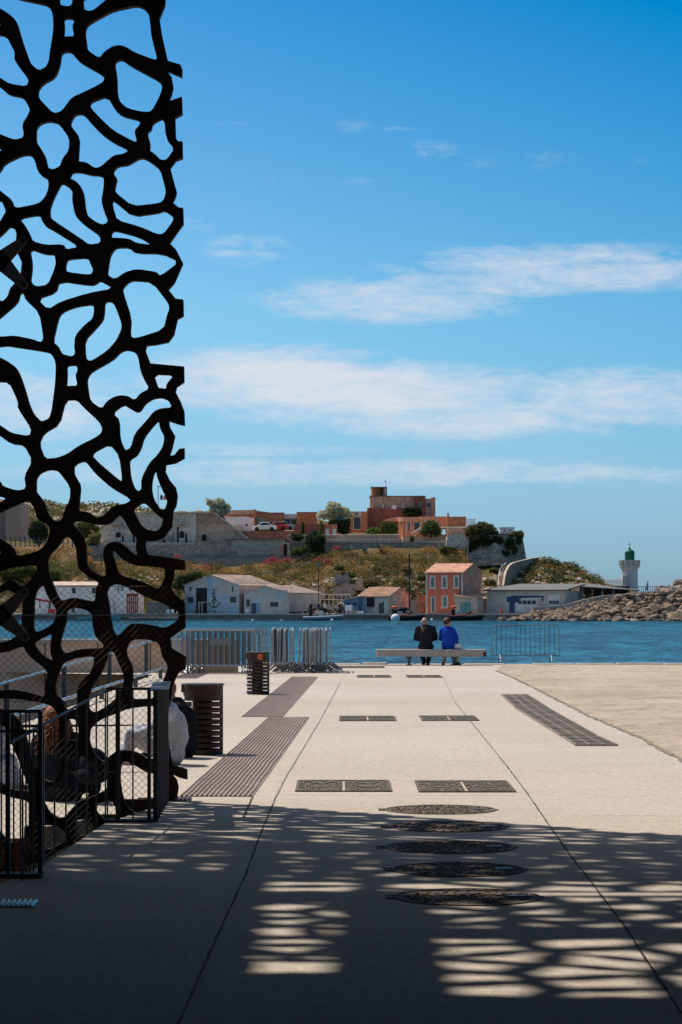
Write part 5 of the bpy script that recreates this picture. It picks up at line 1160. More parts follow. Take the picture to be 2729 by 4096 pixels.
f_ = opening(fr, t, (1724, 2386, 1743, 2451), 'door', mf=m_trim, mp=m_tealg, fw=.14); s_ = MB(); fr.front(s_, 1731, 2402, 1736, 2440, .02, .04); s_.build('glass', m_glassb, f_)
s_ = MB(); s_.tube(fr.w(fr.W-.35, -.08, ze), fr.w(fr.W-.35, -.08, gz(2395, 366)), .05); s_.build('drainpipe', m_wood, t)
fr2 = Fr(1818, 1908, 364.2, 14, 1950)
t = bthing('house_annex', 'low patched beige annex with teal double doors, right of the orange house', 'outbuilding', fr2)
za, zb3 = gz(2383, 364), gz(2396, 364)
m1 = MB(); m1.hexa([fr2.w(0, 0, ZG), fr2.w(fr2.W, 0, ZG), fr2.w(fr2.W, fr2.L, ZG), fr2.w(0, fr2.L, ZG), fr2.w(0, 0, za), fr2.w(fr2.W, 0, zb3), fr2.w(fr2.W, fr2.L, zb3), fr2.w(0, fr2.L, za)]); m1.build('wall', m_greyw, t)
m1 = MB(); m1.hexa([fr2.w(-.1, -.15, za+.0), fr2.w(fr2.W+.1, -.15, zb3), fr2.w(fr2.W+.1, fr2.L, zb3+.6), fr2.w(-.1, fr2.L, za+.6), fr2.w(-.1, -.15, za+.12), fr2.w(fr2.W+.1, -.15, zb3+.12), fr2.w(fr2.W+.1, fr2.L, zb3+.72), fr2.w(-.1, fr2.L, za+.72)]); m1.build('roof', m_tile, t)
opening(fr2, t, (1842, 2410, 1862, 2452), 'door', mf=m_teal, mp=m_teal, fw=.05); opening(fr2, t, (1863, 2410, 1883, 2452), 'door', mf=m_teal, mp=m_teal, fw=.05)
# --- long low building on the right with the blue crane
fr = Fr(1949, 2258, 366.5, 16, 2335)
t = bthing('boat_workshop', 'long low grey workshop with roller doors and flat roof, behind the rocks', 'workshop', fr)
ze = gz(2363, 367); walls(fr, t, m_beigew, ZG, ze, mside=m_greyw)
m1 = MB(); m1.hexa([fr.w(-.5, -.5, ze-.1), fr.w(fr.W+.3, -.5, ze-.0), fr.w(fr.W+.3, fr.L, ze+.9), fr.w(1.5, fr.L, ze+.9), fr.w(-.5, -.5, ze+.15), fr.w(fr.W+.3, -.5, ze+.15), fr.w(fr.W+.3, fr.L, ze+1.05), fr.w(1.5, fr.L, ze+1.05)]); m1.build('roof', m_roofg, t)
m1 = MB()
for y_ in (2385, 2408, 2430): fr.front(m1, 1950, y_, 2062, y_+1.2, .0, .02)
m1.build('cladding_joint', m_greyw, t)
f_ = opening(fr, t, (2062, 2392, 2151, 2448), 'roller_door', mf=m_whitew, mp=m_whitew, fw=.05); s_ = MB()
for i_ in range(4): fr.front(s_, 2072+i_*19, 2402, 2087+i_*19, 2416, .02, .06)
s_.build('glass', m_win, f_)
f_ = opening(fr, t, (2193, 2378, 2240, 2430), 'roller_door', mf=m_whitew, mp=m_whitew, fw=.05); s_ = MB()
for i_ in range(3): fr.front(s_, 2197+i_*14, 2403, 2208+i_*14, 2415, .02, .06)
s_.build('glass', m_win, f_)
opening(fr, t, (2285, 2378, 2297, 2404), face='side', mf=m_greyw, mp=m_win, fw=.04)
# open shed continuing right
t = thing('open_shed', 'dark open sided shed between the workshop and the lighthouse', 'shed', (gx(2420, 380), 380, ZG))
z1_, z2_ = gz(2344, 385), gz(2357, 382); m1 = MB(); m1.hexa([P(2318, 2349, 376), P(2560, 2364, 376), P(2560, 2362, 392), P(2318, 2334, 392), P(2318, 2345, 376), P(2560, 2360, 376), P(2560, 2358, 392), P(2318, 2330, 392)]); m1.build('roof', m_roofg, t)
m1 = MB(); m1.box(gx(2318, 390), gx(2520, 390), 390, 390.3, ZG, gz(2345, 390)); m1.build('back_wall', m_wood, t)
m1 = MB()
for x_ in (2330, 2370, 2410, 2455, 2515): m1.box(gx(x_, 377)-.12, gx(x_, 377)+.12, 377, 377.25, ZG, gz(2350+(x_-2318)*.05, 377))
m1.build('posts', m_greyw, t)
t = thing('blue_crane', 'dark blue dockside crane in front of the workshop', 'crane', (gx(2048, 362), 362, ZG))
MB().hexa([P(2036, 2452, 361.5), P(2060, 2452, 361.5), P(2060, 2452, 363), P(2036, 2452, 363), P(2040, 2390, 361.5), P(2058, 2390, 361.5), P(2058, 2390, 363), P(2040, 2390, 363)]).build('column', m_bluecr, t)
MB().box(gx(2028, 362), gx(2075, 362), 361.4, 363.1, gz(2408, 362), gz(2386, 362)).build('cab', m_bluecr, t)
MB().hexa([P(2045, 2392, 361.8), P(2176, 2389, 361.8), P(2176, 2389, 362.5), P(2045, 2392, 362.5), P(2045, 2382, 361.8), P(2176, 2383, 361.8), P(2176, 2383, 362.5), P(2045, 2382, 362.5)]).build('boom', m_bluecr, t)
MB().path([P(2172, 2389, 362), P(2170, 2404, 362)], .12).path([P(2058, 2412, 362), P(2085, 2392, 362)], .1).build('hook_and_ram', m_rubber, t)
tag(MB().tube(P(2005, 2452, 361.5), P(2005, 2431, 361.5), .3, .05, n=8).build('traffic_cone', m_red), 'small red orange cone on the quay left of the blue crane', 'cone')
# --- lighthouse
Dl = 470.0
c = P(2519, 2378, Dl); t = thing('lighthouse', 'pale lighthouse with stone gallery and green lantern at the end of the shore', 'lighthouse', (c.x, Dl, gz(2378, Dl))); R_ = 33/F*Dl
zc = lambda y: gz(y, Dl)
MB().lathe([(R_*1.05, zc(2400)), (R_, zc(2340)), (R_*.97, zc(2276))], (c.x, Dl, 0), 24).build('tower', m_lh, t, True)
g_ = MB(); g_.lathe([(R_*.97, zc(2278)), (R_*1.05, zc(2275)), (R_*1.22, zc(2268)), (R_*1.22, zc(2263)), (R_*1.08, zc(2263)), (R_*1.08, zc(2246)), (R_*1.2, zc(2246)), (R_*1.2, zc(2241)), (R_*.9, zc(2241)), (R_*.9, zc(2262)), (.001, zc(2262))], (c.x, Dl, 0), 24)
for i_ in range(12):
    a_ = 2*math.pi*i_/12; X, Y = c.x+R_*1.17*math.cos(a_), Dl+R_*1.17*math.sin(a_); g_.box(X-.16, X+.16, Y-.16, Y+.16, zc(2263), zc(2240)); 
g_.build('gallery', m_lhs, t)
ln_ = MB(); r2_ = 19.5/F*Dl; ln_.lathe([(r2_, zc(2262)), (r2_, zc(2214)), (r2_*1.08, zc(2214)), (r2_*1.08, zc(2212))], (c.x, Dl, 0), 20); ln_.build('lantern', m_greenp, t, False)
dm = MB(); dm.lathe([(r2_*1.02*math.cos(a_), zc(2213)+r2_*.85*math.sin(a_)) for a_ in np.linspace(0, math.pi/2*.98, 8)], (c.x, Dl, 0), 20); dd_ = dm.build('dome', m_greenp, t, True)
MB().sphere((c.x, Dl, zc(2194)), .22, .22, .25).tube((c.x, Dl, zc(2200)), (c.x, Dl, zc(2192)), .14).build('ball', m_greenp, dd_)
MB().tube((c.x, Dl, zc(2192)), (c.x, Dl, zc(2168)), .045).box(c.x-.35, c.x+.25, Dl-.03, Dl+.03, zc(2178), zc(2176)).build('weather_vane', m_fence, dd_)
MB().box(c.x-R_*1.05, c.x-R_*.55, Dl-R_-1.2, Dl-R_*.6, zc(2350), zc(2302)).build('stair_turret', m_lhs, t)
mb = MB(); 
for i_ in range(17):
    x_ = 2375+i_*7; mb.tube(P(x_, 2342, 430), P(x_, 2319, 430), .07, n=4)
for y_ in (2319, 2328): mb.tube(P(2372, y_, 430), P(2490, y_, 430), .06, n=4)
t = thing('walkway_rail', 'thin white railing on the walkway left of the lighthouse', 'railing', P(2372, 2342, 430)); mb.build('rail', m_beigew, t); MB().box(gx(2360, 430), gx(2500, 430), 429, 432, gz(2375, 430), gz(2342, 430)).build('walkway', m_lhs, t)
mb = MB()
for i_ in range(9): mb.tube(P(2556+i_*9, 2372, 440), P(2556+i_*9, 2346, 440), .05, n=4)
mb.tube(P(2550, 2346, 440), P(2632, 2346, 440), .05, n=4); tag(mb.build('harbour_rail', m_steeld), 'thin dark railing right of the lighthouse base', 'railing')
mb = MB(); mb.box(gx(2480, 415), gx(2729, 415), 415, 440, -3, gz(2370, 415)); struct('jetty', mb, m_conc)
# sailing boat
t = thing('sailing_boat', 'small sailing boat with a furled sail right of the lighthouse', 'sailing boat', P(2592, 2374, 600))
MB().extr([P(2570, 2372, 600), P(2606, 2372, 600), P(2612, 2364, 600), P(2566, 2366, 600)], (0, 2.2, 0)).build('hull', m_whitep, t); MB().extr([P(2580, 2362, 601), P(2592, 2322, 601), P(2591, 2362, 601)], (0, .05, 0)).build('sail', M('blue_sail_cover', (.10, .18, .27), .8), t); MB().tube(P(2593, 2368, 601), P(2593, 2320, 601), .09).build('mast', m_whitep, t)
# --- fortress on the left
def polyb(name, pts_, D, depth, mat, par): m1 = MB(); m1.extr([P(x_, y_, D) for x_, y_ in pts_], (0, depth, 0)); return m1.build(name, mat, par)
t = thing('stone_fortress', 'old grey stone fortress with arched doorway, corbels and sloping right end', 'fortress', (gx(700, 412), 412, 10))
polyb('wall', [(405, 2190), (405, 2110), (440, 2085), (484, 2058), (540, 2055), (785, 2052), (785, 2190)], 412, 9, s_grey, t)
polyb('side_wall', [(786, 2190), (786, 2051), (860, 2050), (875, 2060), (992, 2154), (992, 2190)], 412.3, 8, s_brown, t)
m1 = MB(); 
m1.hexa([P(858, 2053, 411.8), P(872, 2064, 411.8), P(872, 2064, 413.6), P(858, 2053, 413.6), P(858, 2047, 411.8), P(874, 2057, 411.8), P(874, 2057, 413.6), P(858, 2047, 413.6)])
m1.hexa([P(872, 2064, 411.8), P(994, 2160, 411.8), P(994, 2160, 413.6), P(872, 2064, 413.6), P(874, 2057, 411.8), P(996, 2153, 411.8), P(996, 2153, 413.6), P(874, 2057, 413.6)])
m1.box(gx(484, 411.8), gx(858, 411.8), 411.8, 412.6, gz(2053, 412), gz(2049, 412)); m1.build('coping', s_pale, t)
frs = Fr(400, 992, 412, 0, L=3); frs.A = Vector((gx(400, 412), 412, 0))
for r in ((644, 2132, 653, 2172), (690, 2130, 697, 2170), (740, 2132, 751, 2172), (487, 2140, 497, 2172), (530, 2140, 541, 2172), (792, 2113, 799, 2120), (650, 2155, 664, 2172)): opening(frs, t, r, mf=s_pale, mp=m_liner, fw=.05)
def arch(x0, y0, x1, y1, mat, par, nm):
    m2 = MB(); cx_ = (x0+x1)/2; rr = (x1-x0)/2; pts_ = [(x0, y1), (x1, y1)] + [(cx_+rr*math.cos(math.pi*i_/8), y0+rr+(-rr*math.sin(math.pi*i_/8))) for i_ in range(9)]
    m2.extr([P(a_, b_, 411.98) for a_, b_ in pts_], (0, .06, 0)); return m2.build(nm, mat, par)
arch(718, 2124, 738, 2152, m_liner, t, 'arched_window'); arch(462, 2128, 484, 2150, m_liner, t, 'arched_window')
d_ = opening(frs, t, (805, 2136, 829, 2166), 'door', mf=s_pale, mp=m_liner, fw=.07)
m1 = MB()
for x_ in (708, 716, 724, 732, 458, 468, 478): frs.front(m1, x_, 2096, x_+4, 2108, 0, .55)
frs.front(m1, 705, 2092, 739, 2097, 0, .7); frs.front(m1, 455, 2092, 485, 2097, 0, .7); m1.build('corbels', s_pale, t)
m1 = MB(); frs.front(m1, 708, 2108, 716, 2178, .0, .02); m1.build('stain', m_wood, t)
# flag
t = thing('flag_pole', 'tall pole with a blue white and red flag above the fortress', 'flag pole', P(633, 2055, 414)); MB().tube(P(633, 2060, 414), P(633, 1943, 414), .1, .07).box(gx(630, 414), gx(642, 414), 413.9, 414.1, gz(1948, 414), gz(1944, 414)).build('pole', m_greyw, t)
for i_, (nm, mt) in enumerate((('blue_band', m_door), ('white_band', m_whitep), ('red_band', m_red))):
    m1 = MB(); a_, b_ = 641+i_*8.7, 649.7+i_*8.7; k_ = 4
    for j in range(k_):
        u0, u1 = a_+(b_-a_)*j/k_, a_+(b_-a_)*(j+1)/k_; w0, w1 = .15*math.sin(u0*.4), .15*math.sin(u1*.4); o0, o1 = 1.2*math.sin(u0*.3), 1.2*math.sin(u1*.3)
        m1.hexa([P(u0, 2000+o0, 414+w0), P(u1, 2000+o1, 414+w1), P(u1, 2000+o1, 414.03+w1), P(u0, 2000+o0, 414.03+w0), P(u0, 1981+o0, 414+w0), P(u1, 1981+o1, 414+w1), P(u1, 1981+o1, 414.03+w1), P(u0, 1981+o0, 414.03+w0)])
    m1.build('flag', mt, t)
# ramparts
t = thing('rampart_wall', 'long grey stone retaining wall below the fortress, with pale parapet', 'retaining wall', (gx(700, 407), 407, 6))
polyb('wall', [(345, 2236), (345, 2184), (760, 2182), (800, 2166), (905, 2164), (916, 2189), (1135, 2189), (1135, 2236)], 407, 3, s_wall, t)
polyb('parapet', [(905, 2188), (905, 2160), (1140, 2158), (1140, 2190)], 408, 1.5, s_pale, t)
m1 = MB(); m1.box(gx(900, 407.5), gx(1140, 407.5), 407.4, 410, gz(2160, 408), gz(2155, 408)); m1.box(gx(345, 406), gx(1180, 406), 405.6, 406.9, gz(2234, 406), gz(2229, 406)); m1.build('coping', m_roofg, t)
polyb('lower_wall', [(345, 2300), (345, 2234), (1190, 2234), (1190, 2300)], 405, 1.5, s_wall, t)
t = thing('gate_turret', 'small grey turret with a narrow dark red door in the rampart', 'turret', (gx(1140, 406.5), 406.5, 8)); polyb('wall', [(1133, 2236), (1133, 2168), (1160, 2168), (1160, 2236)], 406.3, 3, s_pale, t); polyb('door', [(1136, 2224), (1136, 2177), (1149, 2177), (1149, 2224)], 406.2, .2, m_liner, t); polyb('door_frame', [(1132, 2224), (1132, 2176), (1135.5, 2176), (1135.5, 2224)], 406.15, .2, m_red, t)
t = thing('terrace_wall', 'dark stone terrace wall with a white balustrade running below the red buildings', 'retaining wall', (gx(1400, 406), 406, 8))
polyb('wall', [(1160, 2250), (1160, 2168), (1380, 2166), (1640, 2166), (1700, 2160), (1800, 2160), (1800, 2250)], 406.5, 2, s_wall, t)
m1 = MB(); m1.box(gx(1160, 406), gx(1800, 406), 406.38, 408.6, gz(2170, 406.2), gz(2165, 406.2)); m1.build('coping', m_cap, t)
m1 = MB()
for i_ in range(33): x_ = 1152+i_*14; m1.box(gx(x_, 406.4)-.07, gx(x_, 406.4)+.07, 406.3, 406.45, gz(2166, 406.4), gz(2140, 406.4))
for y_ in (2140, 2160): m1.tube(P(1152, y_, 406.4), P(1600, y_-1, 406.4), .04, n=4)
for i_ in range(112): x_ = 1152+i_*4; m1.tube(P(x_, 2162, 406.4), P(x_, 2140, 406.4), .02, n=3, cap=False)
m1.build('balustrade', m_beigew, t)
# bastion
t = thing('bastion', 'massive dark stone bastion overgrown at the top, at the right end of the fort', 'bastion', (gx(1985, 405), 405, 8))
m1 = MB(); fb = [(1862, 2266), (2000, 2262), (2106, 2236)]; ft = [(1866, 2148), (1985, 2140), (2088, 2128)]; dd_ = [403, 402, 405]
vs_ = [P(x_, y_, d) for (x_, y_), d in zip(fb, dd_)] + [P(x_, y_, d+2.0) for (x_, y_), d in zip(ft, dd_)] + [P(2106, 2236, 418), P(1862, 2266, 418), P(2086, 2128, 418), P(1866, 2148, 418)]
m1.add(vs_, [(0, 1, 4, 3), (1, 2, 5, 4), (2, 6, 8, 5), (6, 7, 9, 8), (7, 0, 3, 9), (3, 4, 5, 8, 9)]); m1.build('rampart', s_dark, t)
polyb('left_rampart', [(1775, 2230), (1790, 2145), (1830, 2128), (1862, 2140), (1877, 2180), (1878, 2262)], 404.4, 4, s_pale, t)
t = thing('advert_container', 'white box cabin with small red and black markings on top of the bastion', 'cabin', P(2028, 2131, 408)); polyb('cabin', [(2000, 2134), (2000, 2112), (2058, 2112), (2058, 2134)], 408, 2.4, m_whitep, t); polyb('roof', [(1998, 2112), (1998, 2109), (2060, 2109), (2060, 2112)], 407.9, 2.6, m_greyw, t)
m1 = MB()
for (x0_, y0_, x1_, y1_, ) in ((2015.5, 2121, 2020.5, 2127),): m1.box(gx(x0_, 407.95), gx(x1_, 407.95), 407.93, 407.99, gz(y1_, 408), gz(y0_, 408))
m1.build('red_mark', m_red, t)
m1 = MB(); m1.box(gx(2016.8, 407.95), gx(2019.2, 407.95), 407.93, 407.99, gz(2119.5, 408), gz(2117, 408))
for i_, w_ in enumerate((1.6, 1.0, 1.8, 1.2, 2.0)): x_ = 2034.5+i_*2.7; m1.box(gx(x_, 407.95), gx(x_+w_, 407.95), 407.93, 407.99, gz(2122.5, 408), gz(2118.5+(i_ % 2)*.8, 408))
m1.build('black_mark', m_wood, t)
t = thing('sea_stair_wall', 'curving pale coped ramp wall with steps climbing to the bastion', 'ramp wall', P(2080, 2300, 398))
top_ = [(2014, 2345), (2019, 2310), (2025, 2287), (2036, 2266), (2050, 2255), (2085, 2245), (2122, 2237), (2156, 2231)]; bot_ = [2352, 2348, 2342, 2338, 2332, 2312, 2288, 2260]; Ds = [390, 391, 392, 393.5, 395, 398, 401, 404]
m1 = MB(); m2 = MB()
for i_ in range(7):
    (a_, b_), (c_, d_), e_, g_ = top_[i_], top_[i_+1], Ds[i_], Ds[i_+1]
    p_, q = P(a_, b_, e_), P(c_, d_, g_); b1, b2 = P(a_+6, bot_[i_], e_), P(c_+1, bot_[i_+1], g_)
    dv = Vector((-.22, .25, 0)); m1.hexa([b1, b2, b2+dv, b1+dv, p_, q, q+dv, p_+dv]); u = Vector((0, 0, .12)); f0 = Vector((.08, -.08, 0)); m2.hexa([p_+f0, q+f0, q+dv, p_+dv, p_+u+f0, q+u+f0, q+dv+u, p_+dv+u])
m1.build('wall', s_dark, t); m2.build('coping', s_pale, t)
m1 = MB()
for i_ in range(12): y_ = 2345-i_*6; x_ = 1996+i_*1.6; m1.box(gx(x_, 393+i_*.3), gx(x_+19, 393+i_*.3), 393+i_*.35, 394+i_*.35, gz(y_+8, 393), gz(y_, 393))
m1.build('steps', s_brown, t)
m1 = MB(); m1.path([P(1994, 2345, 392), P(1996, 2300, 393), P(2002, 2275, 394), (P(2022, 2250, 396))], .08, 4).path([P(2000, 2300, 393), P(2026, 2252, 396)], .06, 4); m1.build('pipe_rail', m_whitep, t)
# --- red brick centre
def blk(name, x0, y0, x1, y1, D, dep, mat, par, L=None): return MB().box(gx(x0, D), gx(x1, D), D, D+dep, gz(y1, D), gz(y0, D)).build(name, mat, par)
def bld(label, rect, D, name='brick_building', cat='building'): return thing(name, label, cat, (gx((rect[0]+rect[2])/2, D), D, gz(rect[3], D)))
t = bld('white rendered block with little dark window behind the sloping fortress wall', (900, 2066, 1020, 2130), 424, 'white_building')
polyb('wall', [(898, 2135), (898, 2068), (985, 2066), (1016, 2072), (1016, 2135)], 424, 8, m_whitew, t); polyb('side_wall', [(1016.5, 2125), (1016.5, 2062), (1020, 2062), (1020, 2125)], 423, 8, m_salmon, t); polyb('low_wall', [(935, 2130), (935, 2102), (966, 2102), (966, 2130)], 421, 2.8, m_greyw, t)
f4 = Fr(898, 1016, 424, 0, L=8); f4.A = Vector((gx(898, 424), 424, 0)); opening(f4, t, (982, 2096, 992, 2104), mf=m_greyw, mp=m_liner, fw=.03)
t = bld('long low tiled building behind the brick blocks, with a small raised roof corner', (925, 2040, 1020, 2066), 430, 'low_building')
polyb('wall', [(900, 2070), (900, 2056), (1100, 2054), (1100, 2070)], 431, 8, m_brick, t); polyb('roof', [(908, 2057), (925, 2041), (1012, 2039), (1018, 2036), (1030, 2043), (1096, 2052), (1096, 2058)], 430.5, 9, m_tile3, t)
t = bld('orange brick block with a single pale window, behind the parked cars', (1020, 2051, 1134, 2110), 425)
blk('wall', 1020, 2052, 1134, 2125, 425, 8, m_brick, t); blk('roof_edge', 1018, 2050, 1136, 2052.5, 424.9, 8.2, m_brickd, t); f5 = Fr(1020, 1134, 425, 0, L=8); opening(f5, t, (1031, 2073, 1054, 2102), mf=m_trim, mp=m_glassb, fw=.06, bars=1)
t = bld('recessed white topped entrance with glass doors between two brick blocks', (1135, 2057, 1188, 2108), 427, 'glass_entrance', 'entrance')
blk('wall', 1134.5, 2058, 1189, 2120, 427.5, 6, m_glassb, t); blk('fascia', 1134.5, 2056, 1189, 2074, 427, .4, m_whitew, t); f6 = Fr(1135, 1189, 427.4, 0, L=3)
for r in ((1137, 2078, 1160, 2106), (1166, 2078, 1187, 2106)): opening(f6, t, r, mf=m_trim, mp=m_win, fw=.05, bars=1)
t = bld('square orange brick block left of the silvery tree', (1188, 2049, 1268, 2100), 425)
blk('wall', 1188, 2050, 1268, 2125, 425, 8, m_brick, t); blk('roof_edge', 1186, 2048, 1270, 2050.5, 424.9, 8.2, m_brickd, t)
t = bld('low deep red brick shed with two white doors below the silvery tree', (1176, 2095, 1349, 2140), 413, 'brick_shed', 'shed')
blk('wall', 1176, 2096, 1300, 2150, 412.5, 5, m_brickd, t); blk('right_wall', 1300, 2097, 1349, 2150, 412.9, 5, m_brick, t); f7 = Fr(1300, 1349, 412.85, 0, L=4)
for r in ((1302, 2115, 1316, 2142), (1331, 2116, 1345, 2141)): opening(f7, t, r, 'door', mf=m_whitew, mp=m_whitew, fw=.03)
pw = blk('brick_parapet', 966, 2124, 1177, 2154, 412.6, .8, m_brickd, None); tag(pw, 'long low brown brick parapet in front of the parked cars', 'wall')
pw = blk('car_park_deck', 966, 2125, 1200, 2160, 413.5, 14, m_rockw, None); tag(pw, kind='structure')
t = bld('red block with tall glazed doors and white frames right of the silvery tree', (1400, 2045, 1470, 2120), 424, 'glass_entrance', 'entrance')
blk('wall', 1395, 2046, 1470, 2125, 424, 8, m_brick, t); blk('fascia', 1417, 2050, 1445, 2064, 423.7, .3, m_whitew, t); blk('dark_band', 1418, 2053, 1436, 2059, 423.6, .12, m_liner, t); f8 = Fr(1395, 1470, 423.95, 0, L=8); opening(f8, t, (1414, 2068, 1445, 2118), 'door', mf=m_trim, mp=m_win, fw=.07, bars=2)
t = bld('big tan and dark red brick main building with a round turret, highest on the fort', (1470, 1950, 1742, 2112), 428)
blk('lower_wall', 1470, 2031, 1700, 2130, 428, 10, m_brickd, t); blk('upper_wall', 1481, 1986, 1702, 2034, 430, 10, m_tanb, t); blk('right_wall', 1656, 1988, 1702, 2064, 429.7, 8, m_brickd, t); blk('right_wing', 1703, 1994, 1731, 2070, 431, 8, m_greyw, t); blk('end_wall', 1726, 1989, 1742, 2070, 430.6, 9, m_tanb, t)
blk('roof_edge', 1479, 1983, 1704, 1986.5, 429.9, 10.3, m_roofg, t)
tw = MB(); cx_ = gx(1510, 433); rr = 25.5/F*433; tw.lathe([(rr, gz(1990, 433)), (rr, gz(1950, 433)), (.01, gz(1950, 433))], (cx_, 433, 0), 24); tw = tw.build('turret', m_brick, t); tw.data.polygons.foreach_set('use_smooth', [False]*len(tw.data.polygons))
blk('turret_block', 1535, 1949, 1549, 1990, 431, 4, m_greyw, t); blk('turret_cap', 1484, 1947, 1549.5, 1950, 430.6, 5, m_roofg, t)
f9 = Fr(1481, 1702, 429.6, 0, L=8); opening(f9, t, (1536, 1970, 1542, 1984), mf=m_trim, mp=m_win, fw=.02); opening(f9, t, (1676, 2006, 1688, 2024), mf=m_greyw, mp=m_glassb, fw=.03); opening(f9, t, (1706, 2012, 1724, 2028), mf=m_greyw, mp=m_win, fw=.03); opening(f9, t, (1659, 2006, 1668, 2024), mf=m_greyw, mp=m_win, fw=.03)
m1 = MB(); m1.box(gx(1568, 427.5), gx(1586, 427.5), 427.2, 428, gz(2036, 427.5), gz(2021, 427.5)); m1.build('air_unit', m_whitep, t)
m1 = MB()
for x_ in (1489, 1533, 1614): m1.tube(P(x_, 2033, 428), P(x_, 2014, 428), .06, n=4)
m1.build('vent_pipes', m_trim, t)
m1 = MB(); m1.tube(P(1544, 1950, 432), P(1544, 1922, 432), .06).box(gx(1539, 432), gx(1545, 432), 431.9, 432.1, gz(1926, 432), gz(1922, 432)); m1.build('antenna', m_whitep, t)
m1 = MB()
for i_ in range(14): x_ = 1500+random.uniform(0, 190); m1.box(gx(x_, 429.95), gx(x_+1.2, 429.95), 429.96, 429.99, gz(1990+random.uniform(8, 22), 430), gz(1987, 430))
m1.build('water_streaks', m_tile3, t)
t = bld('orange pavilion with a curved glazed front and a flat salmon wing', (1590, 2065, 1864, 2155), 414, 'curved_pavilion', 'pavilion')
m1 = MB(); cx_, cy_ = gx(1655, 420), 421; rr = 62/F*420
m1.lathe([(rr, gz(2082, 415)), (rr, gz(2066, 415)), (.01, gz(2066, 415))], (cx_, cy_, 0), 28); m1.lathe([(rr*.86, gz(2155, 415)), (rr*.86, gz(2082, 415))], (cx_, cy_, 0), 28); m1.build('curved_wall', m_salmon, t)
m1 = MB()
for i_ in range(28):
    a_ = math.pi*(1.02+i_*.035)
    if i_ % 3 == 0: X, Y = cx_+rr*.95*math.cos(a_), cy_+rr*.95*math.sin(a_); m1.box(X-.12, X+.12, Y-.12, Y+.12, gz(2150, 415), gz(2082, 415))
m1.build('columns', m_salmon, t)
blk('middle_wall', 1680, 2066, 1790, 2112, 418, 8, m_salmon, t); blk('right_wing', 1789, 2069, 1864, 2120, 415.8, 8, m_brick, t); blk('lower_band', 1789, 2110, 1864, 2150, 415.6, 6, m_tanb, t); blk('roof_edge', 1789, 2066.5, 1865, 2069, 415.7, 8.2, m_brick, t); blk('chimney', 1789, 2052, 1797, 2070, 416, 1, m_salmon, t)
polyb('left_roof', [(1533, 2082), (1560, 2072), (1596, 2066), (1596, 2084)], 422, 6, m_salmon, t)
f10 = Fr(1590, 1720, 414.1, 0, L=6)
for r in ((1632, 2090, 1642, 2126), (1656, 2089, 1679, 2122), (1690, 2088, 1702, 2104), (1744, 2087, 1756, 2104)):
    opening(Fr(1590, 1760, 414.6 if r[0] < 1685 else 417.9, 0, L=6), t, r, mf=m_trim, mp=m_win, fw=.05, bars=1)
m1 = MB(); 
for i_ in range(9): m1.hexa([P(1650+i_*4, 2148-i_*3.0, 412), P(1654+i_*4, 2148-i_*3.0, 412), P(1654+i_*4, 2148-i_*3.0, 414), P(1650+i_*4, 2148-i_*3.0, 414), P(1650+i_*4, 2145-i_*3.0, 412), P(1654+i_*4, 2145-i_*3.0, 412), P(1654+i_*4, 2145-i_*3.0, 414), P(1650+i_*4, 2145-i_*3.0, 414)])
m1.build('stairs', m_cap, t)
m1 = MB(); m1.path([P(1648, 2132, 411.9), P(1684, 2110, 411.9), P(1760, 2109, 411.9), P(1864, 2109, 411.9)], .07, 4)
for i_ in range(20): x_ = 1650+i_*11; y_ = 2132-(x_-1648)*.61 if x_ < 1684 else 2110; m1.tube(P(x_, y_, 411.9), P(x_, y_+19, 411.9), .045, n=4)
m1.build('white_railing', m_beigew, t)
blk('base_wall', 1612, 2146, 1790, 2172, 410.5, 5, m_tanb, t)
m1 = MB()
for i_ in range(8): x_ = 1866+i_*5; m1.tube(P(x_, 2104, 414), P(x_, 2074+(i_ % 3)*2, 414), .05, n=4)
m1.tube(P(1864, 2078, 414), P(1903, 2078, 414), .05, n=4); m1.tube(P(1864, 2090, 414), P(1903, 2090, 414), .05, n=4); tag(m1.build('mesh_railing', m_beigew), 'pale see-through railing right of the salmon wing', 'railing')
# grey concrete tower at far left
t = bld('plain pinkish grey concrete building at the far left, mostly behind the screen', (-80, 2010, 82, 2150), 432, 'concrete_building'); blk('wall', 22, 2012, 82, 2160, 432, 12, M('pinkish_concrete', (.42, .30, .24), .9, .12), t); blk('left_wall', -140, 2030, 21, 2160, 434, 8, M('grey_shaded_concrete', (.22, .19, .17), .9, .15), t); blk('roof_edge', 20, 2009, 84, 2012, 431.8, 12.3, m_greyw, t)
# cars
def car(cx_, by_, D, col, label, ln=4.3, rz=0.0):
    t = thing('parked_car', label, 'car', (0, 0, 0), 'cars parked behind the brick parapet'); m1 = MB(); W2 = .88
    prof = [(-ln/2, .35), (-ln/2+.05, .72), (-ln/2+.9, .86), (-ln/2+1.5, 1.38), (-ln/2+2.6, 1.42), (ln/2-1.0, .95), (ln/2-.1, .82), (ln/2, .4), (ln/2-.1, .25), (-ln/2+.1, .25)]
    m1.extr([(x_, -W2, z_) for x_, z_ in prof], (0, 2*W2, 0)); bd_ = m1.build('body', col, t, bevel=.06)
    g_ = MB(); g_.extr([(-ln/2+1.1, -W2-.01, .9), (-ln/2+1.55, -W2-.01, 1.3), (-ln/2+2.55, -W2-.01, 1.33), (ln/2-1.25, -W2-.01, .95)], (0, 2*W2+.02, 0)); g_.build('windows', m_win, t)
    for sx in (-ln/2+.8, ln/2-.85):
        for sy in (-1, 1): MB().tube((sx, sy*(W2-.15), .32), (sx, sy*(W2+.02), .32), .32, n=14).build('wheel', m_rubber, t)
    t.location = (gx(cx_, D), D, gz(by_, D)); t.rotation_euler.z = rz; return t
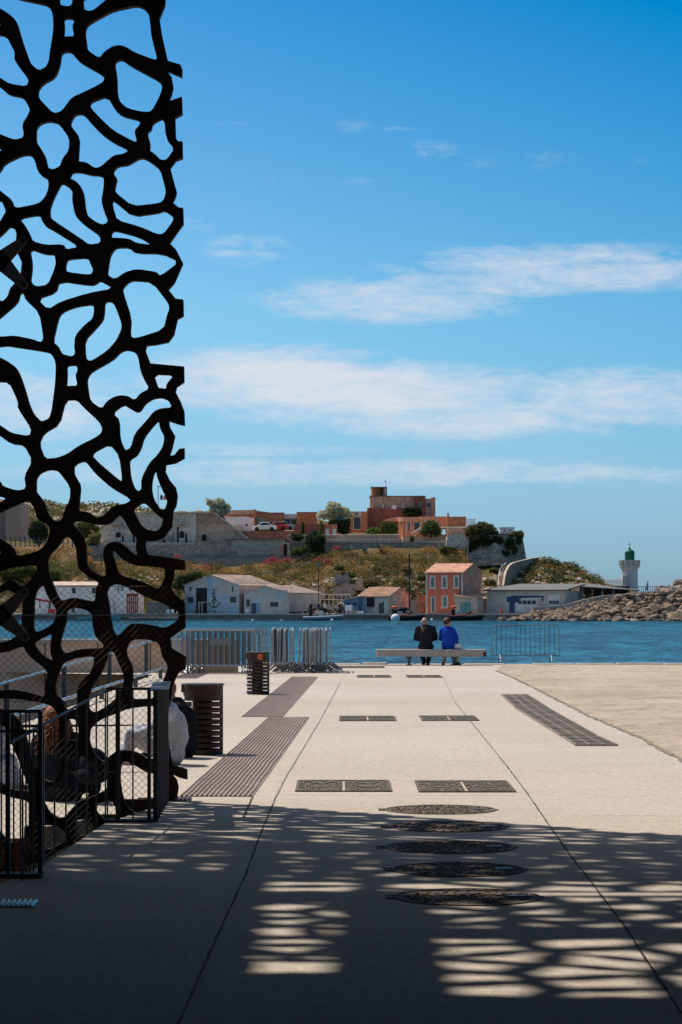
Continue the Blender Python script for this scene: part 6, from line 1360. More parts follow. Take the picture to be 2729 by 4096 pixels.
car(1059, 2124, 416.5, m_whitep, 'white saloon car parked nearest in front of the brick block', 4.0)
car(1108, 2122, 418.6, m_red, 'red car parked just right of the white saloon', 3.8); car(1131, 2121, 420.8, M('silver_paint', (.4, .41, .42), .35, .1, 1, metal=.4), 'silver car at the right end of the parked cars, behind the red one', 4.2)
car(1096, 2120, 422.6, m_door, 'dark car behind the red car, only its roof showing', 4.2)
# --- left harbour: long white building, boat, crane truck
fr = Fr(120, 396, 372, 6, L=9)
t = bthing('long_white_building', 'long low white building with reddish roof edge behind the screen', 'building', fr); walls(fr, t, m_whitew, ZG, gz(2344, 372)); m1 = MB(); m1.hexa([fr.w(-.3, -.4, gz(2343, 372)), fr.w(fr.W+.3, -.4, gz(2343, 372)), fr.w(fr.W, fr.L, gz(2327, 372)), fr.w(0, fr.L, gz(2327, 372)), fr.w(-.3, -.4, gz(2341, 372)), fr.w(fr.W+.3, -.4, gz(2341, 372)), fr.w(fr.W, fr.L, gz(2325, 372)), fr.w(0, fr.L, gz(2325, 372))]); m1.build('roof', m_tile2, t)
for r in ((288, 2350, 304, 2374), (368, 2350, 384, 2374), (200, 2350, 214, 2372), (287, 2426, 300, 2450)): opening(fr, t, r, mf=m_greyw, mp=m_win, fw=.04)
fr = Fr(425, 520, 371, 12, L=7)
t = bthing('white_boathouse', 'tall white boathouse with small dark windows, right of the long white building', 'boathouse', fr); gable_front(fr, t, m_whitew, ZG, gz(2352, 371), gz(2330, 371), mroof=m_tile2)
for r in ((471, 2348, 477, 2364), (487, 2348, 493, 2364), (519, 2352, 527, 2364)): opening(fr, t, r, mf=m_greyw, mp=m_win, fw=.02)
m1 = MB()
for i_ in range(6): m1.box(gx(507+i_*8, 366), gx(511+i_*8, 366), 366, 366.6, ZG, gz(2376, 366))
m1.box(gx(506, 366), gx(553, 366), 365.9, 366.7, gz(2384, 366), gz(2374, 366)); m1.box(gx(506, 366), gx(553, 366), 365.9, 366.7, gz(2412, 366), gz(2408, 366)); tag(m1.build('storage_rack', m_rust), 'rusty orange steel rack standing in front of the white boathouse', 'rack')
sl = blk('slipway_block', 586, 2408, 668, 2466, 362, 8, m_concd, None); tag(sl, 'dark concrete block on the quay left of the anchor warehouse', 'concrete block')
m1 = MB(); m1.box(gx(520, 358), gx(735, 358), 355.5, 359.1, -3, gz(2469, 358)); m1.box(gx(480, 360), gx(735, 360), 359.3, 361.5, -1.2, gz(2454, 360)); tag(m1.build('landing_stage', m_concd), 'low dark landing stage at the water left of the anchor warehouse', 'landing stage')
m1 = MB(); m1.box(gx(660, 366), gx(736, 366), 366, 370, gz(2370, 366), gz(2366, 366))
for x_ in (664, 690, 716): m1.box(gx(x_, 366.2)-.1, gx(x_, 366.2)+.1, 366.1, 366.3, ZG, gz(2368, 366))
m1.box(gx(664, 368), gx(736, 368), 369, 369.2, ZG, gz(2396, 368)); tag(m1.build('open_lean_to', m_wood), 'dark open lean-to against the left side of the anchor warehouse', 'lean-to')
for i_, x_ in enumerate((672, 690, 712)):
    t = thing('plastic_chair', ['leftmost', 'middle', 'rightmost'][i_] + ' of the three white plastic chairs on the far quay beside the dark block', 'chair', (gx(x_, 361.5), 361.5, gz(2462, 361.5)), 'white plastic chairs on the far quay'); q = Vector(t.location)
    MB().box(q.x-.22, q.x+.22, q.y-.22, q.y+.22, q.z+.4, q.z+.44).build('seat', m_whitep, t); MB().box(q.x-.22, q.x+.22, q.y+.18, q.y+.22, q.z+.44, q.z+.85).build('backrest', m_whitep, t)
    for a_ in (-1, 1):
        for b_ in (-1, 1): MB().tube((q.x+a_*.19, q.y+b_*.19, q.z), (q.x+a_*.19, q.y+b_*.19, q.z+.4), .03, n=4).build('leg', m_whitep, t)
t = thing('crane_truck', 'small red mobile crane parked on the far quay behind the screen', 'mobile crane', (gx(185, 363), 363, ZG)); zq = lambda y: gz(y, 363)
MB().hexa([P(150, 2470, 362), P(222, 2470, 362), P(222, 2470, 364), P(150, 2470, 364), P(150, 2456, 362), P(222, 2452, 362), P(222, 2452, 364), P(150, 2456, 364)]).build('chassis', m_rust, t); MB().box(gx(196, 363), gx(220, 363), 362, 364, zq(2456), zq(2436)).build('cab', m_red, t)
MB().box(gx(152, 363), gx(182, 363), 362.2, 363.8, zq(2452), zq(2448)).build('hood', m_whitep, t)
for x_ in (173, 212): MB().tube(P(x_, 2474, 361.8), P(x_, 2474, 362.4), .42, n=14).build('wheel', m_rubber, t)
MB().hexa([P(130, 2398, 362.6), P(205, 2412, 362.6), P(205, 2412, 363.2), P(130, 2398, 363.2), P(130, 2390, 362.6), P(205, 2403, 362.6), P(205, 2403, 363.2), P(130, 2390, 363.2)]).build('boom', m_red, t); MB().path([P(160, 2398, 363), P(160, 2432, 363)], .08, 4).path([P(198, 2436, 363), P(200, 2408, 363)], .14, 4).build('cable_and_ram', m_rubber, t)
# boats
def hullboat(name, label, cat, cx_, y_, D, ln, h, col, colt=None, tube=None):
    t = thing(name, label, cat, (gx(cx_, D), D, ZW)); x0 = gx(cx_, D); m1 = MB(); n_ = 12; vs_ = []
    for i_ in range(n_+1):
        u = i_/n_; x_ = x0-ln/2+ln*u; bw = .85*(math.sin(math.pi*min(1, .25+u*.75))**.6 if u < .999 else .02); sh = h*(.75+.5*u*u)
        vs_ += [(x_, D-bw, ZW+sh), (x_, D-bw*.7, ZW-.1), (x_, D+bw*.7, ZW-.1), (x_, D+bw, ZW+sh)]
    fs_ = []
    for i_ in range(n_):
        for e in range(3): fs_.append((4*i_+e, 4*i_+e+1, 4*i_+e+5, 4*i_+e+4))
        fs_.append((4*i_+3, 4*i_, 4*i_+4, 4*i_+7))
    fs_ += [(0, 1, 2, 3)]; m1.add(vs_, fs_); m1.build('hull', col, t)
    if tube:
        for s_ in (-1, 1):
            m2 = MB(); pts_ = []
            for i_ in range(n_+1):
                u = i_/n_; x_ = x0-ln/2-.1+(ln+.15)*u; bw = .88*(math.sin(math.pi*min(1, .25+u*.75))**.6 if u < .999 else .05); pts_.append(Vector((x_, D+s_*bw, ZW+h*(.8+.5*u*u))))
            m2.path(pts_, .24, 8); m2.build('side_tube', tube, t)
    return t, x0
t, x0 = hullboat('inflatable_boat', 'grey inflatable dinghy moored below the two warehouses', 'dinghy', 1294, 2480, 357.5, 5.3, .45, m_hyp, tube=m_hyp)
MB().box(x0-2.0, x0-1.5, 357.2, 357.8, ZW+.5, ZW+1.35).build('outboard_motor', m_rubber, t); MB().box(x0-.6, x0-.1, 357.2, 357.8, ZW+.5, ZW+1.1).build('console', m_greyw, t)
for cx_, lab in ((1625, 'left black and orange inflatable, beside the big white buoy'), (1862, 'right black and orange inflatable, moored below the orange house')):
    t, x0 = hullboat('inflatable_boat', lab, 'dinghy', cx_, 2480, 357.3, 4.7, .5, m_rubber, tube=m_rubber)
    for s_ in (-1,):
        m2 = MB(); m2.path([Vector((x0-2.4+i_*.28*1.0, 357.3-.95, ZW+.66+.025*i_*i_*.09)) for i_ in range(17)][0:17], .09, 6); m2.build('orange_band', m_orb, t)
    MB().box(x0-1.9, x0-1.4, 357.0, 357.6, ZW+.6, ZW+1.55).build('outboard_motor', m_rubber, t); MB().sphere((x0-1.6, 357.3, ZW+1.85), .45, .35, .2, 10, 6).build('orange_cover', m_orb, t); MB().box(x0-1.2, x0-.5, 357.0, 357.6, ZW+.6, ZW+1.3).build('console', m_steel, t); MB().sphere((x0+.5, 357.3, ZW+1.05), .4, .4, .3, 8, 6).build('seat_pod', m_rubber, t)
t, x0 = hullboat('rowing_boat', 'pale green wooden boat moored behind the screen', 'boat', 395, 2490, 352, 5.9, .72, m_boatg); MB().tube((x0+2.3, 352, ZW+.7), (x0+2.0, 352, ZW+3.0), .05).build('mast', m_wood, t)
def buoy(px_, py_, D, r, label): c = (gx(px_, D), D, ZW+r*.6); tag(MB().sphere(c, r, r, r, 16, 10).build('mooring_buoy', m_whitep, None, True), label, 'buoy', 'white mooring buoys')
buoy(1582, 2480, 352, .62, 'large white round buoy in front of the left orange inflatable'); buoy(1329, 2485, 350, .2, 'small white buoy under the grey dinghy'); buoy(1012, 2486, 350, .17, 'small white buoy below the second warehouse'); buoy(1126, 2485, 350, .12, 'tiny white buoy between the warehouses and the grey dinghy')
buoy(1728, 2481, 356, .2, 'small pale float between the two orange inflatables')
# poles
def pole(label, x_, y0_, y1_, D, r_, lamp=False, mat=m_wood):
    t = thing('utility_pole', label, 'pole', P(x_, y1_, D)); MB().tube(P(x_, y1_, D), P(x_, y0_, D), r_, r_*.8).build('shaft', mat, t)
    if lamp: MB().box(gx(x_-7, D), gx(x_+8, D), D-.3, D+.3, gz(y0_+12, D), gz(y0_-6, D)).build('lamp_head', m_tealg, t)
pole('thick wooden pole in front of the scrub, left of the orange house', 1638, 2216, 2458, 363, .14); pole('thin dark lamp pole with a box head above the second warehouse', 1275, 2256, 2456, 371, .07, True)
pole('short dark post at the quay front of the pale blue shed', 1534, 2404, 2470, 361, .1); pole('thin brown pole behind the anchor warehouse roof', 847, 2246, 2305, 372, .05); pole('thin pole against the hill seen through the screen', 406, 2215, 2300, 385, .06)
pole('slim white mast in front of the bastion', 1872, 2148, 2262, 400.5, .06, mat=m_beigew); pole('lamp post in front of the dark red brick wall', 1489, 2062, 2112, 420, .07)
# fence posts upper left
t = thing('concrete_post_fence', 'row of bent fence posts on the slope at the left, seen through the screen', 'fence', P(150, 2185, 405)); 
for i_ in range(15):
    x_ = 25+i_*19; y_ = 2195+i_*.6
    if x_ > 300: break
    MB().path([P(x_, y_, 405), P(x_, y_-42, 405), P(x_-4, y_-50, 405)], .09, 4).build('post', m_fence, t)
MB().path([P(20, 2160, 405), P(296, 2168, 405)], .03, 3).path([P(20, 2178, 405), P(296, 2186, 405)], .03, 3).build('wire', m_fence, t)
pw = blk('white_road_wall', 225, 2196, 300, 2206, 404, .4, m_whitew, None); tag(pw, 'short pale wall beside the fence posts on the left slope', 'wall')
# ruins and low walls on the slope
for (x0_, y0_, x1_, y1_, D, lab) in ((1342, 2288, 1400, 2325, 391, 'grey ruined wall block on the scrub slope above the sheds'), (1335, 2330, 1420, 2380, 387, 'broken grey wall on the slope behind the low fence'), (1425, 2312, 1452, 2352, 388, 'worn pale steps between the ruined walls'), (1250, 2340, 1300, 2385, 386, 'low rubble wall right of the second warehouse')):
    o = polyb('ruined_wall', [(x0_, y1_+10)] + [(x0_+(x1_-x0_)*q_/7, y0_+random.uniform(0, 16)+(6 if q_ in (0, 7) else 0)) for q_ in range(8)] + [(x1_, y1_+10)], D, 1.5, s_wall if 'grey' in lab else s_brown, None); tag(o, lab, 'ruin')
t = thing('yard_fence', 'white rail fence behind the clutter between warehouse and blue shed', 'fence', P(1340, 2420, 376)); m1 = MB()
for i_ in range(8): m1.tube(P(1282+i_*17, 2425, 376), P(1282+i_*17, 2378, 376), .05, n=4)
for y_ in (2378, 2398): m1.tube(P(1282, y_, 376), P(1402, y_, 376), .04, n=4)
m1.build('rails', m_beigew, t)
o = blk('orange_door_shack', 1673, 2380, 1703, 2455, 369, 2, m_orb if False else M('orange_plaster_ruin', (.45, .19, .10), .9, .35, .6), None); tag(o, 'narrow crumbling orange wall left of the orange house', 'wall')
o = blk('rubble_wall', 1642, 2402, 1675, 2455, 370, 1, m_greyw, None); tag(o, 'grey yard wall between the wooden pole and the orange wall', 'wall')
o = blk('yard_wall', 1270, 2420, 1380, 2452, 372, .4, m_conc, None); tag(o, 'low concrete yard wall behind the heap of clutter', 'wall')
# people and clutter on the far quay
def small_person(x_, D, ctop, cleg, label):
    X = gx(x_, D); b = ZG
    t = thing('person', label, 'person', (X, D, b), None)
    skin('body', [(X, D, b+.9, .11), (X, D, b+1.2, .12), (X, D, b+1.42, .07), (X, D-.03, b+1.6, .095), (X-.18, D, b+1.35, .05), (X-.22, D-.15, b+1.0, .035), (X+.18, D, b+1.35, .05), (X+.22, D-.15, b+1.0, .035), (X-.1, D, b+.45, .065), (X-.1, D, b+.05, .05), (X+.12, D, b+.45, .065), (X+.12, D, b+.05, .05)],
         [(0, 1), (1, 2), (2, 3), (2, 4), (4, 5), (2, 6), (6, 7), (0, 8), (8, 9), (0, 10), (10, 11)], m_skin, t, 1)
    skin('shirt', [(X, D, b+.9, .16), (X, D, b+1.2, .17), (X, D, b+1.38, .09), (X-.18, D, b+1.33, .08), (X+.18, D, b+1.33, .08)], [(0, 1), (1, 2), (2, 3), (2, 4)], ctop, t, 1)
    skin('trousers', [(X, D, b+.88, .15), (X-.1, D, b+.45, .09), (X-.1, D, b+.1, .07), (X+.12, D, b+.45, .09), (X+.12, D, b+.1, .07)], [(0, 1), (1, 2), (0, 3), (3, 4)], cleg, t, 1)
small_person(1244, 362.5, m_blackc, m_navy, 'person in black standing by the second warehouse corner'); small_person(1300, 362.5, m_white, m_navy, 'person in a white shirt among the clutter on the far quay'); small_person(1273, 363.2, m_blue, m_navy, 'person in blue between the two others on the far quay')
cl = thing('equipment_heap', 'dark heap of engines and fishing gear on the quay between warehouse and blue shed', 'equipment heap', (gx(1335, 363), 363, ZG)); rr_ = random.Random(4); parts_ = {0: MB(), 1: MB(), 2: MB()}
for i_ in range(75):
    x_ = rr_.uniform(1160, 1380); h_ = 6 if x_ < 1235 else 28; y_ = 2455-abs(rr_.gauss(0, h_*.5)); s_ = rr_.uniform(.15, .5); p_ = P(x_, y_, 363+rr_.uniform(-.8, 1.5)); a_ = Vector((rr_.uniform(-1, 1), rr_.uniform(-.3, .3), rr_.uniform(-.4, 1))).normalized()*s_
    parts_[0 if rr_.random() < .75 else rr_.randint(1, 2)].tube(p_-a_, p_+a_, s_*rr_.uniform(.2, .6), s_*rr_.uniform(.1, .5), n=6)
parts_[0].build('engines', m_rubber, cl); parts_[1].build('pale_crates', m_greyw, cl); parts_[2].build('rusty_parts', m_rust, cl)
o = MB(); o.box(gx(1262, 361.5), gx(1292, 361.5), 361, 361.8, ZG, ZG+.5); tag(o.build('fish_crate', m_cap), 'pale crate on the quay below the people', 'crate')
o = MB(); o.box(gx(1380, 361.8), gx(1410, 361.8), 361.5, 362.3, ZG+.55, ZG+1.3); o.box(gx(1384, 361.8), gx(1388, 361.8), 361.5, 362.3, ZG, ZG+.55); o.box(gx(1402, 361.8), gx(1406, 361.8), 361.5, 362.3, ZG, ZG+.55); tag(o.build('white_cabinet', m_whitew), 'white cabinet standing before the dark blue lean-to', 'cabinet')
for i_, x_ in enumerate((1436, 1448)): o = MB(); p_ = P(x_, 2458, 361.4); o.hexa([(p_.x-.14, p_.y, ZG), (p_.x+.14, p_.y, ZG), (p_.x+.14, p_.y+.3, ZG), (p_.x-.14, p_.y+.3, ZG), (p_.x-.22, p_.y, ZG+.45), (p_.x+.22, p_.y, ZG+.45), (p_.x+.22, p_.y+.3, ZG+.45), (p_.x-.22, p_.y+.3, ZG+.45)]); tag(o.build('tub', m_whitew), ['left', 'right'][i_]+' of two pale tubs at the foot of the pale blue shed', 'tub', 'pale tubs')
o = MB()
for i_ in range(26): p_ = P(rr_.uniform(1585, 1640), 2456-abs(rr_.gauss(0, 12)), 364.5+rr_.uniform(-.5, 1)); o.sphere(p_, rr_.uniform(.2, .5), .4, rr_.uniform(.15, .35), 7, 5)
tag(o.build('covered_gear', m_navy, None, True), 'heap of dark tarpaulined gear beside the rubble end of the blue shed', 'gear heap')
# ------------------------------------------------------------ rocks
def rock_mesh(name, seed, mat, flat=.75):
    r = random.Random(seed); bm = bmesh.new()
    for _ in range(18):
        v = Vector((r.gauss(0, 1), r.gauss(0, 1), r.gauss(0, 1))).normalized(); v = Vector((v.x*r.uniform(.8, 1.2), v.y*r.uniform(.7, 1.0), v.z*flat)); bm.verts.new(v)
    res = bmesh.ops.convex_hull(bm, input=bm.verts); bmesh.ops.delete(bm, geom=[g for g in res['geom_interior'] if isinstance(g, bmesh.types.BMVert)], context='VERTS')
    me = bpy.data.meshes.new(name); bm.to_mesh(me); bm.free(); me.materials.append(mat); return me
RM = [rock_mesh('rock', i_, m_rock if i_ % 3 else m_rock2) for i_ in range(9)]
RT = [(2020, 2476), (2060, 2455), (2130, 2430), (2250, 2422), (2340, 2398), (2420, 2382), (2510, 2375), (2620, 2366), (2729, 2356), (2800, 2350), (3000, 2340)]
rx = random.Random(11); cnt = 0
rowsn = 8
for j in range(rowsn):
    s = j/(rowsn-1); x_ = 2010+s*10
    while x_ < 2790:
        ty = interp(RT, x_); D = 353+s*10; ty += 12*min(1, max(0, (x_-2100)/200)); y_ = 2481+(ty-2481)*s; sz = rx.choice((rx.uniform(.35, .6), rx.uniform(.5, 1.05)))*(1.1 if s < .5 else .9)
        if s > 0 and (2481-ty) < 14*(j+1)*.8: x_ += sz*28*1.0; continue
        if cnt < 298:
            o = bpy.data.objects.new('boulder', RM[rx.randrange(9)]); COL.objects.link(o); p_ = P(x_, y_, D); o.location = (p_.x, p_.y+rx.uniform(-.4, .4), p_.z-.1*sz+rx.uniform(-.1, .12)); o.scale = (sz*rx.uniform(.9, 1.5), sz, sz*rx.uniform(.7, 1.1)); o.rotation_euler = (rx.uniform(-.4, .4), rx.uniform(-.4, .4), rx.uniform(0, 6)); cnt += 1
            tag(o, 'angular boulder of the sunlit rubble breakwater below the lighthouse', 'boulder', 'boulders of the breakwater')
        x_ += sz*rx.uniform(40, 54)*1.0
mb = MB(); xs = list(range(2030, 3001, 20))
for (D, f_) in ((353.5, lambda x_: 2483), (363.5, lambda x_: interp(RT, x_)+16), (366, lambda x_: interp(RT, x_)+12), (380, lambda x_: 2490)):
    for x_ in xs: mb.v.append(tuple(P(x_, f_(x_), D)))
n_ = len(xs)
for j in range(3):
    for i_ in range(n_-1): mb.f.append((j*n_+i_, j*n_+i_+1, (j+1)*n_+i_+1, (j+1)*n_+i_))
struct('breakwater_core', mb, M('shade_dark_core', (.05, .04, .033), .95), fixn=False)  # core coloured near black to stand for shade between the boulders
mb = MB()
for (a_, b_), (c_, d_) in zip(RT[2:-1], RT[3:]): 
    p_, q = P(a_, b_-1, 364.5), P(c_, d_-1, 364.5); mb.hexa([p_-Vector((0, 0, .8)), q-Vector((0, 0, .8)), q+Vector((0, 1.5, -.8)), p_+Vector((0, 1.5, -.8)), p_, q, q+Vector((0, 1.5, 0)), p_+Vector((0, 1.5, 0))])
struct('breakwater_path', mb, m_rockw)
def rubble(name, n, x0, x1, smin, smax, seed, sc=(.2, .7), fn=None, mat=None):
    r = random.Random(seed); mb_ = MB(); base = RM[1]; vs0 = [v.co.copy() for v in base.vertices]; fs0 = [tuple(p.vertices) for p in base.polygons]
    for _ in range(n):
        p_ = (fn or (lambda: slope_pt(r.uniform(x0, x1), r.uniform(smin, smax))))(); s_ = r.uniform(*sc); rot = Matrix.Rotation(r.uniform(0, 6), 3, 'Z') @ Matrix.Rotation(r.uniform(-.6, .6), 3, 'X'); mb_.add([p_+rot @ (v*s_) for v in vs0], fs0)
    return tag(mb_.build(name, mat or m_rockw, fixn=False), kind='stuff')
rk = random.Random(77)
def bw_pt():
    x_ = rk.uniform(2020, 2900); s = rk.random(); y_ = 2483+(interp(RT, x_)+15-2483)*s; return P(x_, y_, 353.2+s*10.5)
rubble('breakwater_rubble', 900, 0, 0, 0, 0, 77, (.14, .42), bw_pt, m_rock)
# distant grey rock pile on the right
FT = [(2600, 2382), (2640, 2352), (2660, 2344), (2690, 2345), (2712, 2322), (2729, 2315), (2780, 2295), (2900, 2280)]
for i_ in range(110):
    x_ = rx.uniform(2622, 2860); ty = interp(FT, x_); u = rx.random(); sz = rx.uniform(.5, 1.1); o = bpy.data.objects.new('boulder', RM[(i_ % 3)*3]); COL.objects.link(o)
    p_ = P(x_, ty+7+(2385-ty)*u, 445-u*12); o.location = p_; o.scale = (sz*1.3, sz, sz); o.rotation_euler = (rx.uniform(-.5, .5), rx.uniform(-.5, .5), rx.uniform(0, 6)); tag(o, 'grey boulder of the taller rock pile at the right edge, behind the breakwater', 'boulder', 'boulders of the far rock pile')
mb = MB(); xs = list(range(2590, 2901, 15)); n_ = len(xs)
for (D, f_) in ((432, lambda x_: 2392), (446, lambda x_: interp(FT, x_)+6), (470, lambda x_: 2392)):
    for x_ in xs: mb.v.append(tuple(P(x_, f_(x_), D)))
for j in range(2):
    for i_ in range(n_-1): mb.f.append((j*n_+i_, j*n_+i_+1, (j+1)*n_+i_+1, (j+1)*n_+i_))
struct('rock_pile_core', mb, m_rock2, fixn=False)
# ------------------------------------------------------------ vegetation
def slope_pt(x_, s):
    D = D0+(D1-D0)*s; z = ZG+(gz(interp(TOP, x_), D1)-ZG)*(s**.85); return Vector((gx(x_, D), D, z))
def scatter(name, n, x0, x1, size, rad, mat, seed, smin=.05, smax=.98, cond=None, kind='stuff', squash=.7):
    r = random.Random(seed); bl = []
    while len(bl) < n:
        x_ = r.uniform(x0, x1); s = r.uniform(smin, smax)
        if cond and not cond(x_, s, r): continue
        p_ = slope_pt(x_, s); R_ = rad*r.uniform(.5, 1.5); bl.append((p_.x, p_.y, p_.z+R_*.25, R_*1.3, R_, R_*squash))
    o = leaf_cloud(name, bl, int(n*26*(rad/size)*.55), size, mat, seed=seed); return tag(o, kind='stuff')
NS = lambda x_, s: smooth_noise(x_*.02, s*5, 3)
scatter('dry_grass', 1000, 60, 1870, .2, .55, L_dryg, 1, cond=lambda x_, s, r: NS(x_, s) > -.25 or r.random() < .3)
scatter('green_scrub', 900, 0, 1870, .2, .75, L_scrub, 2, cond=lambda x_, s, r: NS(x_+300, s) > 0 or r.random() < .25)
scatter('dark_scrub', 420, 0, 1870, .2, .8, L_mid, 3, smax=.8)
scatter('coastal_scrub', 330, 2010, 2400, .26, .6, L_scrub, 5, smin=.3, smax=1.0); scatter('dry_coastal_scrub', 150, 2030, 2400, .26, .5, L_dryg, 6, smin=.3, smax=1.0); scatter('dark_coastal_scrub', 70, 2050, 2300, .28, .7, L_dark, 7, smin=.4)
rubble('limestone_rubble', 200, 60, 700, .1, .75, 21, (.15, .5)); rubble('slope_rubble', 700, 1050, 1700, .05, .5, 22, (.1, .5)); rubble('headland_rocks', 330, 2020, 2420, .08, .8, 23, (.2, .75)); rubble('pale_rocks', 60, 1930, 2030, .1, .9, 24)
rh = random.Random(31)
def hill_pt(): x_ = rh.uniform(60, 640); s = rh.uniform(.25, 1.0); D = 450+s*70; return Vector((gx(x_, D), D, 9.0+(gz(interp(RID, x_), 520)-9.0)*(s**.8)))
rubble('ridge_rocks', 330, 0, 0, 0, 0, 31, (.3, 1.0), hill_pt)
bl = []
for _ in range(300): p_ = hill_pt(); R_ = rh.uniform(.5, 1.5); bl.append((p_.x, p_.y, p_.z+.2, R_*1.3, R_, R_*.6))
tag(leaf_cloud('ridge_scrub', bl, 9000, .4, L_scrub, seed=8), kind='stuff')
tag(leaf_cloud('pink_flowers', [(*(P(x_, y_, D)), .7, .5, .4) for (x_, y_, D) in [(1068, 2252, 402), (1080, 2244, 403), (1092, 2240, 403), (1100, 2236, 403), (1140, 2246, 402), (1150, 2240, 402), (1266, 2244, 401), (1346, 2194, 404), (1352, 2190, 404), (715, 2226, 404), (826, 2268, 402), (832, 2262, 403), (1280, 2240, 400), (1310, 2246, 399), (1110, 2248, 402)]], 1600, .2, L_pink, seed=9), kind='stuff')
def bush(label, blobs, D, mat, n, size=.3, name='shrub', cat='shrub', trunk=None, dy=1.0):
    x0, y0 = blobs[0][0], blobs[0][1]; t = thing(name, label, cat, P(x0, max(b[1]+b[3] for b in blobs), D))
    bl = []
    for (x_, y_, rx_, ry_) in blobs: p_ = P(x_, y_, D); k_ = D/F; bl.append((p_.x, p_.y+random.uniform(-.4, .4), p_.z, rx_*k_, max(rx_, ry_)*k_*dy*.9, ry_*k_))
    leaf_cloud('crown' if trunk else 'foliage', bl, n, size, mat, t, seed=int(x0), solid=.25)
    m1 = MB(); 
    if trunk:
        (a_, b_), (c_, d_) = trunk; m1.tube(P(a_, b_, D), P(c_, d_, D), .22, .13); 
        for (x_, y_, rx_, ry_) in blobs[:6]: m1.tube(P(c_, d_, D), P(x_, y_, D), .11, .04, n=5)
        m1.build('trunk', m_wood, t)
    return t
bush('silvery tree leaning over the right end of the stone fortress', [(862, 2022, 26, 24), (838, 2010, 14, 16), (880, 2012, 22, 20), (905, 2030, 17, 18), (860, 2045, 26, 16), (890, 2050, 24, 15), (831, 2000, 9, 9), (915, 2045, 9, 12)], 413.5, L_olive, 5200, .26, 'olive_tree', 'tree', ((900, 2078), (880, 2055)))
bush('big round silvery tree among the red brick buildings', [(1338, 2035, 34, 26), (1300, 2058, 30, 20), (1375, 2050, 28, 22), (1400, 2060, 14, 16), (1340, 2060, 40, 22), (1280, 2066, 14, 10), (1330, 2018, 20, 12), (1365, 2085, 26, 14)], 420, L_olive, 8000, .26, 'olive_tree', 'tree', ((1352, 2110), (1345, 2075)))
bush('dark clipped evergreen under the big silvery tree', [(1360, 2105, 34, 26), (1380, 2120, 22, 20), (1330, 2095, 20, 16), (1392, 2092, 12, 22)], 418.2, L_dark, 3800, .26)
bush('tall dark ivy covered shrub on the terrace wall below the brick shed', [(1262, 2170, 34, 32), (1245, 2150, 24, 16), (1285, 2160, 20, 22), (1270, 2205, 28, 26), (1258, 2135, 14, 14)], 404.2, L_dark, 5600, .27)
bush('dark low shrub on the terrace, left of the balustrade', [(1190, 2150, 26, 13), (1178, 2142, 14, 10)], 405, L_dark, 1700, .25); bush('green shrub on the slope left of the tall dark shrub', [(1195, 2205, 28, 16), (1175, 2212, 18, 12), (1220, 2195, 16, 14)], 403.5, L_mid, 2200, .25)
bush('narrow dark cypress in front of the low brick shed', [(1211, 2105, 6, 18), (1211, 2128, 7, 14)], 411.6, L_dark, 800, .2, 'cypress', 'tree'); bush('climber hanging over the corner of the brick shed', [(1285, 2105, 7, 22), (1280, 2130, 9, 12)], 411.7, L_mid, 900, .2, 'climber', 'climbing plant')
bush('dark green shrub left of the curved pavilion', [(1553, 2108, 30, 24), (1575, 2118, 18, 18), (1535, 2118, 14, 14)], 411, L_mid, 3200, .24); bush('light green low shrub left of the curved pavilion', [(1495, 2122, 24, 12), (1475, 2128, 12, 8)], 409.5, leafmat('fresh_green_leaves', (.16, .24, .05), (.1, .17, .04), (.22, .28, .08), 1), 1600, .22)
bush('small bright shrub on the balustrade terrace', [(1492, 2135, 12, 6)], 408, L_mid, 500, .2)
bush('dark green tree right of the curved pavilion', [(1722, 2110, 34, 22), (1700, 2128, 20, 16), (1745, 2125, 24, 20), (1725, 2092, 20, 12)], 409, L_mid, 4200, .24, 'small_tree', 'tree', ((1724, 2150), (1723, 2125)))
bush('square dark hedge on the roof of the main brick building', [(1630, 2046, 18, 17), (1655, 2046, 18, 17), (1677, 2047, 12, 18), (1642, 2058, 26, 8), (1668, 2058, 20, 8)], 426.5, L_dark, 3200, .22, 'hedge', 'hedge', dy=.4)
bush('dark domed shrub crowning the left part of the bastion', [(1905, 2120, 42, 24), (1945, 2118, 38, 24), (1975, 2132, 22, 18), (1880, 2130, 22, 16), (1930, 2098, 24, 12), (1915, 2150, 48, 20), (1870, 2140, 14, 14)], 404.8, L_scrub, 9000, .24, dy=.7)
bush('low dry shrubs along the right top edge of the bastion', [(2010, 2142, 18, 9), (2040, 2140, 20, 8), (2065, 2134, 18, 9), (2080, 2130, 12, 8), (2088, 2140, 8, 12)], 406, L_scrub, 2200, .24)
bush('ivy hanging down the dark face of the bastion', [(1900, 2185, 26, 26), (1960, 2195, 18, 36), (2040, 2175, 22, 26), (2020, 2215, 22, 14), (1915, 2225, 14, 14), (2075, 2160, 14, 24), (1940, 2165, 30, 20), (1990, 2160, 26, 18), (2060, 2200, 16, 18), (1880, 2210, 10, 24), (1985, 2235, 18, 12)], 403.6, L_ivy, 4200, .26, 'ivy', 'ivy', dy=.2)
bush('yellowish dark shrub on the slope left of the bastion foot', [(1800, 2205, 30, 20), (1775, 2200, 18, 16), (1820, 2220, 18, 18)], 401.8, L_scrub, 3000, .25); bush('small shrub at the foot of the pavilion stair', [(1647, 2155, 10, 12)], 406, L_mid, 500, .2)
bush('big dark shrub on the slope left of the anchor warehouse', [(735, 2325, 32, 24), (762, 2312, 24, 18), (715, 2345, 24, 16), (790, 2300, 20, 14), (750, 2350, 30, 14)], 382, L_dark, 5200, .26)
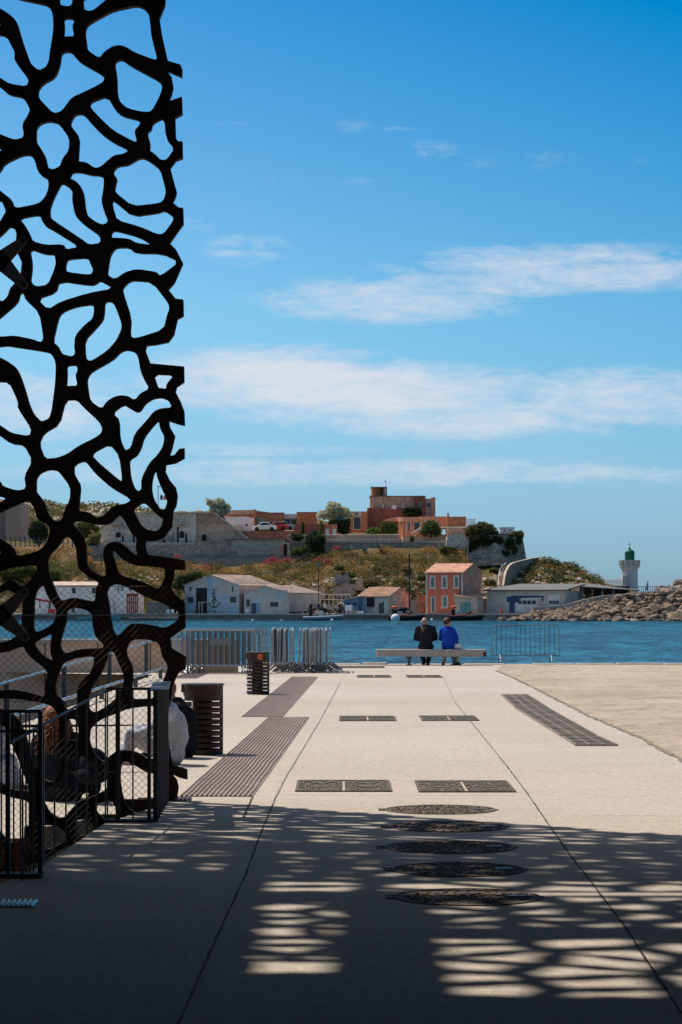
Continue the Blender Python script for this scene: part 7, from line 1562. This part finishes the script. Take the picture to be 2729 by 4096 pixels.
bush('dark tree seen through the screen at the upper left', [(152, 2118, 34, 36), (130, 2130, 22, 24), (175, 2135, 22, 26), (155, 2155, 30, 20)], 428, L_dark, 5200, .28, 'evergreen_tree', 'tree', ((155, 2185), (154, 2150)))
bush('green trees behind the fence left of the fortress', [(330, 2110, 26, 22), (360, 2100, 24, 18), (340, 2135, 30, 16), (385, 2115, 16, 14)], 424, L_mid, 4000, .28); bush('pale green shrub at the left foot of the fortress', [(375, 2160, 24, 22), (390, 2145, 14, 14), (355, 2172, 14, 12)], 409, leafmat('pale_scrub_leaves', (.24, .22, .09), (.18, .17, .07), (.3, .28, .13), 1), 2600, .25)
bush('dark thicket on the slope above the long white building', [(40, 2290, 50, 30), (100, 2280, 40, 28), (150, 2300, 30, 26), (10, 2265, 30, 22), (215, 2300, 28, 26)], 392, L_mid, 8000, .3)
for i_, (x_, y_, w_, D_, m_) in enumerate(((1480, 2330, 30, 390, L_scrub), (1400, 2300, 20, 392, L_mid), (1600, 2330, 34, 388, L_scrub), (1690, 2310, 24, 390, L_mid), (1590, 2345, 22, 386, L_scrub), (1355, 2270, 18, 396, L_mid), (1505, 2275, 18, 395, L_mid), (1625, 2275, 20, 394, L_scrub), (1975, 2280, 18, 400, L_mid), (1960, 2330, 24, 388, L_scrub))):
    bush(['bushy scrub above the blue shed roof', 'dark bush beside the ruined grey wall', 'wide yellowish bush left of the wooden pole', 'bush on the slope just left of the orange house roof', 'low scrub behind the rubble gable', 'bush high on the middle of the slope', 'dark bush in the grassy slope above the pale steps', 'scrub patch right of the wooden pole top', 'small bush at the foot of the bastion', 'bush on the rocks right of the orange house'][i_], [(x_, y_, w_, w_*.55), (x_+w_*.6, y_+4, w_*.6, w_*.4), (x_-w_*.5, y_+5, w_*.5, w_*.4)], D_, m_, 900, .25)
for i_, (x_, y_) in enumerate(((1460, 2200), (1395, 2190), (1515, 2185), (1282, 2256))):
    t = thing('agave', ['large agave in the middle of the grassy slope', 'agave near the terrace wall, left one', 'agave right below the balustrade', 'agave high on the left grassy slope'][i_], 'agave', P(x_, y_, 403), 'agaves on the slope'); m1 = MB(); p_ = P(x_, y_+8, 402.4)
    for k_ in range(22):
        a_ = random.uniform(0, 6.28); e_ = random.uniform(.2, 1.3); d = Vector((math.cos(a_)*math.cos(e_), math.sin(a_)*math.cos(e_), math.sin(e_))); m1.tube(p_, p_+d*random.uniform(.7, 1.2), .12, .01, n=4)
    m1.build('leaves', M('agave_leaves', (.13, .18, .15), .6, .2, 2) if i_ == 0 else bpy.data.materials['agave_leaves'], t)
